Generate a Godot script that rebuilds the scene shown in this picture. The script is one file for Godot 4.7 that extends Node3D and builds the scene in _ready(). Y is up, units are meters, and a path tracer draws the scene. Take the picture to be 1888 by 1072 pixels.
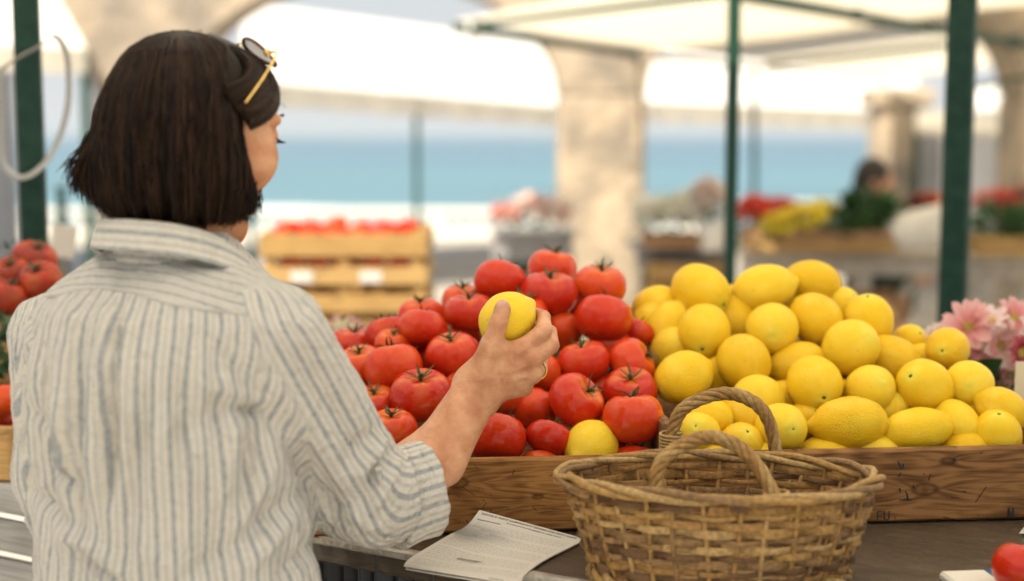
extends Node3D
# A covered market by the sea: a customer holds a lemon over heaps of tomatoes and lemons.

const EYE := Vector3(0, 1.53, 0)
const TABLE := 0.975
var rng := RandomNumberGenerator.new()
var mats := {}
var names := {}


# ---------------------------------------------------------------- mesh builder
class MB:
	var v := PackedVector3Array()
	var uv := PackedVector2Array()
	var c := PackedColorArray()
	var idx := PackedInt32Array()
	var nrm := PackedVector3Array()
	var col := Color(1, 1, 1)

	func vert(p: Vector3, t := Vector2.ZERO) -> int:
		v.append(p)
		uv.append(t)
		c.append(col)
		return v.size() - 1

	func tri(a: int, b: int, d: int) -> void:
		idx.append(a)
		idx.append(b)
		idx.append(d)

	func quad(a: int, b: int, d: int, e: int) -> void:
		tri(a, b, d)
		tri(a, d, e)

	# flat quad with vertices of its own
	func face(a: Vector3, b: Vector3, d: Vector3, e: Vector3, w := 1.0, h := 1.0) -> void:
		var i := vert(a, Vector2(0, 0))
		vert(b, Vector2(w, 0))
		vert(d, Vector2(w, h))
		vert(e, Vector2(0, h))
		quad(i, i + 1, i + 2, i + 3)

	# rows x cols lattice of points, row-major
	func lattice(pts: PackedVector3Array, cols: int, close := false, us := 1.0, vs := 1.0) -> void:
		var rows := pts.size() / cols
		var base := v.size()
		for i in rows:
			for j in cols:
				vert(pts[i * cols + j], Vector2(us * j / maxf(1, cols - (0 if close else 1)), vs * i / maxf(1, rows - 1)))
		for i in rows - 1:
			for j in cols - (0 if close else 1):
				var k := (j + 1) % cols
				quad(base + i * cols + j, base + i * cols + k, base + (i + 1) * cols + k, base + (i + 1) * cols + j)

	func tube(path: PackedVector3Array, rad: PackedFloat32Array, sides := 6, caps := true, flat := 1.0, up := Vector3.ZERO) -> void:
		var n := path.size()
		var base := v.size()
		var t := (path[1] - path[0]).normalized()
		var u := up if up != Vector3.ZERO else (Vector3.UP if absf(t.y) < 0.9 else Vector3.RIGHT)
		u = (u - t * u.dot(t)).normalized()
		var run := 0.0
		for i in n:
			var t2 := (path[mini(i + 1, n - 1)] - path[maxi(i - 1, 0)]).normalized()
			if up != Vector3.ZERO:
				u = up
			u = (u - t2 * u.dot(t2)).normalized()
			var w := t2.cross(u)
			var r := rad[mini(i, rad.size() - 1)]
			if i > 0:
				run += path[i].distance_to(path[i - 1])
			for j in sides:
				var a := TAU * j / sides
				vert(path[i] + u * (cos(a) * r * flat) + w * (sin(a) * r), Vector2(run * 10.0, float(j) / sides))
		for i in n - 1:
			for j in sides:
				var k := (j + 1) % sides
				quad(base + i * sides + j, base + (i + 1) * sides + j, base + (i + 1) * sides + k, base + i * sides + k)
		if caps:
			for e in 2:
				var o := base + (0 if e == 0 else (n - 1) * sides)
				for j in range(1, sides - 1):
					if e == 0:
						tri(o, o + j, o + j + 1)
					else:
						tri(o, o + j + 1, o + j)

	# chamfered box between two corners
	func box(lo: Vector3, hi: Vector3, bev := 0.004, xf := Transform3D.IDENTITY) -> void:
		var m := (lo + hi) / 2
		var h := (hi - lo) / 2
		bev = minf(bev, minf(h.x, minf(h.y, h.z)) * 0.6)
		var g := {}
		for s in 8:
			var sg := Vector3(1 if s & 1 else -1, 1 if s & 2 else -1, 1 if s & 4 else -1)
			for ax in 3:
				var q := Vector3(h.x - bev, h.y - bev, h.z - bev)
				q[ax] = h[ax]
				g[s * 3 + ax] = xf * (m + q * sg)
		for ax in 3:
			var b1 := (ax + 1) % 3
			var b2 := (ax + 2) % 3
			for sd in 2:
				var ids := []
				for k in [[0, 0], [1, 0], [1, 1], [0, 1]]:
					ids.append(((sd << ax) | (k[0] << b1) | (k[1] << b2)) * 3 + ax)
				if sd == 1:
					ids.reverse()
				face(g[ids[0]], g[ids[1]], g[ids[2]], g[ids[3]], 2.0 * h[b1] if sd == 0 else 2.0 * h[b2], 2.0 * h[b2] if sd == 0 else 2.0 * h[b1])
			for k1 in 2:
				for k2 in 2:
					var a := (k1 << b1) | (k2 << b2)
					var b := a | (1 << ax)
					var q := [g[a * 3 + b1], g[b * 3 + b1], g[b * 3 + b2], g[a * 3 + b2]]
					if (k1 + k2) % 2 == 1:
						q.reverse()
					face(q[0], q[1], q[2], q[3])
		for s in 8:
			var i := vert(g[s * 3])
			vert(g[s * 3 + 1])
			vert(g[s * 3 + 2])
			if (s & 1) + ((s >> 1) & 1) + ((s >> 2) & 1) in [0, 2]:
				tri(i, i + 1, i + 2)
			else:
				tri(i, i + 2, i + 1)

	# flat convex or concave outline in a plane, with thickness along dir
	func slab(outline: PackedVector3Array, dir: Vector3) -> void:
		var n := dir.normalized()
		var ax := (outline[1] - outline[0]).normalized()
		var ay := n.cross(ax)
		var flat2 := PackedVector2Array()
		for p in outline:
			flat2.append(Vector2(p.dot(ax), p.dot(ay)))
		var t := Geometry2D.triangulate_polygon(flat2)
		for side in 2:
			var b := v.size()
			for k in outline.size():
				vert(outline[k] + dir * side, flat2[k])
			for k in range(0, t.size(), 3):
				if side == 0:
					tri(b + t[k], b + t[k + 1], b + t[k + 2])
				else:
					tri(b + t[k], b + t[k + 2], b + t[k + 1])
		for k in outline.size():
			var q := (k + 1) % outline.size()
			face(outline[k], outline[k] + dir, outline[q] + dir, outline[q])

	func turn_over() -> void:
		for i in range(0, idx.size(), 3):
			var t := idx[i + 1]
			idx[i + 1] = idx[i + 2]
			idx[i + 2] = t

	func normals() -> PackedVector3Array:
		var n := PackedVector3Array()
		n.resize(v.size())
		for i in range(0, idx.size(), 3):
			var a := v[idx[i]]
			var f := (v[idx[i + 2]] - a).cross(v[idx[i + 1]] - a)
			n[idx[i]] += f
			n[idx[i + 1]] += f
			n[idx[i + 2]] += f
		for i in n.size():
			n[i] = n[i].normalized() if n[i].length_squared() > 0 else Vector3.UP
		return n

	# around: faces should look away from this point (INF: leave the winding)
	func commit(around := Vector3.INF, weld := false) -> ArrayMesh:
		if around != Vector3.INF:
			var s := 0.0
			for i in range(0, idx.size(), 3):
				var a := v[idx[i]]
				s += (v[idx[i + 2]] - a).cross(v[idx[i + 1]] - a).dot(a - around)
			if s < 0:
				turn_over()
		var n := nrm if nrm.size() == v.size() else normals()
		if weld:
			var sums := {}
			for i in v.size():
				var k := Vector3i((v[i] * 20000.0).round())
				sums[k] = sums.get(k, Vector3.ZERO) + n[i]
			for i in v.size():
				n[i] = sums[Vector3i((v[i] * 20000.0).round())].normalized()
		var arr := []
		arr.resize(Mesh.ARRAY_MAX)
		arr[Mesh.ARRAY_VERTEX] = v
		arr[Mesh.ARRAY_NORMAL] = n
		arr[Mesh.ARRAY_TEX_UV] = uv
		arr[Mesh.ARRAY_COLOR] = c
		arr[Mesh.ARRAY_INDEX] = idx
		var m := ArrayMesh.new()
		m.add_surface_from_arrays(Mesh.PRIMITIVE_TRIANGLES, arr)
		return m


# ---------------------------------------------------------------- smooth solids
# A field on a grid that takes tapered capsules one by one and joins them with a smooth minimum; meshed as surface nets.
class Field:
	var lo: Vector3
	var h: float
	var nx: int
	var ny: int
	var nz: int
	var f := PackedFloat32Array()

	func _init(a: Vector3, b: Vector3, cell: float) -> void:
		lo = a
		h = cell
		nx = int((b.x - a.x) / cell) + 2
		ny = int((b.y - a.y) / cell) + 2
		nz = int((b.z - a.z) / cell) + 2
		f.resize(nx * ny * nz)
		f.fill(1.0)

	func bone(a: Vector3, b: Vector3, ra: float, rb: float, k := 0.01, cut := false) -> void:
		var m := maxf(ra, rb) + k + h * 3.0
		var p0 := (a.min(b) - Vector3(m, m, m) - lo) / h
		var p1 := (a.max(b) + Vector3(m, m, m) - lo) / h
		var ab := b - a
		var ll := maxf(ab.length_squared(), 1e-9)
		var dr := rb - ra
		for z in range(maxi(0, int(p0.z)), mini(nz, int(p1.z) + 1)):
			for y in range(maxi(0, int(p0.y)), mini(ny, int(p1.y) + 1)):
				var row := (z * ny + y) * nx
				for x in range(maxi(0, int(p0.x)), mini(nx, int(p1.x) + 1)):
					var p := lo + Vector3(x, y, z) * h
					var t := clampf((p - a).dot(ab) / ll, 0.0, 1.0)
					var d := p.distance_to(a + ab * t) - ra - dr * t
					var o := f[row + x]
					if cut:
						var e := maxf(k - absf(o + d), 0.0) / k
						f[row + x] = maxf(o, -d) + e * e * k * 0.25
					elif absf(o - d) < k:
						var e := (k - absf(o - d)) / k
						f[row + x] = minf(o, d) - e * e * k * 0.25
					elif d < o:
						f[row + x] = d

	# an ellipsoid: xf carries the unit ball to it
	func ball(xf: Transform3D, k := 0.01, cut := false) -> void:
		var inv := xf.affine_inverse()
		var s := xf.basis.get_scale()
		var least := minf(s.x, minf(s.y, s.z))
		var m := maxf(s.x, maxf(s.y, s.z)) + k + h * 3.0
		var p0 := (xf.origin - Vector3(m, m, m) - lo) / h
		var p1 := (xf.origin + Vector3(m, m, m) - lo) / h
		for z in range(maxi(0, int(p0.z)), mini(nz, int(p1.z) + 1)):
			for y in range(maxi(0, int(p0.y)), mini(ny, int(p1.y) + 1)):
				var row := (z * ny + y) * nx
				for x in range(maxi(0, int(p0.x)), mini(nx, int(p1.x) + 1)):
					var p := lo + Vector3(x, y, z) * h
					var q := inv * p
					var ql := q.length()
					var g := (q / (s * s) * s).length()
					var d := (ql - 1.0) * least if ql < 0.2 else ql * (ql - 1.0) / maxf((inv.basis.transposed() * q).length(), 1e-6)
					var o := f[row + x]
					if cut:
						var e := maxf(k - absf(o + d), 0.0) / k
						f[row + x] = maxf(o, -d) + e * e * k * 0.25
					elif absf(o - d) < k:
						var e := (k - absf(o - d)) / k
						f[row + x] = minf(o, d) - e * e * k * 0.25
					elif d < o:
						f[row + x] = d

	func value(p: Vector3) -> float:
		var q := (p - lo) / h
		if q.x < 0 or q.y < 0 or q.z < 0 or q.x >= nx - 1 or q.y >= ny - 1 or q.z >= nz - 1:
			return 1.0
		var i := (int(q.z) * ny + int(q.y)) * nx + int(q.x)
		var t := q - q.floor()
		var a := lerpf(lerpf(f[i], f[i + 1], t.x), lerpf(f[i + nx], f[i + nx + 1], t.x), t.y)
		i += nx * ny
		var b := lerpf(lerpf(f[i], f[i + 1], t.x), lerpf(f[i + nx], f[i + nx + 1], t.x), t.y)
		return lerpf(a, b, t.z)

	func mesh(into: MB) -> void:
		var cellv := PackedInt32Array()
		cellv.resize(nx * ny * nz)
		cellv.fill(-1)
		var off := [0, 1, nx, nx + 1, nx * ny, nx * ny + 1, nx * ny + nx, nx * ny + nx + 1]
		var edges := [[0, 1], [2, 3], [4, 5], [6, 7], [0, 2], [1, 3], [4, 6], [5, 7], [0, 4], [1, 5], [2, 6], [3, 7]]
		var at := [Vector3(0, 0, 0), Vector3(1, 0, 0), Vector3(0, 1, 0), Vector3(1, 1, 0), Vector3(0, 0, 1), Vector3(1, 0, 1), Vector3(0, 1, 1), Vector3(1, 1, 1)]
		var near := h * 3.0
		var w := PackedFloat32Array()
		w.resize(8)
		for z in nz - 1:
			for y in ny - 1:
				var row := (z * ny + y) * nx
				for x in nx - 1:
					var i := row + x
					if absf(f[i]) > near:
						continue
					var neg := 0
					for k in 8:
						w[k] = f[i + off[k]]
						if w[k] < 0.0:
							neg += 1
					if neg == 0 or neg == 8:
						continue
					var s := Vector3.ZERO
					var n := 0
					for e in edges:
						var a := w[e[0]]
						var b := w[e[1]]
						if (a < 0.0) != (b < 0.0):
							s += (at[e[0]] as Vector3).lerp(at[e[1]], a / (a - b))
							n += 1
					cellv[i] = into.vert(lo + (Vector3(x, y, z) + s / n) * h)
		var step := [1, nx, nx * ny]
		for z in range(1, nz - 1):
			for y in range(1, ny - 1):
				var row := (z * ny + y) * nx
				for x in range(1, nx - 1):
					var i := row + x
					var a := f[i]
					if absf(a) > near:
						continue
					for ax in 3:
						var b := f[i + step[ax]]
						if (a < 0.0) == (b < 0.0):
							continue
						var u: int = step[(ax + 1) % 3]
						var t: int = step[(ax + 2) % 3]
						var q0 := cellv[i]
						var q1 := cellv[i - u]
						var q2 := cellv[i - u - t]
						var q3 := cellv[i - t]
						if q0 < 0 or q1 < 0 or q2 < 0 or q3 < 0:
							continue
						if a < 0.0:
							into.quad(q0, q3, q2, q1)
						else:
							into.quad(q0, q1, q2, q3)


# ---------------------------------------------------------------- scene helpers
func numbered(n: String) -> String:
	if not names.has(n):
		names[n] = 0
		return n
	names[n] += 1
	return "%s_%03d" % [n, names[n]]


func tag(o: Node, label: String, category := "", group := "", kind := "") -> Node:
	o.set_meta("label", label)
	if category:
		o.set_meta("category", category)
	if group:
		o.set_meta("group", group)
	if kind:
		o.set_meta("kind", kind)
	return o


func thing(called: String, label: String, category: String, at := Vector3.ZERO, turn := 0.0, group := "") -> Node3D:
	var o := Node3D.new()
	o.name = numbered(called)
	add_child(o)
	o.position = at
	o.rotation.y = turn
	tag(o, label, category, group)
	return o


func part(called: String, mesh: Mesh, m: Material, parent: Node = null) -> MeshInstance3D:
	var o := MeshInstance3D.new()
	o.mesh = mesh
	o.material_override = m
	if parent == null:
		o.name = numbered(called)
		add_child(o)
	else:
		o.name = called
		if parent.has_node(NodePath(called)):
			var k := 1
			while parent.has_node(NodePath("%s_%03d" % [called, k])):
				k += 1
			o.name = "%s_%03d" % [called, k]
		parent.add_child(o, true)
	return o


func struct(called: String, mesh: Mesh, m: Material, label: String) -> MeshInstance3D:
	var o := part(called, mesh, m)
	tag(o, label, "", "", "structure")
	return o


func lin(r: float, g: float, b: float) -> Color:
	return Color(r, g, b).linear_to_srgb()


func mat(key: String, color: Color, rough := 0.7, spec := 0.5) -> StandardMaterial3D:
	if mats.has(key):
		return mats[key]
	var m := StandardMaterial3D.new()
	m.albedo_color = color.linear_to_srgb()
	m.roughness = rough
	m.metallic_specular = spec
	mats[key] = m
	return m


func noise(freq: float, oct := 4, kind := FastNoiseLite.TYPE_SIMPLEX_SMOOTH, sd := 1) -> FastNoiseLite:
	var n := FastNoiseLite.new()
	n.noise_type = kind
	n.frequency = freq
	n.fractal_octaves = oct
	n.seed = sd
	return n


func ntex(n: FastNoiseLite, size: int, ramp: Array, at: Array, normal := false, bump := 4.0) -> NoiseTexture2D:
	var t := NoiseTexture2D.new()
	t.width = size
	t.height = size
	t.seamless = true
	t.seamless_blend_skirt = 0.25
	t.noise = n
	if normal:
		t.as_normal_map = true
		t.bump_strength = bump
	elif ramp.size():
		var g := Gradient.new()
		g.offsets = PackedFloat32Array(at)
		var cs := PackedColorArray()
		for k in ramp:
			cs.append((k as Color).linear_to_srgb())
		g.colors = cs
		t.color_ramp = g
	return t


# a material with a two-tone noise colour and a noise relief, laid triplanar in the object's own axes
func blotch(key: String, a: Color, b: Color, scale: float, rough: float, bump := 3.0, freq := 0.012, sd := 3) -> StandardMaterial3D:
	if mats.has(key):
		return mats[key]
	var m := StandardMaterial3D.new()
	m.albedo_texture = ntex(noise(freq, 5, FastNoiseLite.TYPE_SIMPLEX_SMOOTH, sd), 256, [a, a.lerp(b, 0.5), b], [0.25, 0.5, 0.75])
	m.normal_enabled = bump > 0.0
	if bump > 0.0:
		m.normal_texture = ntex(noise(freq * 5.0, 3, FastNoiseLite.TYPE_SIMPLEX_SMOOTH, sd + 1), 256, [], [], true, bump)
	m.roughness = rough
	m.uv1_triplanar = true
	m.uv1_scale = Vector3.ONE * scale
	mats[key] = m
	return m


# wood with the grain along u of the texture
func wood_image(base: Color, dark: Color, sd: int, w := 512, h := 256, knots := 2, streak := 1.0, given := []) -> Image:
	var im := Image.create(w, h, false, Image.FORMAT_RGB8)
	var n1 := noise(0.004, 3, FastNoiseLite.TYPE_SIMPLEX_SMOOTH, sd)
	var n2 := noise(0.02, 4, FastNoiseLite.TYPE_SIMPLEX_SMOOTH, sd + 7)
	var r := RandomNumberGenerator.new()
	r.seed = sd
	var kn := []
	for k in knots:
		kn.append([r.randf() * w, (0.15 + 0.7 * r.randf()) * h, r.randf_range(9, 17)])
	for e in given:
		kn.append(e)
	for y in h:
		for x in w:
			var yy := float(y)
			var ring := 0.0
			var core := 0.0
			for k in kn:
				var dx: float = (x - k[0]) * 0.45
				var dy: float = y - k[1]
				var d := sqrt(dx * dx + dy * dy)
				yy += k[2] * 2.2 * exp(-d / (k[2] * 1.6)) * signf(dy)
				core = maxf(core, clampf(1.3 - d / (k[2] * 0.62), 0.0, 1.0))
				ring = maxf(ring, exp(-pow((d - k[2] * 0.75) / 3.0, 2.0)))
			var g := n1.get_noise_2d(x * 0.6, yy * 5.0) * 14.0
			var grain := 0.5 + 0.5 * sin(g + yy * 0.22)
			var fine := n2.get_noise_2d(x * 0.35, yy * 9.0)
			var t := clampf(0.38 + 0.5 * (grain - 0.5) * streak + 0.75 * fine + 0.45 * n1.get_noise_2d(x * 2.0, y * 2.0), 0.0, 1.0)
			var cc := base.lerp(dark, t)
			cc = cc.lerp(dark * 0.45, ring * 0.75)
			cc = cc.lerp(dark * 0.9, core * 0.6)
			im.set_pixel(x, y, cc.linear_to_srgb())
	return im


func wood(key: String, base: Color, dark: Color, sd: int, scale: Vector3, knots := 2, rough := 0.75) -> StandardMaterial3D:
	if mats.has(key):
		return mats[key]
	var m := StandardMaterial3D.new()
	var im := wood_image(base, dark, sd, 512, 256, knots)
	m.albedo_texture = ImageTexture.create_from_image(im)
	var bump := im.duplicate() as Image
	bump.convert(Image.FORMAT_RGBA8)
	bump.bump_map_to_normal_map(2.0)
	m.normal_enabled = true
	m.normal_texture = ImageTexture.create_from_image(bump)
	m.normal_scale = 0.6
	m.roughness = rough
	m.uv1_triplanar = true
	m.uv1_triplanar_sharpness = 8.0
	m.uv1_scale = scale
	mats[key] = m
	return m


# a board whose whole face is one picture: x0 its left end, w and h its size in metres, knots in pixels
func board_mat(key: String, base: Color, dark: Color, sd: int, x0: float, w: float, h: float, knots: Array) -> StandardMaterial3D:
	var m := StandardMaterial3D.new()
	var im := wood_image(base, dark, sd, 1024, int(1024.0 * h / w), 0, 1.3, knots)
	var q := RandomNumberGenerator.new()
	q.seed = sd
	for k in 46:
		# scratches, specks and old stains
		var p := Vector2(q.randf() * 1024, q.randf() * im.get_height())
		var d := Vector2.from_angle(q.randf_range(-0.5, 2.2)) * q.randf_range(2, 16 if k % 4 else 40)
		var dk := q.randf_range(0.3, 0.7)
		for s in int(d.length()) + 1:
			var pp := p + d * s / maxf(1.0, d.length())
			if pp.x >= 0 and pp.x < 1023 and pp.y >= 0 and pp.y < im.get_height() - 1:
				for e in 2:
					im.set_pixel(int(pp.x) + e, int(pp.y), im.get_pixel(int(pp.x) + e, int(pp.y)) * dk)
	m.albedo_texture = ImageTexture.create_from_image(im)
	var bump := im.duplicate() as Image
	bump.convert(Image.FORMAT_RGBA8)
	bump.bump_map_to_normal_map(2.0)
	m.normal_enabled = true
	m.normal_texture = ImageTexture.create_from_image(bump)
	m.normal_scale = 0.5
	m.roughness = 0.72
	m.metallic_specular = 0.3
	m.uv1_triplanar = true
	m.uv1_triplanar_sharpness = 12.0
	m.uv1_scale = Vector3(1.0 / w, 1.0 / h, 1.0 / w)
	m.uv1_offset = Vector3(-x0 / w, 0, 0)
	return m


func path3(pts: Array, n: int) -> PackedVector3Array:
	var cv := Curve3D.new()
	cv.bake_interval = 0.01
	for i in pts.size():
		var t: Vector3 = (pts[mini(i + 1, pts.size() - 1)] - pts[maxi(i - 1, 0)]) / 6.0
		cv.add_point(pts[i], -t, t)
	var out := PackedVector3Array()
	for i in n:
		var s := float(i) / (n - 1) * (pts.size() - 1)
		out.append(cv.samplef(s))
	return out


func bar(a: Vector3, b: Vector3, w: float, d: float, up := Vector3.UP, bev := 0.004) -> ArrayMesh:
	var m := MB.new()
	var z := (b - a).normalized()
	var x := up.cross(z).normalized()
	var y := z.cross(x)
	m.box(Vector3(-w / 2, -d / 2, 0), Vector3(w / 2, d / 2, a.distance_to(b)), bev, Transform3D(Basis(x, y, z), a))
	return m.commit()


func bx(lo: Vector3, hi: Vector3, bev := 0.004) -> ArrayMesh:
	var m := MB.new()
	m.box(lo, hi, bev)
	return m.commit()


func facing(axis: Vector3, roll := 0.0) -> Basis:
	var y := axis.normalized()
	var x := (Vector3.RIGHT if absf(y.x) < 0.8 else Vector3.BACK)
	x = (x - y * x.dot(y)).normalized()
	return Basis(x, y, x.cross(y)) * Basis(Vector3.UP, roll)



func _ready() -> void:
	rng.seed = 20
	# ---- camera
	var cam := Camera3D.new()
	cam.name = "camera"
	add_child(cam)
	var lens := CameraAttributesPhysical.new()
	lens.frustum_focal_length = 58.2
	lens.frustum_focus_distance = 1.91
	lens.frustum_near = 0.05
	lens.frustum_far = 6000.0
	lens.exposure_aperture = 2.1
	cam.attributes = lens
	cam.position = EYE
	cam.rotation.x = -atan(291.0 / 2600.0)
	cam.fov = rad_to_deg(2.0 * atan(536.0 / 2600.0))
	cam.near = 0.05
	cam.far = 6000.0
	cam.current = true
	# ---- sky, air and exposure
	var we := WorldEnvironment.new()
	we.name = "world_environment"
	add_child(we)
	var env := Environment.new()
	we.environment = env
	env.background_mode = Environment.BG_SKY
	var sm := ProceduralSkyMaterial.new()
	sm.sky_top_color = Color(0.66, 0.72, 0.80)
	sm.sky_horizon_color = Color(0.87, 0.88, 0.88)
	sm.sky_curve = 0.25
	sm.ground_bottom_color = Color(0.35, 0.33, 0.3)
	sm.ground_horizon_color = Color(0.72, 0.78, 0.8)
	sm.sun_angle_max = 20.0
	sm.sun_curve = 0.05
	sm.sky_energy_multiplier = 0.80
	env.sky = Sky.new()
	env.sky.sky_material = sm
	env.tonemap_mode = Environment.TONE_MAPPER_LINEAR
	env.tonemap_exposure = 1.78
	env.sdfgi_enabled = true
	env.ssao_enabled = true
	env.ssil_enabled = true
	env.fog_enabled = true
	env.fog_density = 0.0006
	env.fog_light_color = Color(0.86, 0.91, 0.95)
	# ---- sun
	var sun := DirectionalLight3D.new()
	sun.name = "sun"
	add_child(sun)
	sun.rotation = Vector3(deg_to_rad(-52), deg_to_rad(-32), 0)
	sun.light_energy = 1.6
	sun.light_color = Color(1.0, 0.945, 0.85)
	sun.light_angular_distance = 0.5
	sun.shadow_enabled = true

	build_ground()
	build_arcade()
	build_canopies()
	build_posts()
	build_far_stalls()
	build_table()
	build_crates()
	build_fruit()
	build_left_stall()
	build_flowers()
	build_basket()
	build_paper()
	build_woman()


# ================================================================ ground and sea
func build_ground() -> void:
	var g := MB.new()
	g.face(Vector3(-60, 0, 12), Vector3(60, 0, 12), Vector3(60, 0, -21.4), Vector3(-60, 0, -21.4))
	g.face(Vector3(-60, 0, -21.4), Vector3(60, 0, -21.4), Vector3(60, -4.5, -22.2), Vector3(-60, -4.5, -22.2))
	struct("ground", g.commit(Vector3(0, -3, 0)), blotch("paving", Color(0.50, 0.46, 0.40), Color(0.40, 0.37, 0.33), 0.4, 0.85, 2.0), "pale worn stone paving of the market square")
	# shingle beach and the sea
	g = MB.new()
	g.face(Vector3(-400, -4.3, -21.6), Vector3(400, -4.3, -21.6), Vector3(400, -5.0, -95), Vector3(-400, -5.0, -95))
	struct("beach", g.commit(Vector3(0, -30, 0)), blotch("sand", Color(0.5, 0.44, 0.34), Color(0.4, 0.35, 0.27), 0.1, 0.95, 0.0), "sandy beach below the promenade")
	g = MB.new()
	var n := noise(0.05, 3)
	var pts := PackedVector3Array()
	var zs := []
	var z := 62.0
	while z < 5600.0:
		zs.append(z)
		z *= 1.035
	var cols := 41
	for i in zs.size():
		for j in cols:
			var x: float = (j - 20) / 20.0 * (120.0 + zs[i] * 0.75)
			pts.append(Vector3(x, -3.9, -zs[i]))
	g.lattice(pts, cols)
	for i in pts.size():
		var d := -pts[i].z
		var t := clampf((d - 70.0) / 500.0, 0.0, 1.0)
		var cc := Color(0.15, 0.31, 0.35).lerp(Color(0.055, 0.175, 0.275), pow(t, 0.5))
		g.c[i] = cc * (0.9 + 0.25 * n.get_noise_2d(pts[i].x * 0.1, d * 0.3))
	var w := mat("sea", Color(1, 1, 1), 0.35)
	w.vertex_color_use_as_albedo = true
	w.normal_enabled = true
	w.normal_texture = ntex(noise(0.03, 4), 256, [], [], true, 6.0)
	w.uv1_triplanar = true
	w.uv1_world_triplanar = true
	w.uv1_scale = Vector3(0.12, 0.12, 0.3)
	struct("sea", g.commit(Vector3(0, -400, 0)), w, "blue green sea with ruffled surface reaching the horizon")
	# breaking surf near the beach
	g = MB.new()
	for k in 11:
		var d := rng.randf_range(92, 110)
		var x0 := rng.randf_range(-70, 70)
		var ln := rng.randf_range(8, 40)
		var pp := PackedVector3Array()
		var rr := PackedFloat32Array()
		for i in 9:
			var t := i / 8.0
			pp.append(Vector3(x0 + ln * (t - 0.5), -3.85, -d + n.get_noise_2d(x0 + t * 60, d) * 3.0))
			rr.append((0.04 + 0.26 * sin(PI * t)) * rng.randf_range(0.7, 1.1))
		g.tube(pp, rr, 6, true, 0.5, Vector3.UP)
	var sf := struct("surf", g.commit(), mat("foam", Color(0.85, 0.88, 0.88), 0.9), "white foam of the waves breaking at the beach")
	sf.set_meta("kind", "stuff")

	# promenade balustrade
	var o := thing("balustrade", "white balustrade along the promenade in front of the sea", "railing", Vector3(0, 0, -20.7))
	var m := mat("white_paint", Color(0.80, 0.79, 0.75), 0.7)
	part("plinth", bx(Vector3(-20, 0, -0.16), Vector3(20, 0.14, 0.16), 0.01), m, o)
	part("handrail", bx(Vector3(-20, 0.34, -0.12), Vector3(20, 0.42, 0.12), 0.015), m, o)
	var b := MB.new()
	var prof := PackedVector3Array()
	for i in 9:
		var t := i / 8.0
		for j in 8:
			var r := 0.028 + 0.03 * sin(PI * pow(t, 0.7)) * (1.0 - 0.35 * t)
			prof.append(Vector3(cos(TAU * j / 8.0) * r, 0.141 + t * 0.198, sin(TAU * j / 8.0) * r))
	b.lattice(prof, 8, true)
	var bm := b.commit(Vector3(0, 0.24, 0))
	for k in 130:
		if k % 10 == 0:
			part("pier", bx(Vector3(-13.7 + k * 0.21 - 0.09, 0.142, -0.12), Vector3(-13.7 + k * 0.21 + 0.09, 0.338, 0.11), 0.01), m, o)
		else:
			var q := part("baluster", bm, m, o)
			q.position.x = -13.7 + k * 0.21


# ================================================================ stone arcade
func arch_outline(x0: float, x1: float, spring: float, rise: float, top: float) -> PackedVector3Array:
	var p := PackedVector3Array()
	for i in 25:
		var a := PI * i / 24.0
		p.append(Vector3((x0 + x1) / 2 - cos(a) * (x1 - x0) / 2, spring + sin(a) * rise, 0))
	p.append(Vector3(x1, top, 0))
	p.append(Vector3(x0, top, 0))
	return p


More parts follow.
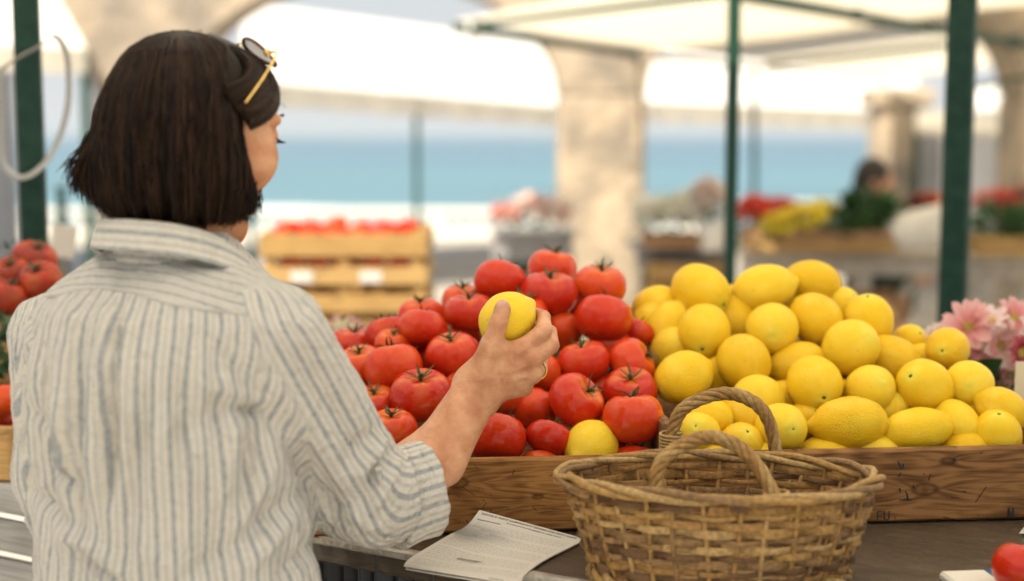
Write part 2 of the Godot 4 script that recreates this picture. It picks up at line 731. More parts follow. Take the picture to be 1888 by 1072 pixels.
func build_arcade() -> void:
	var m := blotch("limestone", Color(0.50, 0.41, 0.31), Color(0.27, 0.235, 0.195), 0.55, 0.9, 2.0, 0.012, 11)
	var o := thing("stone_arcade", "weathered pale stone arcade with low arches on square pillars", "arcade", Vector3(0, 0, -9.75))
	var th := 0.55
	# pillars: left edge, right edge
	var pillars := [[-6.1, -5.45], [-2.87, -2.24], [0.32, 0.92], [3.52, 4.12]]
	var spring := 1.80
	for p in pillars:
		var g := MB.new()
		g.box(Vector3(p[0], 0, -th), Vector3(p[1], spring, 0), 0.025)
		g.box(Vector3(p[0] - 0.06, 0.003, -th - 0.06), Vector3(p[1] + 0.06, 0.22, 0.06), 0.02)
		part("pillar", g.commit(), m, o)
	for k in pillars.size() - 1:
		var g := MB.new()
		g.slab(arch_outline(pillars[k][1], pillars[k + 1][0], spring + 0.002, 0.80, 3.6), Vector3(0, 0, -th))
		part("arch", g.commit(Vector3((pillars[k][1] + pillars[k + 1][0]) / 2, 3.2, -th / 2)), m, o)
	for p in pillars:
		part("spandrel_block", bx(Vector3(p[0] + 0.002, spring + 0.003, -th + 0.003), Vector3(p[1] - 0.002, 3.598, -0.003), 0.004), m, o)
	# the other pillar, farther off on the right
	o = thing("stone_pillar", "single far stone pillar behind the right hand flower stall", "pillar", Vector3(4.059, 1.53, -15) * Vector3(1, 0, 1))
	part("shaft", bx(Vector3(-0.24, 0, -0.24), Vector3(0.24, 1.8, 0.24), 0.03), m, o)
	part("capital", bx(Vector3(-0.32, 1.802, -0.32), Vector3(0.32, 2.0, 0.32), 0.03), m, o)
	# buildings at the sides
	var pl := blotch("grey_render", Color(0.50, 0.50, 0.50), Color(0.40, 0.40, 0.41), 0.6, 0.9, 3.0, 0.01, 21)
	o = thing("grey_house", "grey rendered house front at the far left edge", "house", Vector3(-5.72, 0, -12.2))
	part("wall", bx(Vector3(-4, 0, -3), Vector3(0.42, 5.5, 0), 0.02), pl, o)
	part("plinth", bx(Vector3(-4, 0.002, 0.002), Vector3(0.45, 0.5, 0.06), 0.01), pl, o)
	var wh := blotch("white_render", Color(0.74, 0.75, 0.77), Color(0.66, 0.67, 0.70), 0.5, 0.9, 1.0, 0.01, 22)
	o = thing("white_house", "white house with blue shutter and dark window at the right edge", "house", Vector3(4.95, 0, -13.0))
	part("wall", bx(Vector3(-0.5, 0, -3), Vector3(4.5, 1.75, 0), 0.02), wh, o)
	var wn := part("window", bx(Vector3(0.05, 0.62, 0.004), Vector3(0.28, 1.46, 0.03), 0.005), mat("dark_glass", Color(0.05, 0.07, 0.10), 0.15), o)
	for fx in [0.02, 0.29]:
		part("frame", bx(Vector3(fx, 0.6, 0.002), Vector3(fx + 0.03, 1.49, 0.05), 0.004), mat("white_paint", Color.WHITE), wn)
	part("shutter", bx(Vector3(-0.40, 0.62, 0.003), Vector3(-0.25, 1.5, 0.04), 0.005), mat("blue_shutter", Color(0.05, 0.2, 0.42), 0.6), o)


# ================================================================ canopies
func sheet(a: Vector3, b: Vector3, c: Vector3, d: Vector3, sag: float, nu := 18, nv := 12, ridges := 0.0) -> ArrayMesh:
	var g := MB.new()
	var top := PackedVector3Array()
	for s in 2:
		var pts := PackedVector3Array()
		for i in nv + 1:
			for j in nu + 1:
				var u := float(j) / nu
				var v := float(i) / nv
				var p := a.lerp(b, u).lerp(d.lerp(c, u), v)
				p.y -= sag * sin(PI * u) * sin(PI * v) - ridges * sin(u * 40.0 + v * 3.0) * sin(PI * v) + s * 0.004
				pts.append(p)
		var base := g.v.size()
		g.lattice(pts, nu + 1)
		if s == 1:
			for q in range(g.idx.size() - nu * nv * 6, g.idx.size(), 3):
				var t := g.idx[q + 1]
				g.idx[q + 1] = g.idx[q + 2]
				g.idx[q + 2] = t
	return g.commit()


func cloth(key: String, c: Color, glow: Color) -> StandardMaterial3D:
	if mats.has(key):
		return mats[key]
	var m := mat(key, c, 0.9)
	m.backlight_enabled = true
	m.backlight = glow
	m.normal_enabled = true
	m.normal_texture = ntex(noise(0.01, 4), 256, [], [], true, 4.0)
	m.uv1_triplanar = true
	m.uv1_scale = Vector3(0.8, 0.8, 0.8)
	return m


func build_canopies() -> void:
	var beige := cloth("beige_canvas", Color(0.82, 0.77, 0.69), Color(1.15, 1.13, 1.08))
	var white := cloth("white_canvas", Color(0.84, 0.83, 0.80), Color(0.5, 0.49, 0.46))
	var green := mat("green_frame", Color(0.014, 0.055, 0.036), 0.5, 0.3)
	# big market tent on the right
	var A := Vector3(-0.3014, 2.081, -7.5)
	var F := Vector3(3.868, 2.055, -14.6)
	var o := thing("market_tent", "beige canvas market tent roof on green metal rafters, upper right", "tent", Vector3.ZERO)
	var lift := Vector3(0, 0.035, 0)
	var dirn := (A - Vector3(0.6138, 2.096, -6.1)) * Vector3(1, 0, 1)
	var N1 := A - dirn * 2.3
	var N2 := Vector3(9.0, 2.55, -4.4)
	part("canvas", sheet(A + lift, F + lift, Vector3(9.5, 2.75, -12.0), N1 + lift + Vector3(0, 0.12, 0), -0.12, 30, 20, 0.008), beige, o)
	part("canvas", sheet(N1 + lift + Vector3(0, 0.12, 0), Vector3(9.5, 2.75, -12.0), N2, Vector3(3.4, 2.6, -4.2), -0.05, 20, 10, 0.006), beige, o)
	part("rafter", bar(A, Vector3(1.089, 2.062, -10.2), 0.03, 0.05), green, o)
	part("rafter", bar(Vector3(1.106, 2.062, -10.25), F, 0.03, 0.05), beige, o)
	part("rafter", bar(A + Vector3(0.02, 0, 0.02), N1, 0.022, 0.03), green, o)
	part("rafter", bar(Vector3(0.9596, 2.112, -6.1), Vector3(3.375, 2.095, -9.3), 0.04, 0.05), green, o)
	part("rafter", bar(Vector3(1.94, 2.041, -10.9), Vector3(2.858, 2.104, -9.4), 0.035, 0.045), green, o)
	part("rafter", bar(Vector3(3.032, 1.829, -9.3), Vector3(3.161, 1.871, -8.6), 0.03, 0.03), green, o)
	var j := MB.new()
	j.box(Vector3(-0.04, -0.05, -0.04), Vector3(0.04, 0.05, 0.04), 0.012, Transform3D(Basis(), Vector3(3.233, 2.11, -9.2)))
	part("joint", j.commit(), mat("dark_metal", Color(0.03, 0.03, 0.03), 0.5), o)
	j = MB.new()
	j.box(Vector3(-0.03, -0.035, -0.03), Vector3(0.03, 0.035, 0.03), 0.012, Transform3D(Basis(), Vector3(1.782, 2.134, -7.4)))
	part("joint", j.commit(), green, o)
	j = MB.new()
	j.tube(PackedVector3Array([Vector3(-0.2301, 2.063, -7.4), Vector3(-0.1571, 2.063, -7.4)]), PackedFloat32Array([0.05, 0.05]), 12)
	part("joint", j.commit(), mat("steel", Color(0.45, 0.47, 0.47), 0.35), o)
	part("post", bar(Vector3(1.836, 2.024, -10.8), Vector3(1.875, -0.0333, -10.8), 0.035, 0.035, Vector3.RIGHT), green, o)
	# row of white tents by the sea
	white_tent("sunlit white tent roof seen through the arch behind the woman's head", Vector3(-2.308, 1.985, -12.4), Vector3(1.007, 1.769, -15), Vector3(1.177, 2.526, -17.6), Vector3(-2.784, 2.853, -14.6), 0.22)
	white_tent("white tent roof between the thin green posts", Vector3(1.472, 1.899, -16.5), Vector3(5.124, 1.796, -18), Vector3(5.816, 2.437, -20.5), Vector3(1.639, 2.604, -18.6), 0.26)
	white_tent("low white tent roof at the right edge behind the thick post", Vector3(3.421, 1.562, -12), Vector3(4.957, 1.535, -12.4), Vector3(5.667, 1.751, -14.2), Vector3(3.985, 1.748, -14), 0.05)
	white_tent("greyish white upper tent roof at the right edge", Vector3(5.104, 1.779, -16), Vector3(6.388, 1.73, -16), Vector3(7.566, 2.213, -19), Vector3(6.05, 2.141, -19), 0.04)
	white_tent("white awning corner at the top left behind the green pole", Vector3(-3.473, 2.072, -8.6), Vector3(-2.567, 2.039, -8.6), Vector3(-3.227, 2.562, -10), Vector3(-4.018, 2.6, -10), 0.16)
	# the roof over this stall
	o = thing("stall_roof", "beige canvas roof over the fruit stall itself", "tent", Vector3.ZERO)
	part("canvas", sheet(Vector3(-2.4, 2.45, -3.7), Vector3(2.6, 2.45, -3.9), Vector3(2.6, 2.6, 0.5), Vector3(-2.4, 2.6, 0.5), -0.2, 20, 16, 0.004), cloth("roof_canvas", Color(0.82, 0.81, 0.78), Color(1.2, 1.19, 1.17)), o)


func white_tent(label: String, a: Vector3, b: Vector3, c: Vector3, d: Vector3, valance: float) -> void:
	var white: Material = mats["white_canvas"]
	var beige: Material = mats["beige_canvas"]
	var o := thing("white_tent", label, "tent", Vector3.ZERO, 0.0, "white tents by the sea")
	part("roof", sheet(a, b, c, d, 0.06, 24, 10, 0.004), white, o)
	var back := (c - b) * Vector3(1, 0, 1)
	part("roof", sheet(d + Vector3(0, 0, -0.004), c + Vector3(0, 0, -0.004), b + back * 2.0, a + back * 2.0, 0.06, 12, 8), white, o)
	var g := MB.new()
	var pts := PackedVector3Array()
	for i in 3:
		for k in 61:
			var u := k / 60.0
			var p := a.lerp(b, u) - Vector3(0, 0.004, 0)
			var hang := valance * (1.0 - 0.10 * absf(sin(u * 28.0)))
			pts.append(p + Vector3(0, -hang * i / 2.0, 0.02 * sin(u * 60.0) * i / 2.0))
	g.lattice(pts, 61)
	part("valance", g.commit(), beige, o)
	for e in ([a, b, a.lerp(b, 0.42), a.lerp(b, 0.845)] if a.distance_to(b) > 3.5 and a.x < -1.0 and a.z < -10.0 else [a, b]):
		var q: Vector3 = e + back.normalized() * 0.06
		part("post", bar(Vector3(q.x, 0, q.z), q - Vector3(0, 0.01, 0), 0.05, 0.05, Vector3.RIGHT), mats["green_frame"], o)


# ================================================================ posts near the stall
func build_posts() -> void:
	var green := blotch("post_paint", Color(0.010, 0.036, 0.026), Color(0.015, 0.05, 0.036), 3.0, 0.5, 1.5, 0.02, 31)
	green.metallic_specular = 0.3
	var o := thing("tent_post", "thick dark green square post right of the lemons", "post", Vector3(1.134, 1.53, -3.6) * Vector3(1, 0, 1), deg_to_rad(-24))
	part("shaft", bx(Vector3(-0.034, 0, -0.034), Vector3(0.034, 2.47, 0.034), 0.006), green, o)
	part("foot_plate", bx(Vector3(-0.09, 0.002, -0.09), Vector3(0.09, 0.012, 0.09), 0.002), green, o)
	part("seam", bx(Vector3(-0.002, 0.02, 0.0342), Vector3(0.002, 2.46, 0.0355), 0.0005), green, o)
	o = thing("tent_post", "dark green post with a pale strap at the left edge", "post", Vector3(-1.018, 1.53, -3) * Vector3(1, 0, 1), deg_to_rad(12))
	part("shaft", bx(Vector3(-0.026, 0, -0.026), Vector3(0.026, 2.47, 0.026), 0.006), green, o)
	part("foot_plate", bx(Vector3(-0.08, 0.002, -0.08), Vector3(0.08, 0.012, 0.08), 0.002), green, o)
	o = thing("tent_post", "slim green post rising behind the lemons", "post", Vector3(0.6673, 1.53, -4.3) * Vector3(1, 0, 1), deg_to_rad(8))
	part("shaft", bx(Vector3(-0.017, 0, -0.017), Vector3(0.017, 2.45, 0.017), 0.004), mat("green_frame", Color.BLACK), o)
	part("foot_plate", bx(Vector3(-0.07, 0.002, -0.07), Vector3(0.07, 0.012, 0.07), 0.002), green, o)
	# strap looped round the left post
	var m := mat("strap", Color(0.36, 0.36, 0.34), 0.8)
	var g := MB.new()
	var rr := PackedFloat32Array([0.0062])
	g.tube(path3([Vector3(-1.057, 1.661, -2.95), Vector3(-1.023, 1.682, -2.945), Vector3(-0.9805, 1.707, -2.955), Vector3(-0.9701, 1.734, -3.03), Vector3(-0.9524, 1.697, -3.05), Vector3(-0.951, 1.605, -3.05), Vector3(-0.9636, 1.53, -3.03), Vector3(-0.9794, 1.472, -2.98), Vector3(-1.008, 1.44, -2.945), Vector3(-1.044, 1.443, -2.96), Vector3(-1.086, 1.478, -3.02), Vector3(-1.085, 1.581, -3.02), Vector3(-1.057, 1.661, -2.95)], 60), rr, 8, false, 0.35)
	tag(part("strap", g.commit(), m), "pale webbing strap hanging in a loop round the left post", "strap")
	g = MB.new()
	# low bollard behind the left tomatoes
	o = thing("bollard", "short dark green bollard behind the tomatoes on the left", "bollard", Vector3(-2.077, 1.53, -6.5) * Vector3(1, 0, 1))
	part("shaft", bx(Vector3(-0.018, 0, -0.018), Vector3(0.018, 1.26, 0.018), 0.005), green, o)
	part("cap", bx(Vector3(-0.023, 1.262, -0.023), Vector3(0.023, 1.285, 0.023), 0.006), green, o)


# ================================================================ stalls behind
func long_table(called: String, label: String, a: Vector3, b: Vector3, depth: float, th: float, m: Material, legs := true) -> Node3D:
	# a, b: front ends of the top
	var o := thing(called, label, "table", Vector3(a.x, 0, a.z), -atan2(b.z - a.z, b.x - a.x))
	var len := Vector2(b.x - a.x, b.z - a.z).length()
	part("table_top", bx(Vector3(0, a.y - 0.03, -depth), Vector3(len, a.y, 0.02), 0.006), m, o)
	part("apron", bx(Vector3(0.01, a.y - th, -0.03), Vector3(len - 0.01, a.y - 0.033, 0.0), 0.005), m, o)
	if legs:
		var n := int(len / 0.8) + 1
		for k in n + 1:
			var x := 0.05 + (len - 0.1) * k / n
			part("leg", bx(Vector3(x - 0.045, 0, -0.13), Vector3(x + 0.045, a.y - th - 0.003, -0.05), 0.006), m, o)
			part("leg", bx(Vector3(x - 0.045, 0, -depth + 0.05), Vector3(x + 0.045, a.y - 0.033, -depth + 0.13), 0.006), m, o)
			part("brace", bar(Vector3(x, a.y - th - 0.42, -0.165), Vector3(x + 0.26, a.y - th - 0.02, -0.165), 0.05, 0.06, Vector3.BACK), m, o)
	return o


func slat_crate(label: String, at: Vector3, turn: float, w: float, d: float, h: float, slats: int, m: Array, group := "", gap := 0.35) -> Node3D:
	var o := thing("wooden_crate", label, "crate", at, turn, group)
	var sh := h / slats
	for k in slats:
		var y0 := sh * k + sh * gap * 0.5
		var y1 := sh * (k + 1) - sh * gap * 0.5 * (0.0 if k == slats - 1 else 1.0)
		var mm: Material = m[k % m.size()]
		part("slat", bx(Vector3(-w / 2, y0, d / 2 - 0.012), Vector3(w / 2, y1, d / 2), 0.002), mm, o)
		part("slat", bx(Vector3(-w / 2, y0, -d / 2), Vector3(w / 2, y1, -d / 2 + 0.012), 0.002), mm, o)
		for s in [-1, 1]:
			part("slat", bx(Vector3(s * (w / 2 - 0.007) - 0.006, y0 + 0.001, -d / 2 + 0.013), Vector3(s * (w / 2 - 0.007) + 0.006, y1 - 0.001, d / 2 - 0.013), 0.002), mm, o)
	for sx in [-1, 0, 1]:
		for sz in [-1, 1]:
			part("corner_post", bx(Vector3(sx * (w / 2 - 0.035) - 0.018, 0.0, sz * (d / 2 - 0.026) - 0.012), Vector3(sx * (w / 2 - 0.035) + 0.018, h + (0.012 if sx else -0.012), sz * (d / 2 - 0.026) + 0.012), 0.003), m[0], o)
	part("bottom", bx(Vector3(-w / 2 + 0.014, 0.004, -d / 2 + 0.04), Vector3(w / 2 - 0.014, 0.016, d / 2 - 0.04), 0.002), m[0], o)
	return o


func blossoms(n: int, lo: Vector3, hi: Vector3, r: float, cols: Array, sd: int) -> ArrayMesh:
	var g := MB.new()
	var q := RandomNumberGenerator.new()
	q.seed = sd
	for k in n:
		var u := Vector3(q.randf_range(-1, 1), q.randf_range(-0.6, 1), q.randf_range(-1, 1))
		if u.length() > 1.0:
			u = u.normalized() * q.randf_range(0.7, 1.0)
		var p := (lo + hi) / 2 + u * (hi - lo) / 2
		var b := facing(u + Vector3(q.randf_range(-0.5, 0.5), 0.6, q.randf_range(-0.5, 0.5)), q.randf() * TAU)
		var cc: Color = (cols[q.randi() % cols.size()] as Color) * q.randf_range(0.8, 1.1)
		g.col = cc
		var rr := r * q.randf_range(0.7, 1.25)
		for e in 7:
			var a0 := TAU * e / 7.0
			var i := g.vert(p)
			g.vert(p + b * Vector3(cos(a0 - 0.36) * rr * 0.62, rr * 0.3, sin(a0 - 0.36) * rr * 0.62))
			g.vert(p + b * Vector3(cos(a0) * rr, rr * q.randf_range(0.1, 0.5), sin(a0) * rr))
			g.vert(p + b * Vector3(cos(a0 + 0.36) * rr * 0.62, rr * 0.3, sin(a0 + 0.36) * rr * 0.62))
			g.quad(i, i + 1, i + 2, i + 3)
	return g.commit()


func foliage(n: int, lo: Vector3, hi: Vector3, ln: float, cols: Array, sd: int) -> ArrayMesh:
	var g := MB.new()
	var q := RandomNumberGenerator.new()
	q.seed = sd
	for k in n:
		var u := Vector3(q.randf_range(-1, 1), q.randf_range(-1, 1), q.randf_range(-1, 1))
		if u.length() > 1.0:
			u = u.normalized() * q.randf_range(0.6, 1.0)
		var p := (lo + hi) / 2 + u * (hi - lo) / 2
		var dirn := (u * Vector3(1, 0.6, 1) + Vector3(q.randf_range(-0.7, 0.7), q.randf_range(0, 0.9), q.randf_range(-0.7, 0.7))).normalized()
		var b := facing(dirn, q.randf() * TAU)
		g.col = (cols[q.randi() % cols.size()] as Color) * q.randf_range(0.7, 1.2)
		var l := ln * q.randf_range(0.6, 1.3)
		var w := l * q.randf_range(0.2, 0.34)
		var i := g.vert(p)
		g.vert(p + b * Vector3(w, l * 0.45, l * 0.08))
		g.vert(p + b * Vector3(0, l, -l * 0.15))
		g.vert(p + b * Vector3(-w, l * 0.45, l * 0.08))
		g.vert(p + b * Vector3(0, l * 0.45, -0.02 * l))
		g.tri(i, i + 1, i + 4)
		g.tri(i + 1, i + 2, i + 4)
		g.tri(i + 2, i + 3, i + 4)
		g.tri(i + 3, i, i + 4)
	return g.commit()


func tinted(key: String, rough := 0.6, glow := 0.0) -> StandardMaterial3D:
	var m := mat(key, Color.WHITE, rough)
	m.vertex_color_use_as_albedo = true
	if glow > 0.0:
		m.backlight_enabled = true
		m.backlight = Color(glow, glow, glow)
	return m


func bouquet(called: String, label: String, cat: String, at: Vector3, half: Vector3, bloom: Array, leaf: Array, nb: int, nl: int, r: float, sd: int, group := "") -> Node3D:
	var o := thing(called, label, cat, at, 0.0, group)
	if nl > 0:
		var f := part("leaves", foliage(nl, Vector3(-half.x, 0.0, -half.z), Vector3(half.x, half.y * 1.5, half.z), half.y * 0.5, leaf, sd + 1), tinted("leaf_tint", 0.5, 0.25), o)
		f.set_meta("kind", "stuff")
	if nb > 0:
		var b := part("blooms", blossoms(nb, Vector3(-half.x, half.y * 0.5, -half.z), Vector3(half.x, half.y * 2.0, half.z), r, bloom, sd), tinted("petal_tint", 0.7, 1.0), o)
		b.set_meta("kind", "stuff")
	return o


func seated_person(label: String, at: Vector3, turn: float, top: Color, hair: Color, k := 1.0) -> void:
	var o := thing("person", label, "person", at, turn)
	o.scale = Vector3.ONE * k
	var f := Field.new(Vector3(-0.3, 0.4, -0.3), Vector3(0.3, 1.4, 0.4), 0.018)
	f.bone(Vector3(0, 0.5, 0), Vector3(0, 0.95, 0), 0.12, 0.11, 0.05)
	f.bone(Vector3(0, 0.98, 0), Vector3(0, 1.12, 0.01), 0.06, 0.05, 0.05)
	f.ball(Transform3D(Basis().scaled(Vector3(0.076, 0.112, 0.095)), Vector3(0, 1.22, 0.02)), 0.03)
	f.bone(Vector3(0, 1.20, 0.11), Vector3(0, 1.23, 0.10), 0.014, 0.008, 0.02)
	for s in [-1, 1]:
		f.bone(Vector3(s * 0.24, 0.68, 0.05), Vector3(s * 0.12, 0.66, 0.28), 0.04, 0.03, 0.02)
		f.bone(Vector3(s * 0.12, 0.66, 0.28), Vector3(s * 0.08, 0.66, 0.34), 0.035, 0.02, 0.02)
		f.bone(Vector3(s * 0.085, 1.22, 0.02), Vector3(s * 0.09, 1.24, 0.02), 0.02, 0.02, 0.01)
	var g := MB.new()
	f.mesh(g)
	part("body", g.commit(), mat("far_skin", Color(0.42, 0.22, 0.14), 0.6), o)
	f = Field.new(Vector3(-0.4, 0.35, -0.3), Vector3(0.4, 1.2, 0.35), 0.02)
	f.bone(Vector3(0, 0.45, 0), Vector3(0, 0.92, 0), 0.17, 0.15, 0.06)
	for s in [-1, 1]:
		f.bone(Vector3(0, 1.02, 0), Vector3(s * 0.19, 0.98, 0), 0.07, 0.07, 0.06)
		f.bone(Vector3(s * 0.19, 0.98, 0), Vector3(s * 0.25, 0.68, 0.04), 0.07, 0.06, 0.04)
		f.bone(Vector3(s * 0.25, 0.68, 0.04), Vector3(s * 0.15, 0.66, 0.22), 0.06, 0.05, 0.04)
	g = MB.new()
	f.mesh(g)
	part("jacket", g.commit(), mat("jacket_" + label.left(9), top, 0.85), o)
	f = Field.new(Vector3(-0.2, 1.0, -0.2), Vector3(0.2, 1.45, 0.2), 0.016)
	f.ball(Transform3D(Basis().scaled(Vector3(0.104, 0.12, 0.108)), Vector3(0, 1.262, -0.012)), 0.02)
	f.bone(Vector3(0, 1.2, -0.07), Vector3(0, 1.08, -0.08), 0.06, 0.05, 0.04)
	g = MB.new()
	f.mesh(g)
	part("hair", g.commit(), mat("hair_" + label.left(9), hair, 0.6), o)


func build_far_stalls() -> void:
	var pine := wood("pine", Color(0.40, 0.25, 0.085), Color(0.28, 0.16, 0.05), 5, Vector3(1.6, 3.2, 1.6))
	var pine2 := wood("pine_pale", Color(0.44, 0.285, 0.11), Color(0.33, 0.20, 0.07), 6, Vector3(1.6, 3.2, 1.6))
	var oldw := wood("old_wood", Color(0.33, 0.19, 0.09), Color(0.2, 0.11, 0.05), 7, Vector3(1.6, 3.2, 1.6))
	var whitew := blotch("white_wood", Color(0.62, 0.58, 0.50), Color(0.48, 0.45, 0.39), 2.0, 0.8, 2.0, 0.02, 41)
	# stack of slatted crates with tomatoes, behind the woman's shoulder
	var at := Vector3(-0.581, 1.53, -5) * Vector3(1, 0, 1)
	var names4 := ["bottom slatted crate of the stack behind the woman's shoulder", "second slatted crate from the bottom of the stack behind the shoulder", "third slatted crate of the stack, its slats closed", "topmost slatted pine crate with white labels, full of red tomatoes"]
	var top: Node3D
	for k in 4:
		top = slat_crate(names4[k], at + Vector3(0.006 * (k % 2), k * 0.300, 0.004 * k), deg_to_rad(3 - k), 0.575, 0.40, 0.288, 3, [pine, pine2], "stacked slatted crates", 0.36)
	for x in [-0.145, 0.09]:
		part("label", bx(Vector3(x - 0.035, 0.122, 0.2015), Vector3(x + 0.04, 0.16, 0.2035), 0.0005), mat("label_white", Color(0.55, 0.54, 0.52), 0.6), top)
	var tm := make_tomato(0)
	var n := 0
	for ix in 6:
		for iz in 4:
			var s := tm.duplicate()
			s.name = numbered("crate_tomato")
			add_child(s)
			s.scale = Vector3.ONE * rng.randf_range(0.075, 0.092)
			s.rotation = Vector3(rng.randf_range(-0.4, 0.4), rng.randf() * TAU, rng.randf_range(-0.4, 0.4))
			s.position = at + Vector3((ix - 2.5) * 0.086, 0.900 + 0.245 + rng.randf_range(0.0, 0.035) + (0.025 if iz == 1 or iz == 2 else 0.0), (iz - 1.5) * 0.085)
			tag(s, "red tomato filling the topmost slatted crate, %s from the left in its %s row" % [["first", "second", "third", "fourth", "fifth", "last"][ix], ["back", "second", "third", "front"][iz]], "tomato", "tomatoes in the far slatted crate")
			n += 1
	for ix in 5:
		var s := tm.duplicate()
		s.name = numbered("crate_tomato")
		add_child(s)
		s.scale = Vector3.ONE * 0.085
		s.position = at + Vector3((ix - 2) * 0.095, 0.900 + 0.17, 0.125)
		tag(s, "red tomato showing through the slats of the topmost crate, %s from the left" % ["first", "second", "third", "fourth", "last"][ix], "tomato", "tomatoes behind the slats")
	tm.free()
	# pink and white flowers on a grey covered table beside the pillar
	var greyt := blotch("grey_cloth", Color(0.30, 0.30, 0.31), Color(0.22, 0.22, 0.23), 1.5, 0.9, 3.0, 0.02, 42)
	long_table("flower_table", "small grey table with pink flowers left of the stone pillar", Vector3(-0.1262, 0.9415, -8.4), Vector3(0.3754, 0.9415, -8.4), 0.6, 0.16, greyt)
	var sk := part("cloth", bx(Vector3(0.02, 0.2, -0.20), Vector3(0.5, 0.75, -0.18), 0.004), mat("green_cloth", Color(0.03, 0.10, 0.06), 0.9), get_node("flower_table"))
	var pk := [Color(0.86, 0.46, 0.41), Color(0.92, 0.68, 0.63), Color(0.94, 0.86, 0.82)]
	var lf := [Color(0.03, 0.09, 0.03), Color(0.05, 0.13, 0.03), Color(0.02, 0.06, 0.02)]
	bouquet("flower_bunch", "bunch of salmon pink flowers at the left end of the grey table", "flowers", Vector3(-0.0381, 0.952, -8.25), Vector3(0.10, 0.085, 0.1), [pk[0]], lf, 60, 40, 0.035, 101, "flowers by the pillar")
	bouquet("flower_bunch", "bunch of pale pink roses in the middle of the grey table", "flowers", Vector3(0.1081, 0.952, -8.25), Vector3(0.12, 0.11, 0.1), [pk[1], pk[2]], lf, 90, 30, 0.04, 102, "flowers by the pillar")
	bouquet("flower_bunch", "bunch of white pink roses against the stone pillar", "flowers", Vector3(0.2542, 0.952, -8.25), Vector3(0.1, 0.10, 0.1), [pk[2], pk[1], pk[2]], lf, 80, 30, 0.04, 103, "flowers by the pillar")
	# white flowers right of the pillar
	var t2 := long_table("grey_table", "grey table with white flowers right of the stone pillar", Vector3(0.6973, 0.883, -8), Vector3(1.237, 0.883, -8), 0.6, 0.12, greyt, false)
	for x in [0.05, 0.46]:
		part("leg", bx(Vector3(x, 0, -0.1), Vector3(x + 0.04, 0.75, -0.06), 0.004), mat("green_frame", Color.BLACK), t2)
	var b := slat_crate("shallow brown crate of white flowers on the grey table", Vector3(0.884, 0.8982, -7.85), 0.0, 0.30, 0.26, 0.075, 2, [oldw], "", 0.1)
	var wf := [Color(0.93, 0.91, 0.84), Color(0.95, 0.94, 0.90), Color(0.86, 0.86, 0.74)]
	for k in 3:
		bouquet("flower_bunch", ["bunch of white flowers next to the pillar's right edge", "bunch of white flowers in the middle of the brown crate", "bunch of white flowers at the right end of the brown crate"][k], "flowers", Vector3(0.7591, 0.974, -7.85) + Vector3(k * 0.125, 0, 0), Vector3(0.085, 0.10 + 0.01 * k, 0.1), wf, lf, 80, 25, 0.04, 110 + k, "white flowers")
	var o := thing("white_bucket", "white plastic bucket of flowers at the right end of the grey table", "bucket", Vector3(1.107, 0.8811, -7.8))
	var g := MB.new()
	g.tube(PackedVector3Array([Vector3(0, 0, 0), Vector3(0, 0.15, 0)]), PackedFloat32Array([0.07, 0.085]), 20)
	part("pail", g.commit(), mat("white_plastic", Color(0.75, 0.74, 0.72), 0.4), o)
	g = MB.new()
	g.tube(PackedVector3Array([Vector3(0, 0.145, 0), Vector3(0, 0.155, 0)]), PackedFloat32Array([0.09, 0.09]), 20)
	part("rim", g.commit(), mat("white_plastic", Color.WHITE), o)
	bouquet("flower_bunch", "tall bunch of pale pink flowers in the white bucket", "flowers", Vector3(1.084, 1.023, -7.8), Vector3(0.085, 0.13, 0.09), [pk[2], Color(0.8, 0.66, 0.62)], lf, 100, 30, 0.04, 120)
	slat_crate("orange brown crate standing under the grey table", Vector3(0.9733, 0.5719, -7.9), 0.0, 0.42, 0.3, 0.24, 2, [pine], "", 0.2)
	slat_crate("lower orange brown crate on the ground under the grey table", Vector3(0.9733, 0.5719, -7.9) * Vector3(1, 0, 1) + Vector3(0.01, 0.16, 0), 0.0, 0.44, 0.32, 0.36, 3, [oldw, pine], "", 0.2)
	# long white table with peppers, greens and crates
	var lt := long_table("stall_table", "long weathered white table with trestle legs behind the lemons", Vector3(1.129, 0.9476, -7), Vector3(2.842, 0.9656, -6.6), 0.8, 0.11, whitew)
	slat_crate("long wooden box of yellow flowers and herbs on the white table", Vector3(1.49, 0.9654, -6.85) + Vector3(0, 0.002, 0), deg_to_rad(-2), 0.70, 0.36, 0.095, 2, [pine, oldw], "", 0.08)
	var rd := [Color(0.74, 0.07, 0.03), Color(0.82, 0.15, 0.06), Color(0.70, 0.08, 0.07)]
	var yl := [Color(0.93, 0.78, 0.06), Color(0.95, 0.82, 0.16), Color(0.85, 0.74, 0.08)]
	var gl := [Color(0.02, 0.07, 0.02), Color(0.04, 0.11, 0.03), Color(0.05, 0.14, 0.03)]
	bouquet("flower_bunch", "bunch of red flowers at the left end of the long box", "flowers", Vector3(1.168, 1.048, -6.8), Vector3(0.09, 0.09, 0.1), rd, gl, 90, 20, 0.03, 131, "bunches in the long box")
	bouquet("flower_bunch", "second bunch of red flowers behind the yellow ones", "flowers", Vector3(1.306, 1.086, -6.95), Vector3(0.09, 0.06, 0.08), rd, gl, 70, 15, 0.03, 132, "bunches in the long box")
	bouquet("flower_bunch", "bunch of yellow flowers at the left front of the long box", "flowers", Vector3(1.264, 1.002, -6.72), Vector3(0.09, 0.075, 0.08), yl, gl, 110, 20, 0.028, 133, "bunches in the long box")
	bouquet("flower_bunch", "large bunch of yellow flowers in the middle of the long box", "flowers", Vector3(1.4, 1.026, -6.75), Vector3(0.11, 0.085, 0.1), yl, gl, 140, 20, 0.028, 134, "bunches in the long box")
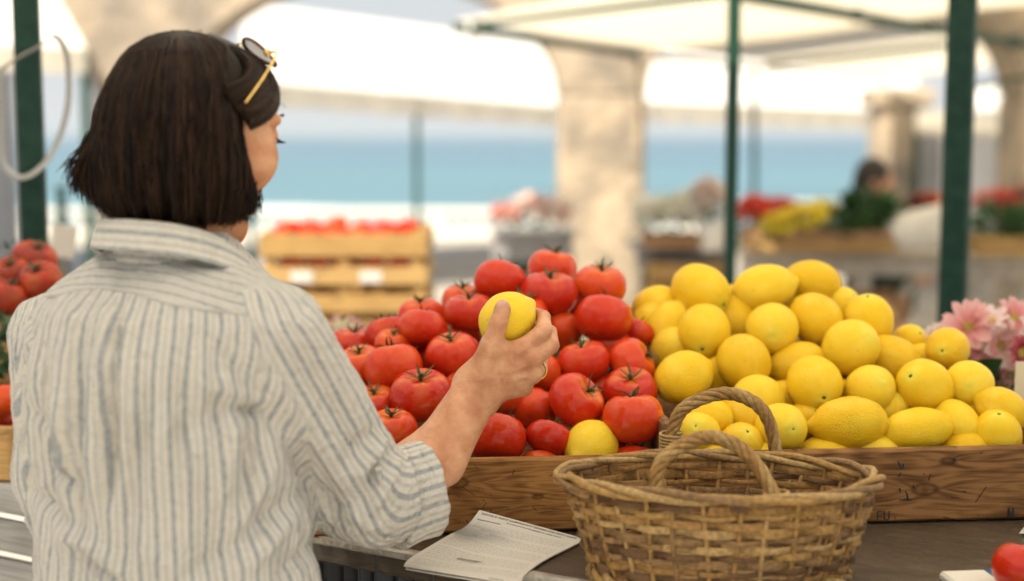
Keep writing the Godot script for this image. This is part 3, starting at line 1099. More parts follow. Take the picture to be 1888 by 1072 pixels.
	bouquet("flower_bunch", "bunch of yellow flowers next to the green herbs", "flowers", Vector3(1.52, 1.058, -6.85), Vector3(0.06, 0.075, 0.08), yl, gl, 60, 30, 0.025, 135, "bunches in the long box")
	bouquet("herb_bunch", "big dark bunch of leafy herbs in front of the vendor", "herbs", Vector3(1.718, 1.054, -6.8), Vector3(0.15, 0.12, 0.12), [], gl, 0, 420, 0.03, 136)
	bouquet("herb_bunch", "small bunch of green herbs right of the yellow flowers", "herbs", Vector3(1.583, 1.028, -6.72), Vector3(0.08, 0.06, 0.08), [], gl, 0, 160, 0.03, 137)
	bouquet("aubergine_heap", "dark purple vegetables right of the vendor", "vegetables", Vector3(2.01, 1.102, -7), Vector3(0.06, 0.05, 0.06), [Color(0.05, 0.015, 0.06), Color(0.3, 0.05, 0.03)], gl, 60, 0, 0.04, 138)
	bouquet("flower_bunch", "orange flowers just left of the thick post", "flowers", Vector3(2.106, 1.115, -7.1), Vector3(0.06, 0.055, 0.06), [Color(0.7, 0.2, 0.07)], gl, 60, 10, 0.03, 139)
	# white sack
	var f := Field.new(Vector3(-0.25, -0.02, -0.2), Vector3(0.25, 0.35, 0.2), 0.012)
	f.bone(Vector3(-0.10, 0.07, 0), Vector3(0.10, 0.07, 0), 0.08, 0.08, 0.04)
	f.bone(Vector3(-0.10, 0.12, 0), Vector3(0.12, 0.17, 0), 0.06, 0.06, 0.05)
	f.bone(Vector3(0.10, 0.15, 0), Vector3(0.15, 0.24, 0), 0.05, 0.02, 0.03)
	g = MB.new()
	f.mesh(g)
	for i in g.v.size():
		g.v[i].y = maxf(g.v[i].y, 0.0) + 0.004 * sin(g.v[i].x * 90.0)
	var sack := part("sack", g.commit(), blotch("sack_white", Color(0.72, 0.70, 0.64), Color(0.62, 0.60, 0.55), 3.0, 0.8, 4.0, 0.02, 44))
	sack.position = Vector3(1.96, 0.9709, -6.72)
	tag(sack, "crumpled white sack on the white table left of the thick post", "sack")
	slat_crate("dark crate on the ground under the white table", Vector3(1.456, 1.53, -6.5) * Vector3(1, 0, 1), 0.05, 0.7, 0.35, 0.42, 4, [oldw], "crates under the white table", 0.3)
	slat_crate("dark crate on top of the one under the white table", Vector3(1.493, 1.53, -6.5) * Vector3(1, 0, 1) + Vector3(0, 0.424, 0), -0.03, 0.62, 0.35, 0.36, 3, [oldw], "crates under the white table", 0.3)
	slat_crate("dark crate between the table's trestle legs", Vector3(1.796, 1.53, -6.3) * Vector3(1, 0, 1), 0.02, 0.5, 0.3, 0.62, 5, [oldw], "crates under the white table", 0.2)
	slat_crate("dark crate in the shadow behind the thin post", Vector3(1.146, 1.53, -6.3) * Vector3(1, 0, 1), 0.02, 0.4, 0.3, 0.7, 5, [oldw], "crates under the white table", 0.25)
	slat_crate("second dark crate under the white table, behind the thick post", Vector3(2.094, 1.53, -6.4) * Vector3(1, 0, 1), 0.0, 0.6, 0.35, 0.5, 4, [oldw], "crates under the white table", 0.3)
	# right of the thick post
	slat_crate("wooden box of geraniums right of the thick post", Vector3(2.341, 0.9648, -6.55) + Vector3(0, 0.004, 0), 0.0, 0.42, 0.3, 0.09, 2, [pine], "", 0.08)
	bouquet("geranium", "red geranium with green leaves at the right edge", "plant", Vector3(2.24, 1.044, -6.5), Vector3(0.11, 0.10, 0.1), rd, gl, 0, 200, 0.03, 141, "geraniums")
	bouquet("geranium", "second geranium, cut by the picture's right edge", "plant", Vector3(2.395, 1.044, -6.5), Vector3(0.11, 0.10, 0.1), rd, gl, 0, 200, 0.03, 142, "geraniums")
	bouquet("flower_bunch", "red and pink blooms above the geranium leaves", "flowers", Vector3(2.255, 1.151, -6.6), Vector3(0.10, 0.055, 0.08), [Color(0.7, 0.08, 0.05), Color(0.75, 0.14, 0.12), Color(0.72, 0.42, 0.36)], gl, 110, 0, 0.03, 143)
	bouquet("flower_bunch", "faded pink blooms at the right edge of the picture", "flowers", Vector3(2.393, 1.174, -6.65), Vector3(0.08, 0.055, 0.08), [Color(0.55, 0.3, 0.24), Color(0.45, 0.28, 0.22)], gl, 80, 20, 0.03, 144)
	# people
	seated_person("dark haired vendor in a dark green jacket sitting behind the herbs", Vector3(2.103, 1.53, -8.2) * Vector3(1, 0, 1) + Vector3(0, 0.04, 0), deg_to_rad(62), Color(0.012, 0.025, 0.02), Color(0.012, 0.008, 0.006), 0.98)



# ================================================================ this stall
func build_table() -> void:
	var e0 := Vector3(-0.8174, 0.975, -2.203)
	var e1 := Vector3(0.0447, 0.975, -1.709)
	var dirn := (e1 - e0).normalized()
	var inn := Vector3(dirn.z, 0, -dirn.x)
	if inn.z > 0:
		inn = -inn
	# the thing's own axes: x along the front edge, z towards the customer
	var o := thing("market_table", "long market table with a dark worn top under the crates", "table", Vector3(e0.x, 0, e0.z), -atan2(dirn.z, dirn.x))
	var m := StandardMaterial3D.new()
	var a := Color(0.085, 0.062, 0.042)
	var im := wood_image(a, a * 0.55, 51, 512, 512, 0)
	var q := RandomNumberGenerator.new()
	q.seed = 5
	for k in 70:
		var p := Vector2(q.randf() * 512, q.randf() * 512)
		var d := Vector2.from_angle(q.randf_range(-0.5, 0.2)) * q.randf_range(20, 120)
		for s in int(d.length()):
			var pp := p + d * s / d.length()
			var xx := posmod(int(pp.x), 512)
			var yy := posmod(int(pp.y + 2.0 * sin(s * 0.05)), 512)
			im.set_pixel(xx, yy, im.get_pixel(xx, yy).lerp(Color(0.5, 0.46, 0.4), 0.35))
	m.albedo_texture = ImageTexture.create_from_image(im)
	m.roughness = 0.32
	m.metallic_specular = 0.5
	m.normal_enabled = true
	m.normal_texture = ntex(noise(0.02, 4), 256, [], [], true, 1.2)
	m.uv1_triplanar = true
	m.uv1_scale = Vector3(1.6, 1.6, 1.6)
	part("table_top", bx(Vector3(-0.9, 0.935, -0.98), Vector3(1.9, 0.975, -0.0162), 0.004), m, o)
	var metal := blotch("edge_metal", Color(0.46, 0.43, 0.37), Color(0.3, 0.28, 0.24), 4.0, 0.38, 1.0, 0.03, 52)
	metal.metallic = 0.4
	part("edge_strip", bx(Vector3(0.35, 0.966, -0.0158), Vector3(1.9, 0.979, 0.0), 0.003), metal, o)
	# weathered boards under the left half
	var grey := wood("grey_board", Color(0.40, 0.385, 0.36), Color(0.24, 0.23, 0.215), 53, Vector3(1.2, 3.0, 1.2))
	part("board", bx(Vector3(-0.9, 0.928, -0.0155), Vector3(0.345, 0.976, 0.012), 0.006), grey, o)
	part("board", bx(Vector3(-0.9, 0.862, -0.014), Vector3(0.345, 0.915, 0.006), 0.006), grey, o)
	part("board", bx(Vector3(-0.9, 0.79, -0.016), Vector3(0.345, 0.850, 0.010), 0.006), grey, o)
	# pleated dark skirt under the right half
	var g := MB.new()
	var pts := PackedVector3Array()
	for i in 2:
		for k in 241:
			var x := 0.355 + 1.54 * k / 240.0
			pts.append(Vector3(x, 0.964 - 0.87 * i, -0.027 + 0.008 * sin(k * 1.35) + 0.006 * sin(k * 0.37)))
	g.lattice(pts, 241)
	part("skirt", g.commit(), mat("skirt", Color(0.022, 0.027, 0.033), 0.6), o)
	var dk := mat("table_leg", Color(0.035, 0.035, 0.033), 0.6)
	for x in [-0.82, 0.30, 1.8]:
		for z in [-0.9, -0.07]:
			part("leg", bx(Vector3(x - 0.03, 0, z - 0.03), Vector3(x + 0.03, 0.93, z + 0.03), 0.005), dk, o)


func board(o: Node3D, lo: Vector3, hi: Vector3, m: Material, called := "board") -> MeshInstance3D:
	return part(called, bx(lo, hi, 0.0035), m, o)


func build_crates() -> void:
	var a := Vector3(-0.1081, 0.978, -1.902)
	var b := Vector3(0.7354, 0.978, -1.976)
	var dirn := (b - a).normalized()
	var turn := -atan2(dirn.z, dirn.x)
	# pine with an honest knot on the left board; browner, dirtier board on the right
	var w1 := wood("crate_board", Color(0.40, 0.19, 0.058), Color(0.13, 0.055, 0.016), 61, Vector3(2.4, 7.0, 2.4), 2)
	var w2 := wood("crate_board_dark", Color(0.30, 0.15, 0.052), Color(0.10, 0.046, 0.016), 64, Vector3(2.2, 6.0, 2.2), 3)
	var o := thing("fruit_crate", "low wooden crate holding the heap of tomatoes", "crate", a, turn)
	var H := 0.104
	board(o, Vector3(-0.26, 0, -0.016), Vector3(0.338, H, 0), board_mat("front_a", Color(0.40, 0.195, 0.06), Color(0.165, 0.07, 0.02), 66, -0.26, 0.6, 0.106, [[497, 58, 15], [690, 96, 6], [985, 80, 12]]), "front_board")
	board(o, Vector3(-0.26, 0, -0.47), Vector3(0.338, H, -0.454), w1)
	board(o, Vector3(-0.26, 0.002, -0.453), Vector3(-0.244, H - 0.002, -0.017), w1)
	board(o, Vector3(0.322, 0.002, -0.453), Vector3(0.338, H + 0.045, -0.017), w2, "divider")
	board(o, Vector3(-0.243, 0.002, -0.453), Vector3(0.321, 0.010, -0.017), w2, "bottom")
	var s := MeshInstance3D.new()
	sloping(o, -0.242, 0.320, w2)
	o = thing("fruit_crate", "low dark wooden crate holding the pile of lemons", "crate", a + dirn * 0.3415, turn)
	board(o, Vector3(0, 0, -0.019), Vector3(0.80, H + 0.002, -0.002), board_mat("front_b", Color(0.31, 0.155, 0.055), Color(0.115, 0.052, 0.018), 67, 0.0, 0.8, 0.108, [[458, 78, 13], [500, 26, 7], [300, 60, 6], [160, 80, 9]]), "front_board")
	for e in [[0.018, 0.03], [0.018, 0.08], [0.775, 0.03], [0.775, 0.08], [0.40, 0.09]]:
		var nl := MB.new()
		nl.tube(PackedVector3Array([Vector3(e[0], e[1], -0.004), Vector3(e[0], e[1], -0.0012)]), PackedFloat32Array([0.0022]), 8)
		part("nail", nl.commit(), mat("nail_iron", Color(0.03, 0.022, 0.018), 0.5), o)
	board(o, Vector3(0, 0, -0.47), Vector3(0.80, H, -0.454), w2)
	board(o, Vector3(0.784, 0.002, -0.453), Vector3(0.80, H - 0.002, -0.020), w2)
	board(o, Vector3(0.0, 0.002, -0.453), Vector3(0.012, H - 0.002, -0.020), w2)
	board(o, Vector3(0.013, 0.002, -0.453), Vector3(0.783, 0.010, -0.020), w1, "bottom")
	sloping(o, 0.014, 0.56, w2)
	# stencilled marks on the front board
	var ink := mat("stencil_ink", Color(0.012, 0.02, 0.018), 0.8)
	var tm := TextMesh.new()
	var fn := SystemFont.new()
	fn.font_names = PackedStringArray(["Droid Sans Mono"])
	tm.font = fn
	tm.text = "FU"
	tm.font_size = 32
	tm.pixel_size = 0.00058
	tm.depth = 0.0006
	var t := part("stencil", tm, ink, o)
	var inv := o.transform.affine_inverse()
	t.position = on_front(inv * Vector3(0.5283, 0.9873, -1.96))
	tm = tm.duplicate()
	tm.text = "M I"
	t = part("stencil", tm, ink, o)
	t.position = on_front(inv * Vector3(0.727, 0.9874, -1.98))
	# brush strokes like a crossed 1
	var k := 0
	for st in [[1656,880,1661,872], [1670,905,1676,925], [1658,922,1684,922], [1673,914,1672,922], [1658,900,1660,908], [1666,855,1664,865], [1655,850,1662,866], [1780,960-50,1786,910]]:
		var g := MB.new()
		var p0 := inv * pix(st[0], st[1], 1.962)
		var p1 := inv * pix(st[2], st[3], 1.962)
		p0 = on_front(p0)
		p1 = on_front(p1)
		g.tube(PackedVector3Array([p0, p0.lerp(p1, 0.5) + Vector3(0.0006, 0.0006, 0), p1]), PackedFloat32Array([0.0007, 0.0016, 0.0008]), 6, true, 0.3, Vector3.BACK)
		part("ink_mark", g.commit(), ink, o)
		k += 1


func on_front(p: Vector3) -> Vector3:
	return Vector3(p.x, p.y, -0.0015)


func pix(px: float, py: float, d: float) -> Vector3:
	var p := atan(291.0 / 2600.0)
	var yc := -(py - 536.0) / 2600.0
	var y := yc * cos(p) - sin(p)
	var z := -cos(p) - yc * sin(p)
	return EYE + Vector3((px - 944.0) / 2600.0, y, z) * (d / -z)


func sloping(o: Node3D, x0: float, x1: float, m: Material) -> void:
	# the fruit lies on slats that climb to the back
	var n := int((x1 - x0) / 0.14)
	for k in n:
		var xa := x0 + (x1 - x0) * k / n + 0.004
		var xb := x0 + (x1 - x0) * (k + 1) / n - 0.004
		var g := MB.new()
		g.box(Vector3(xa, -0.008, -0.40), Vector3(xb, 0.0, 0.0), 0.002, Transform3D(Basis(Vector3.RIGHT, deg_to_rad(26)), Vector3(0, 0.028, -0.06)))
		part("display_slat", g.commit(), m, o)


var fruit_cache := {}


func make_tomato(kind: int) -> Node3D:
	# a thing one metre wide, to be scaled; the stem points up
	var o := Node3D.new()
	if not fruit_cache.has(kind):
		var q := RandomNumberGenerator.new()
		q.seed = 300 + kind
		var g := MB.new()
		var pts := PackedVector3Array()
		var ribs: int = [5, 6, 7, 5][kind]
		var ph := q.randf() * TAU
		var oval := q.randf_range(-0.035, 0.035)
		var tall: float = [0.41, 0.44, 0.39, 0.42][kind]
		var amp := PackedFloat32Array()
		for k in ribs + 1:
			amp.append(q.randf_range(0.5, 1.3))
		for i in 27:
			var t := PI * i / 26.0
			for j in 56:
				var a := TAU * j / 56.0
				var rb := cos(ribs * a + ph)
				var sel: float = amp[int(fposmod(ribs * a + ph, TAU * ribs) / TAU) % ribs]
				var groove := -pow(maxf(0.0, -rb), 3.0) * 0.075 * sel + 0.012 * rb
				var lobes := exp(-pow(t / 1.15, 2.0)) + 0.25 * exp(-pow((PI - t) / 0.8, 2.0))
				var r := 0.5 * pow(maxf(sin(t), 0.0), 0.82) * (1.0 + groove * lobes * 1.3 + oval * cos(2 * a + 1.0) + 0.012 * sin(3 * a + t * 2.0))
				var y := tall * cos(t) * (1.0 if t < PI / 2 else 0.94)
				y -= 0.15 * exp(-pow(t / 0.42, 2.0)) + 0.01 * rb * lobes
				y += 0.03 * exp(-pow((PI - t) / 0.3, 2.0))
				pts.append(Vector3(cos(a) * r, y, sin(a) * r))
		g.lattice(pts, 56, true, 1.0, 1.0)
		var top := tall - 0.15
		var body := g.commit(Vector3.ZERO, true)
		# calyx: narrow curling sepals round a stub
		g = MB.new()
		var ns := 5 + kind % 2
		for s in ns:
			var a := TAU * s / ns + q.randf_range(-0.25, 0.25)
			var ln := q.randf_range(0.14, 0.27)
			var curl := q.randf_range(0.2, 1.0)
			var side := q.randf_range(-0.5, 0.5)
			var row := PackedVector3Array()
			for i in 8:
				var u := i / 7.0
				var aa := a + side * u * u
				var r := 0.02 + ln * u
				var y := top + 0.035 + 0.10 * sin(minf(u * 1.6, 1.5)) + (curl * 0.16 - 0.04) * u * u * u
				var w := 0.034 * (1.0 - u) * (0.55 + 1.1 * u) + 0.004
				var c0 := Vector3(cos(aa) * r, y, sin(aa) * r)
				var tn := Vector3(-sin(aa), 0, cos(aa))
				row.append(c0 + tn * w + Vector3(0, 0.012, 0))
				row.append(c0 - Vector3(0, 0.004, 0))
				row.append(c0 - tn * w + Vector3(0, 0.012, 0))
			g.lattice(row, 3)
		var lean := Vector3(q.randf_range(-0.08, 0.08), 0, q.randf_range(-0.08, 0.08))
		g.tube(path3([Vector3(0, top + 0.01, 0), Vector3(0, top + 0.07, 0) + lean * 0.4, Vector3(0, top + 0.13, 0) + lean], 5), PackedFloat32Array([0.038, 0.026, 0.024, 0.024, 0.03]), 8)
		fruit_cache[kind] = [body, g.commit()]
	var m := tomato_mat(kind)
	part("fruit", fruit_cache[kind][0], m, o)
	part("calyx", fruit_cache[kind][1], mat("calyx_%d" % (kind % 2), [Color(0.035, 0.085, 0.02), Color(0.055, 0.075, 0.022)][kind % 2], 0.65), o)
	return o


func tomato_mat(kind: int) -> StandardMaterial3D:
	var key := "tomato_%d" % kind
	if mats.has(key):
		return mats[key]
	var base: Color = [Color(0.56, 0.030, 0.007), Color(0.62, 0.048, 0.009), Color(0.50, 0.022, 0.006), Color(0.64, 0.068, 0.012)][kind]
	var im := Image.create(256, 128, false, Image.FORMAT_RGB8)
	var n := noise(0.02, 3, FastNoiseLite.TYPE_SIMPLEX_SMOOTH, 70 + kind)
	var sp := noise(0.35, 1, FastNoiseLite.TYPE_SIMPLEX_SMOOTH, 80 + kind)
	for y in 128:
		var t := y / 127.0
		var shoulder := exp(-pow(t / 0.17, 2.0))
		for x in 256:
			var ang := TAU * x / 256.0
			var p := Vector3(cos(ang) * 40, y * 0.8, sin(ang) * 40)
			var v := n.get_noise_3dv(p)
			var c := base.lerp(Color(0.74, 0.22, 0.03), clampf(shoulder * (0.55 + 0.9 * v) + 0.32 * v, 0.0, 1.0))
			if sp.get_noise_3dv(p * 1.3) > 0.62:
				c = c.lerp(Color(0.7, 0.25, 0.08), 0.25)
			im.set_pixel(x, y, c.linear_to_srgb())
	var m := mat(key, Color.WHITE, 0.22, 0.22)
	m.albedo_texture = ImageTexture.create_from_image(im)
	m.clearcoat_enabled = true
	m.clearcoat = 0.4
	m.clearcoat_roughness = 0.07
	m.subsurf_scatter_enabled = true
	m.subsurf_scatter_strength = 0.12
	m.normal_enabled = true
	m.normal_texture = ntex(noise(0.012, 3), 128, [], [], true, 1.0)
	m.normal_scale = 0.35
	return m


func lemon_shape(f: float, kind: int) -> Array:
	# one unit across; the stem end points up, the nipple down
	var key := "lemon%d_%.2f" % [kind, f]
	if fruit_cache.has(key):
		return fruit_cache[key]
	var g := MB.new()
	var pts := PackedVector3Array()
	var n := noise(1.0, 3, FastNoiseLite.TYPE_SIMPLEX_SMOOTH, 400 + kind)
	var L := 0.5 * f
	var nip := 0.085 + 0.025 * kind
	for i in 41:
		var t := PI * i / 40.0
		for j in 48:
			var a := TAU * j / 48.0
			var y := -cos(t) * L
			var r := 0.5 * pow(maxf(sin(t), 0.0), 0.94)
			var e0 := exp(-pow(t / 0.26, 2.0))
			var e1 := exp(-pow((PI - t) / 0.20, 2.0))
			y -= nip * e0
			y += 0.012 * e1 - 0.03 * exp(-pow((PI - t) / 0.09, 2.0))
			var p := Vector3(cos(a) * r, y, sin(a) * r)
			var b := 0.020 * n.get_noise_3dv(p * 2.0) * sin(t) + 0.02 * n.get_noise_3dv(p * 5.0 + Vector3(9, 0, 0)) * (e0 + e1 * 1.5)
			pts.append(p * (1.0 + b * 1.6))
	g.lattice(pts, 48, true)
	var body := g.commit(Vector3.ZERO, true)
	g = MB.new()
	var star := PackedVector3Array()
	var topy := L - 0.028
	for i in 4:
		for j in 15:
			var a := TAU * j / 15.0
			var r: float = [0.0, 0.026, 0.054, 0.062][i] * (1.0 + (0.22 * cos(5 * a) if i > 1 else 0.0))
			star.append(Vector3(cos(a) * r, topy + [0.010, 0.018, 0.012, -0.02][i], sin(a) * r))
	g.lattice(star, 15, true)
	fruit_cache[key] = [body, g.commit(Vector3(0, topy - 0.1, 0))]
	return fruit_cache[key]


func lemon_mat(kind: int) -> StandardMaterial3D:
	var key := "lemon_%d" % kind
	if mats.has(key):
		return mats[key]
	var base: Color = [Color(0.84, 0.55, 0.016), Color(0.86, 0.59, 0.030), Color(0.78, 0.48, 0.012)][kind]
	var im := Image.create(256, 128, false, Image.FORMAT_RGB8)
	var n := noise(0.02, 3, FastNoiseLite.TYPE_SIMPLEX_SMOOTH, 90 + kind)
	var q := RandomNumberGenerator.new()
	q.seed = 900 + kind
	for y in 128:
		var t := y / 127.0
		var ends := exp(-pow((1.0 - t) / 0.10, 2.0)) + 0.6 * exp(-pow(t / 0.08, 2.0))
		for x in 256:
			var ang := TAU * x / 256.0
			var p := Vector3(cos(ang) * 40, y * 0.8, sin(ang) * 40)
			var v := n.get_noise_3dv(p)
			var c := base.lerp(Color(0.74, 0.66, 0.07), clampf(ends * 0.75 + 0.5 * maxf(0.0, v - 0.1), 0.0, 1.0))
			c = c.lerp(Color(0.92, 0.72, 0.12), clampf(-v * 0.5, 0.0, 0.5))
			im.set_pixel(x, y, c.linear_to_srgb())
	for k in 15:
		var cx := q.randi() % 256
		var cy := 20 + q.randi() % 90
		var rr: int = 0 if k % 4 else 1
		for dy in range(-rr, rr + 1):
			for dx in range(-rr, rr + 1):
				if dx * dx + dy * dy <= rr * rr:
					var xx := posmod(cx + dx, 256)
					var was := im.get_pixel(xx, cy + dy)
					im.set_pixel(xx, cy + dy, was.lerp(Color(0.30, 0.2, 0.06), 0.10 + 0.55 * q.randf() * (1.0 if k % 3 == 0 else 0.3)))
	var m := mat(key, Color.WHITE, 0.36, 0.30)
	m.albedo_texture = ImageTexture.create_from_image(im)
	m.subsurf_scatter_enabled = true
	m.subsurf_scatter_strength = 0.1
	m.normal_enabled = true
	var cell := noise(0.16, 2, FastNoiseLite.TYPE_CELLULAR, 5 + kind)
	cell.cellular_return_type = FastNoiseLite.RETURN_DISTANCE
	m.normal_texture = ntex(cell, 512, [], [], true, 5.0)
	m.normal_scale = 0.65
	m.uv1_scale = Vector3(1, 1, 1)
	mats[key] = m
	return m


func make_lemon(f: float, kind: int, cm: Color) -> Node3D:
	var o := Node3D.new()
	var s := lemon_shape(f, kind % 3)
	var b := part("fruit", s[0], lemon_mat(kind % 3), o)
	part("stem_end", s[1], mat("stem_%d" % (kind % 3), cm, 0.8), o)
	return o


func build_fruit() -> void:
	# centre, width, stem direction (towards the camera is the third), kind, label
	var heap := [
		[Vector3(-0.0198, 1.284, -2.331), 0.0879, Vector3(0.2, 1, -0.5), 0, "large tomato at the left end of the top row of the heap"],
		[Vector3(0.0698, 1.297, -2.407), 0.0861, Vector3(0.15, 1, 0), 1, "topmost tomato, peeping over the others at the back of the heap"],
		[Vector3(0.0613, 1.269, -2.295), 0.0962, Vector3(0.05, 1, 0.12), 2, "big tomato with green star stem just below the topmost one"],
		[Vector3(0.147, 1.277, -2.332), 0.0897, Vector3(0.1, 1, 0.12), 3, "tomato at the right end of the top row with a dark curled stem"],
		[Vector3(0.1468, 1.234, -2.24), 0.0956, Vector3(0.15, 1, -0.45), 0, "large smooth tomato under the right end of the top row"],
		[Vector3(0.0149, 1.235, -2.255), 0.0919, Vector3(0.15, 1, 0.25), 1, "tomato directly behind the lemon held in the hand"],
		[Vector3(-0.0685, 1.241, -2.264), 0.0845, Vector3(-0.05, 1, 0.08), 2, "tomato left of the held lemon with a flat brown stem"],
		[Vector3(-0.084, 1.248, -2.358), 0.0725, Vector3(0, 1, 0.1), 3, "tomato half hidden at the back of the left shoulder of the heap"],
		[Vector3(-0.143, 1.221, -2.219), 0.0777, Vector3(0.1, 1, -0.4), 0, "round tomato on the left slope with no stem showing"],
		[Vector3(-0.1507, 1.227, -2.313), 0.0783, Vector3(-0.05, 1, 0.12), 1, "tomato behind the round one on the left slope, its stem upright"],
		[Vector3(-0.2024, 1.205, -2.266), 0.0749, Vector3(-0.2, 1, -0.4), 2, "tomato at the far left of the back of the heap"],
		[Vector3(-0.1893, 1.196, -2.213), 0.0613, Vector3(0.1, 1, 0.2), 3, "smaller tomato with thin stem tucked at the left of the heap"],
		[Vector3(-0.0925, 1.188, -2.162), 0.0865, Vector3(-0.1, 1, 0.22), 0, "tomato with a long brown stem left of the woman's wrist"],
		[Vector3(-0.181, 1.173, -2.123), 0.0914, Vector3(-0.2, 1, -0.3), 1, "wide tomato right of the sleeve, halfway up the heap"],
		[Vector3(-0.1346, 1.145, -2.054), 0.0964, Vector3(0, 1, 0.28), 2, "biggest tomato, low in front, with long curling green sepals"],
		[Vector3(-0.2362, 1.169, -2.166), 0.0783, Vector3(-0.1, 1, 0.25), 3, "tomato touching the sleeve with a dark stem on top"],
		[Vector3(-0.2039, 1.126, -2.071), 0.0733, Vector3(-0.05, 1, 0.3), 0, "low tomato beside the sleeve with a spidery green stem"],
		[Vector3(-0.1725, 1.105, -1.986), 0.0749, Vector3(0, 1, 0.2), 1, "tomato lying next to the rolled cuff"],
		[Vector3(-0.0714, 1.141, -2.129), 0.0753, Vector3(-0.2, 1, -0.4), 2, "tomato mostly hidden behind the raised forearm"],
		[Vector3(-0.009, 1.135, -2.104), 0.0744, Vector3(0.2, 1, -0.5), 3, "tomato showing just under the hand"],
		[Vector3(-0.0225, 1.096, -1.98), 0.0891, Vector3(0.2, 1, -0.6), 0, "broad tomato at the crate's front edge right of the forearm"],
		[Vector3(0.0351, 1.115, -2.092), 0.0676, Vector3(0.3, 0.5, -0.8), 1, "dark tomato in the gap below the ring finger"],
		[Vector3(0.0538, 1.093, -1.989), 0.0689, Vector3(0.4, 1, -0.5), 2, "tomato left of the single lemon at the front"],
		[Vector3(0.0395, 1.055, -1.973), 0.0622, Vector3(0.1, 1, -0.5), 3, "tomato sunk behind the crate board, only its top showing"],
		[Vector3(0.0953, 1.136, -2.051), 0.0891, Vector3(0.75, 0.75, 0.35), 0, "tomato with its stem turned to the right, above the single lemon"],
		[Vector3(0.1755, 1.12, -2.004), 0.0902, Vector3(-0.05, 1, -0.15), 1, "large tomato at the front right corner of the heap"],
		[Vector3(0.179, 1.143, -2.104), 0.0826, Vector3(0, 1, 0.5), 2, "tomato with a big green star on the right of the heap"],
		[Vector3(0.0434, 1.163, -2.142), 0.0692, Vector3(0.2, 0.7, -0.7), 3, "tomato just right of the gold ring"],
		[Vector3(0.1116, 1.178, -2.157), 0.0830, Vector3(-0.2, 1, 0.05), 0, "tomato in the middle of the right half with a short black stem"],
		[Vector3(0.1868, 1.174, -2.162), 0.0798, Vector3(0.85, 0.5, 0.2), 1, "tomato with its stem pointing at the lemons"],
		[Vector3(0.2018, 1.205, -2.279), 0.0631, Vector3(0.4, 1, -0.4), 2, "tomato behind the right shoulder of the heap, next to the lemons"],
		[Vector3(0.0824, 1.207, -2.282), 0.0684, Vector3(0, 0.6, -0.8), 3, "tomato in the dark hollow right of the held lemon"],
		[Vector3(0.1781, 1.054, -1.99), 0.0735, Vector3(0.1, 1, -0.5), 0, "tomato seen through the basket's back rim"],
		[Vector3(-0.2507, 1.144, -2.188), 0.0808, Vector3(-0.2, 1, 0.2), 1, "tomato at the heap's left edge mostly behind the sleeve"],
		[Vector3(-0.2109, 1.139, -2.218), 0.0682, Vector3(0.2, 1, 0), 2, "tomato deep inside the left of the heap"],
		[Vector3(-0.0123, 1.175, -2.267), 0.0785, Vector3(0.2, 1, 0), 3, "tomato deep behind the hand"],
		[Vector3(0.0823, 1.151, -2.2), 0.0677, Vector3(0.2, 1, 0), 0, "tomato deep in the middle of the heap"],
		[Vector3(0.1589, 1.185, -2.259), 0.0730, Vector3(0.2, 1, -0.4), 1, "tomato wedged deep under the smooth one"],
		[Vector3(0.1444, 1.131, -2.164), 0.0699, Vector3(0.2, 1, -0.4), 2, "tomato wedged between the side-stemmed one and the green star"],
		[Vector3(0.1355, 1.081, -2.022), 0.0622, Vector3(0.2, 1, -0.6), 3, "tomato wedged behind the single lemon"],
		[Vector3(-0.1263, 1.168, -2.255), 0.0694, Vector3(0.1, 1, 0), 0, "tomato deep behind the long-stemmed one"],
		[Vector3(-0.0759, 1.101, -2.064), 0.0714, Vector3(0.1, 1, -0.4), 1, "tomato behind the forearm near the crate board"],
		[Vector3(-0.2616, 1.181, -2.289), 0.0845, Vector3(0.1, 1, 0), 2, "tomato behind the woman's shoulder at the heap's far left"],
		[Vector3(-0.0847, 1.201, -2.322), 0.0750, Vector3(0.1, 1, -0.2), 3, "tomato at the back, deep between the two left of the held lemon"],
		[Vector3(-0.1295, 1.181, -2.314), 0.0855, Vector3(0.1, 1, -0.2), 0, "tomato at the back of the left slope, deepest in"],
		[Vector3(0.1163, 1.241, -2.383), 0.0733, Vector3(0.1, 1, -0.2), 1, "tomato at the back between the two of the top row"],
	]
	for r in heap:
		var o := make_tomato(r[3])
		o.name = numbered("tomato")
		add_child(o)
		var ax: Vector3 = r[2]
		o.transform = Transform3D(facing(ax, rng.randf() * TAU).scaled(Vector3.ONE * r[1]), r[0])
		tag(o, r[4], "tomato", "tomatoes heaped in the crate")
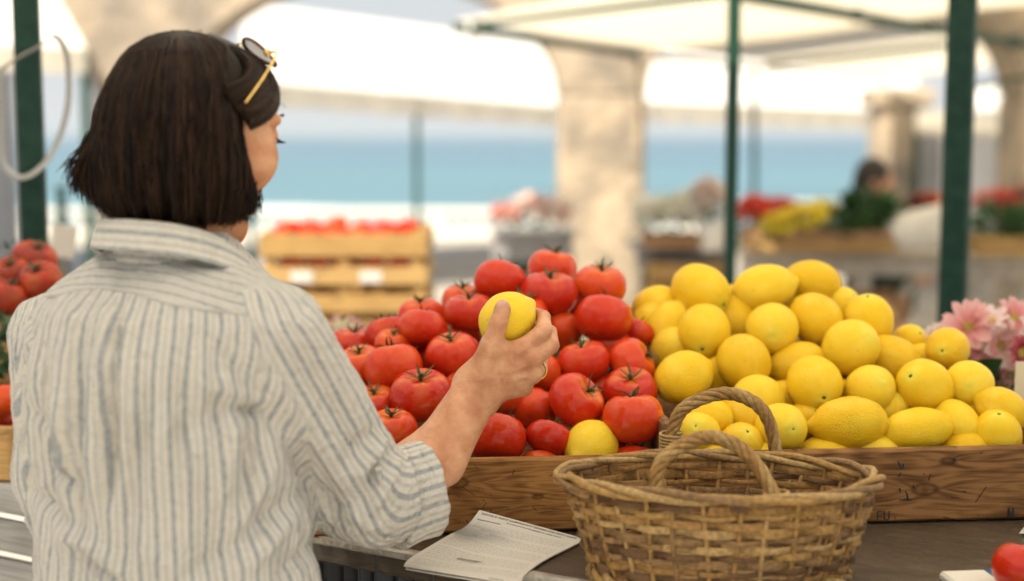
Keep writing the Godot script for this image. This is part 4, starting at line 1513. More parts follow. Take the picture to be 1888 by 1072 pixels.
	var pile := [
		[Vector3(0.3136, 1.269, -2.322), 0.0839, Vector3(0.55, -0.35, 0.6), 1.2, "lemon at the top left of the pile, its dark tip pointing down right"],
		[Vector3(0.4186, 1.272, -2.327), 0.0779, Vector3(-1, -0.22, 0.15), 1.3, "lemon lying sideways on the very top of the pile"],
		[Vector3(0.5077, 1.278, -2.369), 0.0729, Vector3(1, -0.15, 0.1), 1.25, "top right lemon behind the sideways one"],
		[Vector3(0.243, 1.24, -2.349), 0.0668, Vector3(0.9, 0.3, 0.2), 1.2, "lemon at the back left nearest the tomatoes"],
		[Vector3(0.2569, 1.214, -2.299), 0.0637, Vector3(-0.5, -0.75, 0.2), 1.3, "lemon leaning behind the left edge of the pile"],
		[Vector3(0.2285, 1.22, -2.319), 0.0535, Vector3(-0.6, -0.6, 0.2), 1.2, "lemon squeezed against the tomatoes' right edge"],
		[Vector3(0.3068, 1.215, -2.226), 0.0805, Vector3(-0.2, -0.5, 0.85), 1.12, "lemon second from the top on the left, tip facing down"],
		[Vector3(0.4156, 1.218, -2.23), 0.0806, Vector3(-0.18, -0.1, 1), 1.15, "lemon facing the camera with a green button, in the upper middle"],
		[Vector3(0.4929, 1.229, -2.261), 0.0783, Vector3(0.4, -0.5, 0.75), 1.18, "lemon right of the green-buttoned one, tip down right"],
		[Vector3(0.5763, 1.227, -2.258), 0.0764, Vector3(-0.1, 0.95, 0.3), 1.15, "lemon standing on end with its nipple up, on the right slope"],
		[Vector3(0.5303, 1.196, -2.183), 0.0831, Vector3(0.4, 0.5, 0.75), 1.1, "lemon with a stem button high on its right side, mid right"],
		[Vector3(0.3715, 1.22, -2.319), 0.0713, Vector3(0.2, -0.6, 0.3), 1.25, "lemon in the gap under the sideways top one"],
		[Vector3(0.3767, 1.244, -2.378), 0.0549, Vector3(0.2, 0.3, 0.3), 1.2, "lemon slice of yellow between the two top ones"],
		[Vector3(0.553, 1.238, -2.359), 0.0599, Vector3(0.2, 0.3, 0.3), 1.2, "lemon half hidden behind the standing one"],
		[Vector3(0.3593, 1.176, -2.162), 0.0806, Vector3(0.2, -0.5, 0.85), 1.1, "lemon in the centre left with its button low"],
		[Vector3(0.2622, 1.158, -2.129), 0.0753, Vector3(-0.85, -0.35, 0.35), 1.2, "greenish lemon at the left edge above the basket handle"],
		[Vector3(0.2587, 1.183, -2.248), 0.0657, Vector3(0.2, 0.3, 0.4), 1.2, "lemon in the hollow above the greenish left one"],
		[Vector3(0.4501, 1.165, -2.193), 0.0709, Vector3(0.8, 0.3, 0.2), 1.25, "darker lemon lying behind the middle of the pile"],
		[Vector3(0.4579, 1.152, -2.104), 0.0801, Vector3(0.1, -0.3, 0.95), 1.12, "smooth freckled lemon in the middle of the pile"],
		[Vector3(0.5409, 1.142, -2.101), 0.0727, Vector3(0.2, 0.55, 0.8), 1.15, "lemon with grey stem button above the big front one"],
		[Vector3(0.6021, 1.173, -2.207), 0.0713, Vector3(0.9, -0.4, 0.3), 1.25, "lemon tilting down right beneath the standing one"],
		[Vector3(0.6463, 1.192, -2.275), 0.0508, Vector3(0.2, 0.3, 0.4), 1.2, "lemon at the back of the right slope"],
		[Vector3(0.6574, 1.17, -2.241), 0.0448, Vector3(0.7, 0.1, 0.3), 1.2, "small lemon behind the pale right one"],
		[Vector3(0.6909, 1.19, -2.21), 0.0646, Vector3(-0.5, 0.05, 0.85), 1.25, "lemon with a dark round button next to the pink flowers"],
		[Vector3(0.6234, 1.148, -2.098), 0.0791, Vector3(-0.65, 0.5, 0.6), 1.18, "big pale lemon with a greenish button on the right slope"],
		[Vector3(0.6947, 1.149, -2.113), 0.0715, Vector3(-0.3, 0.1, 0.95), 1.12, "lemon with a black navel below the pink flowers"],
		[Vector3(0.4929, 1.108, -2.023), 0.0755, Vector3(1, 0.1, 0.1), 1.36, "lemon lying sideways in front with a dark printed mark"],
		[Vector3(0.5925, 1.099, -2.024), 0.0615, Vector3(-1, -0.1, 0.15), 1.6, "long lemon lying sideways at the front right"],
		[Vector3(0.6592, 1.103, -2.053), 0.0584, Vector3(0.4, -0.5, 0.6), 1.25, "lemon wedged right of the long sideways one"],
		[Vector3(0.727, 1.121, -2.061), 0.0618, Vector3(0.8, -0.4, 0.4), 1.2, "lemon at the right edge of the picture, above the last one"],
		[Vector3(0.7134, 1.085, -2.038), 0.0690, Vector3(-0.1, 0.85, 0.45), 1.2, "last lemon at the front right on the crate's edge"],
		[Vector3(0.3718, 1.131, -2.094), 0.0692, Vector3(-0.7, 0.2, 0.5), 1.18, "lemon just behind the top of the basket handle"],
		[Vector3(0.3475, 1.108, -2.077), 0.0607, Vector3(0.5, -0.6, 0.4), 1.25, "lemon seen through the basket handle on the right"],
		[Vector3(0.2867, 1.111, -2.054), 0.0616, Vector3(0.95, -0.1, 0.25), 1.25, "lemon framed by the basket handle on the left"],
		[Vector3(0.3904, 1.104, -2.011), 0.0696, Vector3(0.2, 0.2, 0.95), 1.2, "lemon in front, crossed by the right leg of the handle"],
		[Vector3(0.4402, 1.1, -2.089), 0.0514, Vector3(0.3, 0.4, 0.5), 1.2, "lemon in the shade left of the printed one"],
		[Vector3(0.417, 1.125, -2.137), 0.0510, Vector3(0.8, 0.1, 0.5), 1.2, "lemon with a black tip peeping out above the handle"],
		[Vector3(0.269, 1.093, -2.003), 0.0647, Vector3(-0.2, 0.5, 0.7), 1.2, "lemon low behind the front handle of the basket"],
		[Vector3(0.3308, 1.074, -2.005), 0.0679, Vector3(0.1, 0.7, 0.6), 1.2, "lemon with a green button between the two handles"],
		[Vector3(0.4575, 1.053, -2.018), 0.0714, Vector3(0.8, 0.1, 0.3), 1.2, "lemon top just clearing the basket rim"],
		[Vector3(0.5253, 1.058, -2.023), 0.0716, Vector3(0.6, 0.1, 0.3), 1.2, "lemon low under the printed one"],
		[Vector3(0.6605, 1.06, -2.032), 0.0656, Vector3(0.6, 0.3, 0.3), 1.2, "lemon tip between the long one and the last one"],
		[Vector3(0.7, 1.104, -2.097), 0.0484, Vector3(0.3, 0.3, 0.3), 1.2, "lemon in the gap at the right end of the pile"],
		[Vector3(0.5706, 1.112, -2.098), 0.0533, Vector3(0.3, 0.6, 0.3), 1.2, "lemon in the shadow between the two sideways ones"],
		[Vector3(0.3252, 1.148, -2.191), 0.0590, Vector3(0.3, 0.6, 0.3), 1.2, "lemon deep in the left half of the pile"],
		[Vector3(0.2756, 1.065, -1.996), 0.0599, Vector3(0.9, 0.1, 0.3), 1.25, "lemon seen through the basket weave"],
		[Vector3(0.3498, 1.062, -2), 0.0538, Vector3(0.9, 0.1, 0.3), 1.25, "second lemon seen through the basket weave, further right"],
		[Vector3(0.5055, 1.12, -2.155), 0.0580, Vector3(0.9, 0.1, 0.3), 1.25, "lemon deep in the middle of the pile"],
		[Vector3(0.4676, 1.241, -2.386), 0.0642, Vector3(0.9, 0.1, 0.3), 1.25, "lemon at the back under the top ones"],
		[Vector3(0.5619, 1.166, -2.271), 0.0611, Vector3(0.9, 0.1, 0.3), 1.25, "lemon deep on the right slope"],
		[Vector3(0.6296, 1.108, -2.132), 0.0574, Vector3(0.9, 0.1, 0.3), 1.25, "lemon deep behind the long sideways one"],
	]
	var stems := [Color(0.06, 0.075, 0.02), Color(0.022, 0.018, 0.010), Color(0.12, 0.10, 0.035)]
	var i := 0
	for r in pile:
		var o := make_lemon(snappedf(r[3], 0.06), i, stems[(i * 5 + i / 3) % 3])
		o.name = numbered("lemon")
		add_child(o)
		var ax: Vector3 = r[2]
		o.transform = Transform3D(facing(ax, rng.randf() * TAU).scaled(Vector3.ONE * r[1] * 1.05), r[0])
		tag(o, r[4], "lemon", "lemons piled in the crate")
		if "printed" in r[4] and "dark printed mark" in r[4]:
			var g := MB.new()
			for st in [[1556,792,1561,792], [1564,792,1567,794], [1570,793,1576,795], [1579,795,1585,797], [1556,794,1560,795], [1544,780,1546,780]]:
				var p0 := skin_point(pix(st[0], st[1], 2.0), r[0], r[1] * 0.5)
				var p1 := skin_point(pix(st[2], st[3], 2.0), r[0], r[1] * 0.5)
				g.tube(PackedVector3Array([p0, (p0 + p1) / 2 + Vector3(0, 0.0004, 0), p1]), PackedFloat32Array([0.0008, 0.0012, 0.0008]), 6)
			var inv := o.transform.affine_inverse()
			for k in g.v.size():
				g.v[k] = inv * g.v[k]
			part("printed_mark", g.commit(), mat("stencil_ink", Color.BLACK), o)
		i += 1
	# the lemon among the tomatoes and the one in the hand
	var o := make_lemon(1.15, 1, stems[2])
	o.name = numbered("lemon")
	add_child(o)
	o.transform = Transform3D(facing(Vector3(0.5, 0.2, -0.8), 1.0).scaled(Vector3.ONE * 0.076), Vector3(0.1136, 1.082, -1.985))
	tag(o, "single pale lemon lying among the tomatoes at the crate's front edge", "lemon")
	o = make_lemon(1.12, 1, stems[0])
	o.name = numbered("lemon")
	add_child(o)
	o.transform = Transform3D(facing(Vector3(-0.75, -0.45, 0.35), 2.0).scaled(Vector3.ONE * 0.071), Vector3(-0.0066, 1.28, -1.887))
	tag(o, "lemon held up between the woman's thumb and fingers", "lemon")


func skin_point(p: Vector3, c: Vector3, r: float) -> Vector3:
	# the point of the front half of a ball that the eye sees in the direction of p
	var d := (p - EYE).normalized()
	var oc := EYE - c
	var b := oc.dot(d)
	var disc := b * b - (oc.length_squared() - r * r)
	return EYE + d * (-b - sqrt(maxf(disc, 0.0)))


# ================================================================ left end of the table
func build_left_stall() -> void:
	var w := wood("basket_pine", Color(0.52, 0.32, 0.11), Color(0.38, 0.21, 0.07), 71, Vector3(2.5, 5.0, 2.5))
	var o := thing("fruit_crate", "honey coloured crate of vegetables at the left edge of the table", "crate", Vector3(-0.8727, 0.978, -2.212), deg_to_rad(-14))
	board(o, Vector3(-0.25, 0, -0.014), Vector3(0.078, 0.088, 0), w)
	board(o, Vector3(-0.25, 0, -0.36), Vector3(0.078, 0.088, -0.346), w)
	for x in [-0.25, 0.064]:
		board(o, Vector3(x, 0.002, -0.345), Vector3(x + 0.014, 0.086, -0.015), w)
	board(o, Vector3(-0.235, 0.003, -0.345), Vector3(0.063, 0.012, -0.015), w, "bottom")
	var back := thing("fruit_crate", "taller crate heaped with ribbed tomatoes behind the left one", "crate", Vector3(-0.9948, 0.8855, -2.6), deg_to_rad(-14))
	back.position.y = 0.978
	for y in [0.0, 0.075, 0.15]:
		board(back, Vector3(-0.25, y, -0.014), Vector3(0.17, y + 0.07, 0), w)
		board(back, Vector3(-0.25, y, -0.33), Vector3(0.17, y + 0.07, -0.316), w)
		for x in [-0.25, 0.156]:
			board(back, Vector3(x, y + 0.001, -0.315), Vector3(x + 0.014, y + 0.069, -0.015), w)
	board(back, Vector3(-0.235, 0.12, -0.315), Vector3(0.155, 0.128, -0.015), w, "bottom")
	var heir := mat("heirloom", Color.WHITE, 0.28, 0.25)
	heir.albedo_texture = ntex(noise(0.006, 2, FastNoiseLite.TYPE_SIMPLEX_SMOOTH, 8), 256, [Color(0.16, 0.045, 0.012), Color(0.26, 0.030, 0.012), Color(0.42, 0.030, 0.012), Color(0.46, 0.12, 0.02)], [0.12, 0.35, 0.65, 0.95])
	heir.uv1_triplanar = true
	heir.uv1_scale = Vector3(0.9, 0.9, 0.9)
	heir.clearcoat_enabled = true
	heir.clearcoat = 0.3
	var spots := [
		[Vector3(-0.8912, 1.294, -2.62), 0.088, "dark ribbed tomato on top of the left heap, with an orange shoulder"],
		[Vector3(-0.9193, 1.274, -2.58), 0.075, "purple brown tomato at the left of the left heap's top"],
		[Vector3(-0.8478, 1.266, -2.52), 0.078, "plum red tomato beside the left post, under the top one"],
		[Vector3(-0.9003, 1.238, -2.5), 0.082, "red tomato low at the left edge of the left heap"],
		[Vector3(-0.8796, 1.226, -2.54), 0.066, "greenish tomato in the middle of the left heap"],
		[Vector3(-0.9606, 1.26, -2.55), 0.08, "ribbed tomato cut off by the left edge of the picture"],
		[Vector3(-0.8536, 1.23, -2.6), 0.075, "ribbed tomato just behind the woman's left shoulder"],
		[Vector3(-0.8441, 1.09, -2.3), 0.070, "red tomato low at the left edge above the honey coloured crate"],
		[Vector3(-0.8876, 1.066, -2.32), 0.075, "red tomato in the honey coloured crate, outside the edge"],
		[Vector3(-0.8638, 1.044, -2.36), 0.060, "small tomato sunk in the honey coloured crate"],
	]
	var k := 0
	for s in spots:
		var t := make_tomato([0, 2, 1, 3][k % 4])
		t.name = numbered("tomato")
		add_child(t)
		t.transform = Transform3D(facing(Vector3(rng.randf_range(-0.5, 0.5), 1, rng.randf_range(-0.4, 0.6)), rng.randf() * TAU).scaled(Vector3.ONE * s[1]), s[0])
		if k < 7:
			(t.get_child(0) as MeshInstance3D).material_override = heir
		tag(t, s[2], "tomato", "dark ribbed tomatoes on the left" if k < 7 else "red tomatoes in the honey coloured crate")
		k += 1
	var gl := [Color(0.015, 0.06, 0.02), Color(0.03, 0.10, 0.03), Color(0.02, 0.08, 0.025)]
	var h := bouquet("herb_bunch", "dark leafy greens at the left edge under the ribbed tomatoes", "herbs", Vector3(-0.8919, 1.098, -2.45), Vector3(0.11, 0.075, 0.08), [], gl, 0, 160, 0.03, 151)
	h = bouquet("herb_bunch", "few green leaves beside the low red tomato", "herbs", Vector3(-0.8349, 1.049, -2.27), Vector3(0.035, 0.012, 0.03), [], gl, 0, 26, 0.03, 152)
	h = bouquet("herb_bunch", "sprig of leaves at the top left of the ribbed tomatoes", "herbs", Vector3(-0.975, 1.28, -2.66), Vector3(0.05, 0.03, 0.05), [], gl, 0, 40, 0.03, 153)
	# price card on a stick
	o = thing("price_card", "pale price card on a stick behind the ribbed tomatoes", "price card", Vector3(-1.084, 1.078, -3.4))
	part("stick", bx(Vector3(-0.003, -0.3, -0.003), Vector3(0.003, 0.17, 0.003), 0.001), mat("stick", Color(0.3, 0.2, 0.1)), o)
	var g := MB.new()
	g.box(Vector3(-0.031, 0.155, 0.0035), Vector3(0.031, 0.235, 0.0055), 0.0006, Transform3D(Basis(Vector3.BACK, -0.18), Vector3(-0.035, 0.0, 0)))
	part("card", g.commit(), mat("card", Color(0.70, 0.64, 0.56), 0.7), o)


# ================================================================ pink flowers at the right
func petals(n: int, r: float, cup: float, cin: Color, cout: Color, sd: int) -> ArrayMesh:
	var g := MB.new()
	var q := RandomNumberGenerator.new()
	q.seed = sd
	for k in n:
		var a := TAU * k / n + q.randf_range(-0.12, 0.12)
		var ring := k % 2
		var ln := r * q.randf_range(0.85, 1.1)
		var w := r * q.randf_range(0.19, 0.25)
		var pts := PackedVector3Array()
		var tilt := cup * q.randf_range(0.6, 1.4) + 0.25 * ring
		for i in 7:
			var u := i / 6.0
			var ww := w * pow(sin(PI * (0.06 + 0.80 * u)), 0.8)
			var rr := r * 0.05 + ln * u
			var y := tilt * r * u * u * 0.8 - 0.25 * r * pow(u, 4.0) + 0.06 * r * ring
			for j in 5:
				var s := (j - 2) / 2.0
				var notch := 1.0 - (0.07 if i == 6 and j != 2 and j != 1 else 0.0)
				var p := Vector3(rr * notch, y + 0.10 * r * s * s + 0.03 * r * sin(s * 5 + k), s * ww)
				pts.append(p.rotated(Vector3.UP, a))
		var base := g.v.size()
		g.lattice(pts, 5)
		for i in pts.size():
			g.c[base + i] = cin.lerp(cout, clampf(pow(float(i / 5) / 6.0, 0.8) + 0.15 * absf((i % 5) - 2) / 2.0, 0, 1))
	return g.commit()


func build_flowers() -> void:
	var o := thing("flowering_plant", "pot plant with pink and white daisy flowers behind the lemons", "plant", Vector3(0.8517, 1.038, -2.46))
	var at0 := o.position
	var rose := [Color(0.80, 0.30, 0.31), Color(0.92, 0.58, 0.56)]
	var pale := [Color(0.88, 0.60, 0.56), Color(0.95, 0.86, 0.81)]
	var deep := [Color(0.55, 0.08, 0.13), Color(0.70, 0.22, 0.26)]
	var pm := tinted("petal_tint", 0.7, 1.0)
	var list := [
		[1785,604,0.052,rose,Vector3(-0.25,0.35,1)], [1842,638,0.053,pale,Vector3(0.1,0.2,1)], [1866,588,0.045,rose,Vector3(0.35,0.5,0.9)], [1826,594,0.036,pale,Vector3(0,0.9,0.5)],
		[1722,622,0.022,pale,Vector3(-0.5,0.6,0.6)], [1798,668,0.034,deep,Vector3(-0.4,0.1,1)], [1880,650,0.042,deep,Vector3(0.4,0.1,0.9)], [1806,640,0.035,rose,Vector3(-0.3,0.2,0.9)],
		[1856,668,0.028,deep,Vector3(0.1,-0.3,1)], [1906,610,0.045,pale,Vector3(0.4,0.4,0.8)], [1734,612,0.02,pale,Vector3(0.1,0.8,0.5)], [1848,610,0.036,rose,Vector3(0.2,0.5,0.9)], [1890,680,0.02,pale,Vector3(0,0,1)], [1862,690,0.02,rose,Vector3(0,-0.2,1)],
	]
	var k := 0
	for f in list:
		var p := pix(f[0], f[1], 2.40 + 0.02 * (k % 3)) - at0
		var fl := part("flower", petals(15 + k % 3, f[2] * 0.84, 0.55, f[3][0], f[3][1], 500 + k), pm, o)
		fl.transform = Transform3D(facing(f[4], k * 0.7), p)
		var g := MB.new()
		for d in 14:
			var a := d * 2.4
			var r: float = 0.0024 * sqrt(d)
			g.box(Vector3(-0.0018, 0, -0.0018), Vector3(0.0018, 0.006, 0.0018), 0.0008, Transform3D(Basis(), Vector3(cos(a) * r * f[2] * 22, 0.002, sin(a) * r * f[2] * 22)))
		part("flower_centre", g.commit(), mat("pollen", Color(0.55, 0.42, 0.08), 0.8), fl)
		g = MB.new()
		g.tube(path3([p - (f[4] as Vector3).normalized() * 0.002, p * 0.6 + Vector3(0, 0.02, -0.02), Vector3(0, -0.02, 0)], 8), PackedFloat32Array([0.0018]), 5)
		part("stalk", g.commit(), mat("stalk", Color(0.06, 0.10, 0.03)), o)
		k += 1
	var lv := MB.new()
	var q := RandomNumberGenerator.new()
	q.seed = 77
	for n in 34:
		var p := pix(q.randf_range(1745, 1915), q.randf_range(640, 745), q.randf_range(2.43, 2.52)) - at0
		if n < 5:
			p = pix([1845, 1872, 1820, 1790, 1860][n], [693, 700, 712, 690, 722][n], 2.40) - at0
		var pts := PackedVector3Array()
		var ln := q.randf_range(0.035, 0.06)
		var bs := facing(Vector3(q.randf_range(-1, 1), q.randf_range(-0.3, 0.7), q.randf_range(0.0, 1.0)), q.randf() * TAU)
		for i in 6:
			var u := i / 5.0
			var w := ln * 0.36 * sin(PI * (0.05 + 0.93 * u))
			for j in 3:
				pts.append(p + bs * Vector3((j - 1) * w, ln * u, -0.3 * ln * u * u + absf(j - 1) * w * 0.25))
		var base := lv.v.size()
		lv.lattice(pts, 3)
		var cc := Color(0.02, 0.075, 0.02) * q.randf_range(0.7, 1.5)
		for i in pts.size():
			lv.c[base + i] = cc
	part("leaves", lv.commit(), tinted("leaf_tint", 0.5, 0.25), o)
	var g := MB.new()
	g.tube(path3([pix(1835,705,2.40) - at0, pix(1868,722,2.39) - at0, pix(1905,730,2.40) - at0], 8), PackedFloat32Array([0.004]), 6)
	part("twig", g.commit(), mat("twig", Color(0.20, 0.11, 0.06)), o)
	g = MB.new()
	var hp := at0.y - TABLE
	g.tube(PackedVector3Array([Vector3(0, -hp + 0.003, 0), Vector3(0, -0.03, 0), Vector3(0, -0.0, 0)]), PackedFloat32Array([0.05, 0.07, 0.073]), 24)
	part("pot", g.commit(), mat("clay", Color(0.28, 0.11, 0.05), 0.8), o)
	# price card at the very edge
	var c := thing("price_card", "cream price card at the right edge under the flowers", "price card", Vector3(0.8213, 1.134, -2.22), deg_to_rad(-8))
	part("card", bx(Vector3(-0.018, -0.033, -0.001), Vector3(0.055, 0.033, 0.001), 0.0005), mat("cream_card", Color(0.76, 0.68, 0.47), 0.7), c)
	part("stick", bx(Vector3(0.015, -0.2, -0.0035), Vector3(0.02, 0.0, -0.0012), 0.0006), mat("stick", Color(0.3, 0.2, 0.1)), c)
	# pink and white flowers peeping between sleeve and tomatoes
	bouquet("flower_bunch", "small pink and white flowers between the sleeve and the tomatoes", "flowers", Vector3(-0.3294, 1.097, -2.75), Vector3(0.035, 0.035, 0.03), [Color(0.8, 0.5, 0.45), Color(0.82, 0.76, 0.55)], [Color(0.05, 0.1, 0.03), Color(0.3, 0.3, 0.05)], 16, 14, 0.022, 160)
	# things at the lower right corner
	o = make_tomato(2)
	o.name = numbered("tomato")
	add_child(o)
	o.transform = Transform3D(facing(Vector3(0.2, 1, -0.2), 1.0).scaled(Vector3.ONE * 0.088), Vector3(0.6162, 1.012, -1.632))
	tag(o, "tomato lying alone in the lower right corner of the table", "tomato")
	var pb := thing("folded_cloth", "white cloth with a blue stripe at the lower right corner", "cloth", Vector3(0.5672, 0.977, -1.692), 0.1)
	part("cloth", bx(Vector3(-0.035, 0, -0.015), Vector3(0.08, 0.012, 0.09), 0.005), mat("cloth_white", Color(0.66, 0.62, 0.53), 0.9), pb)
	part("stripe", bx(Vector3(0.018, 0.0, -0.0155), Vector3(0.046, 0.0125, 0.091), 0.005), mat("cloth_blue", Color(0.03, 0.07, 0.17), 0.9), pb)
	var pl := thing("paper_bag", "white paper corner at the right edge in front of the crate", "paper", Vector3(0.7226, 0.977, -1.905))
	var st := MB.new()
	st.slab(PackedVector3Array([Vector3(-0.02, 0, 0), Vector3(0.03, 0, 0.01), Vector3(0.04, 0.04, -0.004), Vector3(0.005, 0.03, -0.006)]), Vector3(0, 0.002, 0.004))
	part("sheet", st.commit(), mat("cloth_white", Color.WHITE), pl)


# ================================================================ wicker basket
func oval(a: float, rx: float, rz: float) -> Vector3:
	return Vector3(cos(a) * rx, 0, sin(a) * rz)


func build_basket() -> void:
	var q := RandomNumberGenerator.new()
	q.seed = 9
	var h := 0.131
	var o := thing("wicker_basket", "oval wicker basket with two rope twisted handles in front of the lemons", "basket", Vector3(0.2573, 1.106, -1.71) * Vector3(1, 0, 1) + Vector3(0, TABLE + 0.001, 0), deg_to_rad(-2))
	var rim := Vector2(0.190, 0.112)
	var foot := Vector2(0.150, 0.088)
	var canes := []
	var cane_cols := [Color(0.56, 0.32, 0.085), Color(0.44, 0.23, 0.055), Color(0.28, 0.13, 0.03), Color(0.64, 0.41, 0.15), Color(0.20, 0.095, 0.03), Color(0.50, 0.27, 0.075), Color(0.38, 0.215, 0.075)]
	for k in cane_cols.size():
		canes.append(blotch("cane_%d" % k, cane_cols[k] * 0.86, cane_cols[k] * 0.42, 14.0, 0.6, 6.0, 0.03, 200 + k))
	var size_at := func(t: float) -> Vector2:
		return foot.lerp(rim, pow(t, 0.75))
	# base
	var g := MB.new()
	var disc := PackedVector3Array()
	for k in 40:
		disc.append(oval(TAU * k / 40, foot.x - 0.006, foot.y - 0.006) + Vector3(0, 0.006, 0))
	g.slab(disc, Vector3(0, 0.005, 0))
	part("base", g.commit(), canes[3], o)
	for k in 14:
		var z := (k - 6.5) / 7.0 * foot.y * 0.98
		var x := foot.x * sqrt(maxf(0.0, 1.0 - pow(z / foot.y, 2.0))) - 0.004
		g = MB.new()
		g.tube(path3([Vector3(-x, 0.0135, z), Vector3(0, 0.014, z), Vector3(x, 0.0135, z)], 6), PackedFloat32Array([0.0052]), 6, true, 0.4, Vector3.UP)
		part("base_strip", g.commit(), canes[[3, 0, 3, 5][k % 4]], o)
	# stakes
	var ns := 31
	for k in ns:
		var a := TAU * (k + 0.5) / ns
		g = MB.new()
		var pp := PackedVector3Array()
		for i in 9:
			var t := i / 8.0
			var s: Vector2 = size_at.call(t)
			pp.append(oval(a + 0.02 * sin(k * 2.1 + t * 3.0), s.x, s.y) + Vector3(0, 0.006 + t * (h - 0.010), 0))
		g.tube(pp, PackedFloat32Array([0.0030]), 7)
		part("stake", g.commit(), canes[[0, 3, 5, 0, 6][k % 5]], o)
	# weavers: flat strips that go in front of one stake and behind the next, in three pieces per round
	var rows := 11
	for r in rows:
		for piece in 3:
			var t0 := (r + 0.75) / (rows + 0.8)
			g = MB.new()
			var pp := PackedVector3Array()
			var rr := PackedFloat32Array()
			var n := ns * 6
			var a0 := TAU * (piece + r * 0.37) / 3.0
			var wob := q.randf() * TAU
			var wide := q.randf_range(0.0044, 0.0062)
			for i in n / 3 + 8:
				var a := a0 + TAU * i / n
				var t := t0 + 0.011 * sin(a * 2.0 + wob) + 0.006 * sin(a * 7.0 + wob * 2.0)
				var s: Vector2 = size_at.call(t)
				var weave := cos(a * ns * 0.5 + (PI if r % 2 else 0.0) - PI * 0.25) * 0.0046
				# parity over an odd number of stakes keeps every row alternating with the next
				var dirn := Vector3(cos(a) / s.x, 0, sin(a) / s.y).normalized()
				pp.append(oval(a, s.x, s.y) + dirn * weave + Vector3(0, 0.008 + t * (h - 0.010), 0))
				rr.append(wide * (0.85 + 0.2 * sin(a * 3.0 + wob)))
			g.tube(pp, rr, 8, true, 0.32, Vector3(0, 0, 0))
			# flatten across, keep the strip upright
			var mm := MB.new()
			strip(mm, pp, rr, 0.0019)
			part("weaver", mm.commit(), canes[(r * 3 + piece * 2 + q.randi() % 3) % canes.size()], o)
	# twisted bands at foot and rim
	for band in [[0.0, 0.0095, 0.0062, 3, 26.0, 1.03], [1.0, h, 0.0058, 3, 15.0, 1.015]]:
		var cnt: int = band[3]
		for c in cnt:
			g = MB.new()
			var pp := PackedVector3Array()
			for i in 241:
				var a := TAU * i / 240.0
				var s: Vector2 = size_at.call(band[0]) * band[5]
				var tw: float = a * band[4] / 3.0 * (1.0 if band[0] < 0.5 else 0.6) + TAU * c / cnt
				tw = roundf(band[4] / 3.0) * a + TAU * c / cnt
				var dirn := Vector3(cos(a) / s.x, 0, sin(a) / s.y).normalized()
				var wav := 0.0025 * sin(a * 3.0 + c)
				pp.append(oval(a, s.x, s.y) + dirn * cos(tw) * band[2] * 1.15 + Vector3(0, band[1] + sin(tw) * band[2] * 0.75 + wav, 0))
			g.tube(pp, PackedFloat32Array([band[2] * 0.78]), 7, false)
			part("rim_cane" if band[0] > 0.5 else "foot_cane", g.commit(), canes[[0, 3, 6][c]], o)
	# loose rim canes that end in a point on the left
	for c in 3:
		g = MB.new()
		var pp := []
		for i in 14:
			var a := PI * (0.82 + 0.36 * i / 13.0)
			var s := rim * (1.02 + 0.05 * exp(-pow((i - 6.5) / 2.2, 2.0)))
			pp.append(oval(a, s.x, s.y) + Vector3(0, h + 0.004 - 0.006 * c + 0.003 * sin(i * 0.8 + c * 2), 0))
		g.tube(path3(pp, 30), PackedFloat32Array([0.0036]), 7)
		part("rim_cane", g.commit(), canes[[3, 6, 0][c]], o)
	# handles: four strands twisted together
	for hd in [[Vector3(0.2135, 1.119, -1.86), Vector3(0.2313, 1.163, -1.862), Vector3(0.2918, 1.182, -1.865), Vector3(0.3406, 1.154, -1.862), Vector3(0.3578, 1.078, -1.852), 1.0], [Vector3(0.1713, 1.09, -1.655), Vector3(0.1824, 1.136, -1.672), Vector3(0.2356, 1.16, -1.69), Vector3(0.2839, 1.144, -1.68), Vector3(0.3179, 1.09, -1.655), 1.0]]:
		var inv := o.transform.affine_inverse()
		var foot0: Vector3 = inv * (hd[0] as Vector3)
		var foot1: Vector3 = inv * (hd[4] as Vector3)
		var c := [foot0 + Vector3(0, -0.035, 0), foot0, inv * (hd[1] as Vector3), inv * (hd[2] as Vector3), inv * (hd[3] as Vector3), foot1, foot1 + Vector3(0, -0.035, 0)]
		var mid := path3(c, 90)
		var hn := Node3D.new()
		hn.name = "handle" if not o.has_node("handle") else "handle_001"
		o.add_child(hn, true)
		for s in 5:
			g = MB.new()
			var pp := PackedVector3Array()
			for i in mid.size():
				var t := (mid[mini(i + 1, mid.size() - 1)] - mid[maxi(i - 1, 0)]).normalized()
				var u := Vector3.BACK
				u = (u - t * u.dot(t)).normalized()
				var w := t.cross(u)
				var e := minf(i, mid.size() - 1 - i) / 14.0
				var spread := 0.0054 * (0.75 + 0.25 * minf(1.0, e))
				var tw := TAU * s / 5.0 + i * 0.34
				pp.append(mid[i] + u * cos(tw) * spread + w * sin(tw) * spread)
			g.tube(pp, PackedFloat32Array([0.0041]), 7)
			part("strand", g.commit(), canes[[0, 3, 0, 1, 5][s]], hn)
		for e in [foot0, foot1]:
			# wrapping where the handle grips the rim
			g = MB.new()
			var pp := PackedVector3Array()
			for i in 60:
				var tw := i * 0.55
				pp.append(e + Vector3(cos(tw) * 0.0145, -0.012 + i * 0.0004, sin(tw) * 0.0145))
			g.tube(pp, PackedFloat32Array([0.0022]), 6)
			part("wrapping", g.commit(), canes[3], hn)


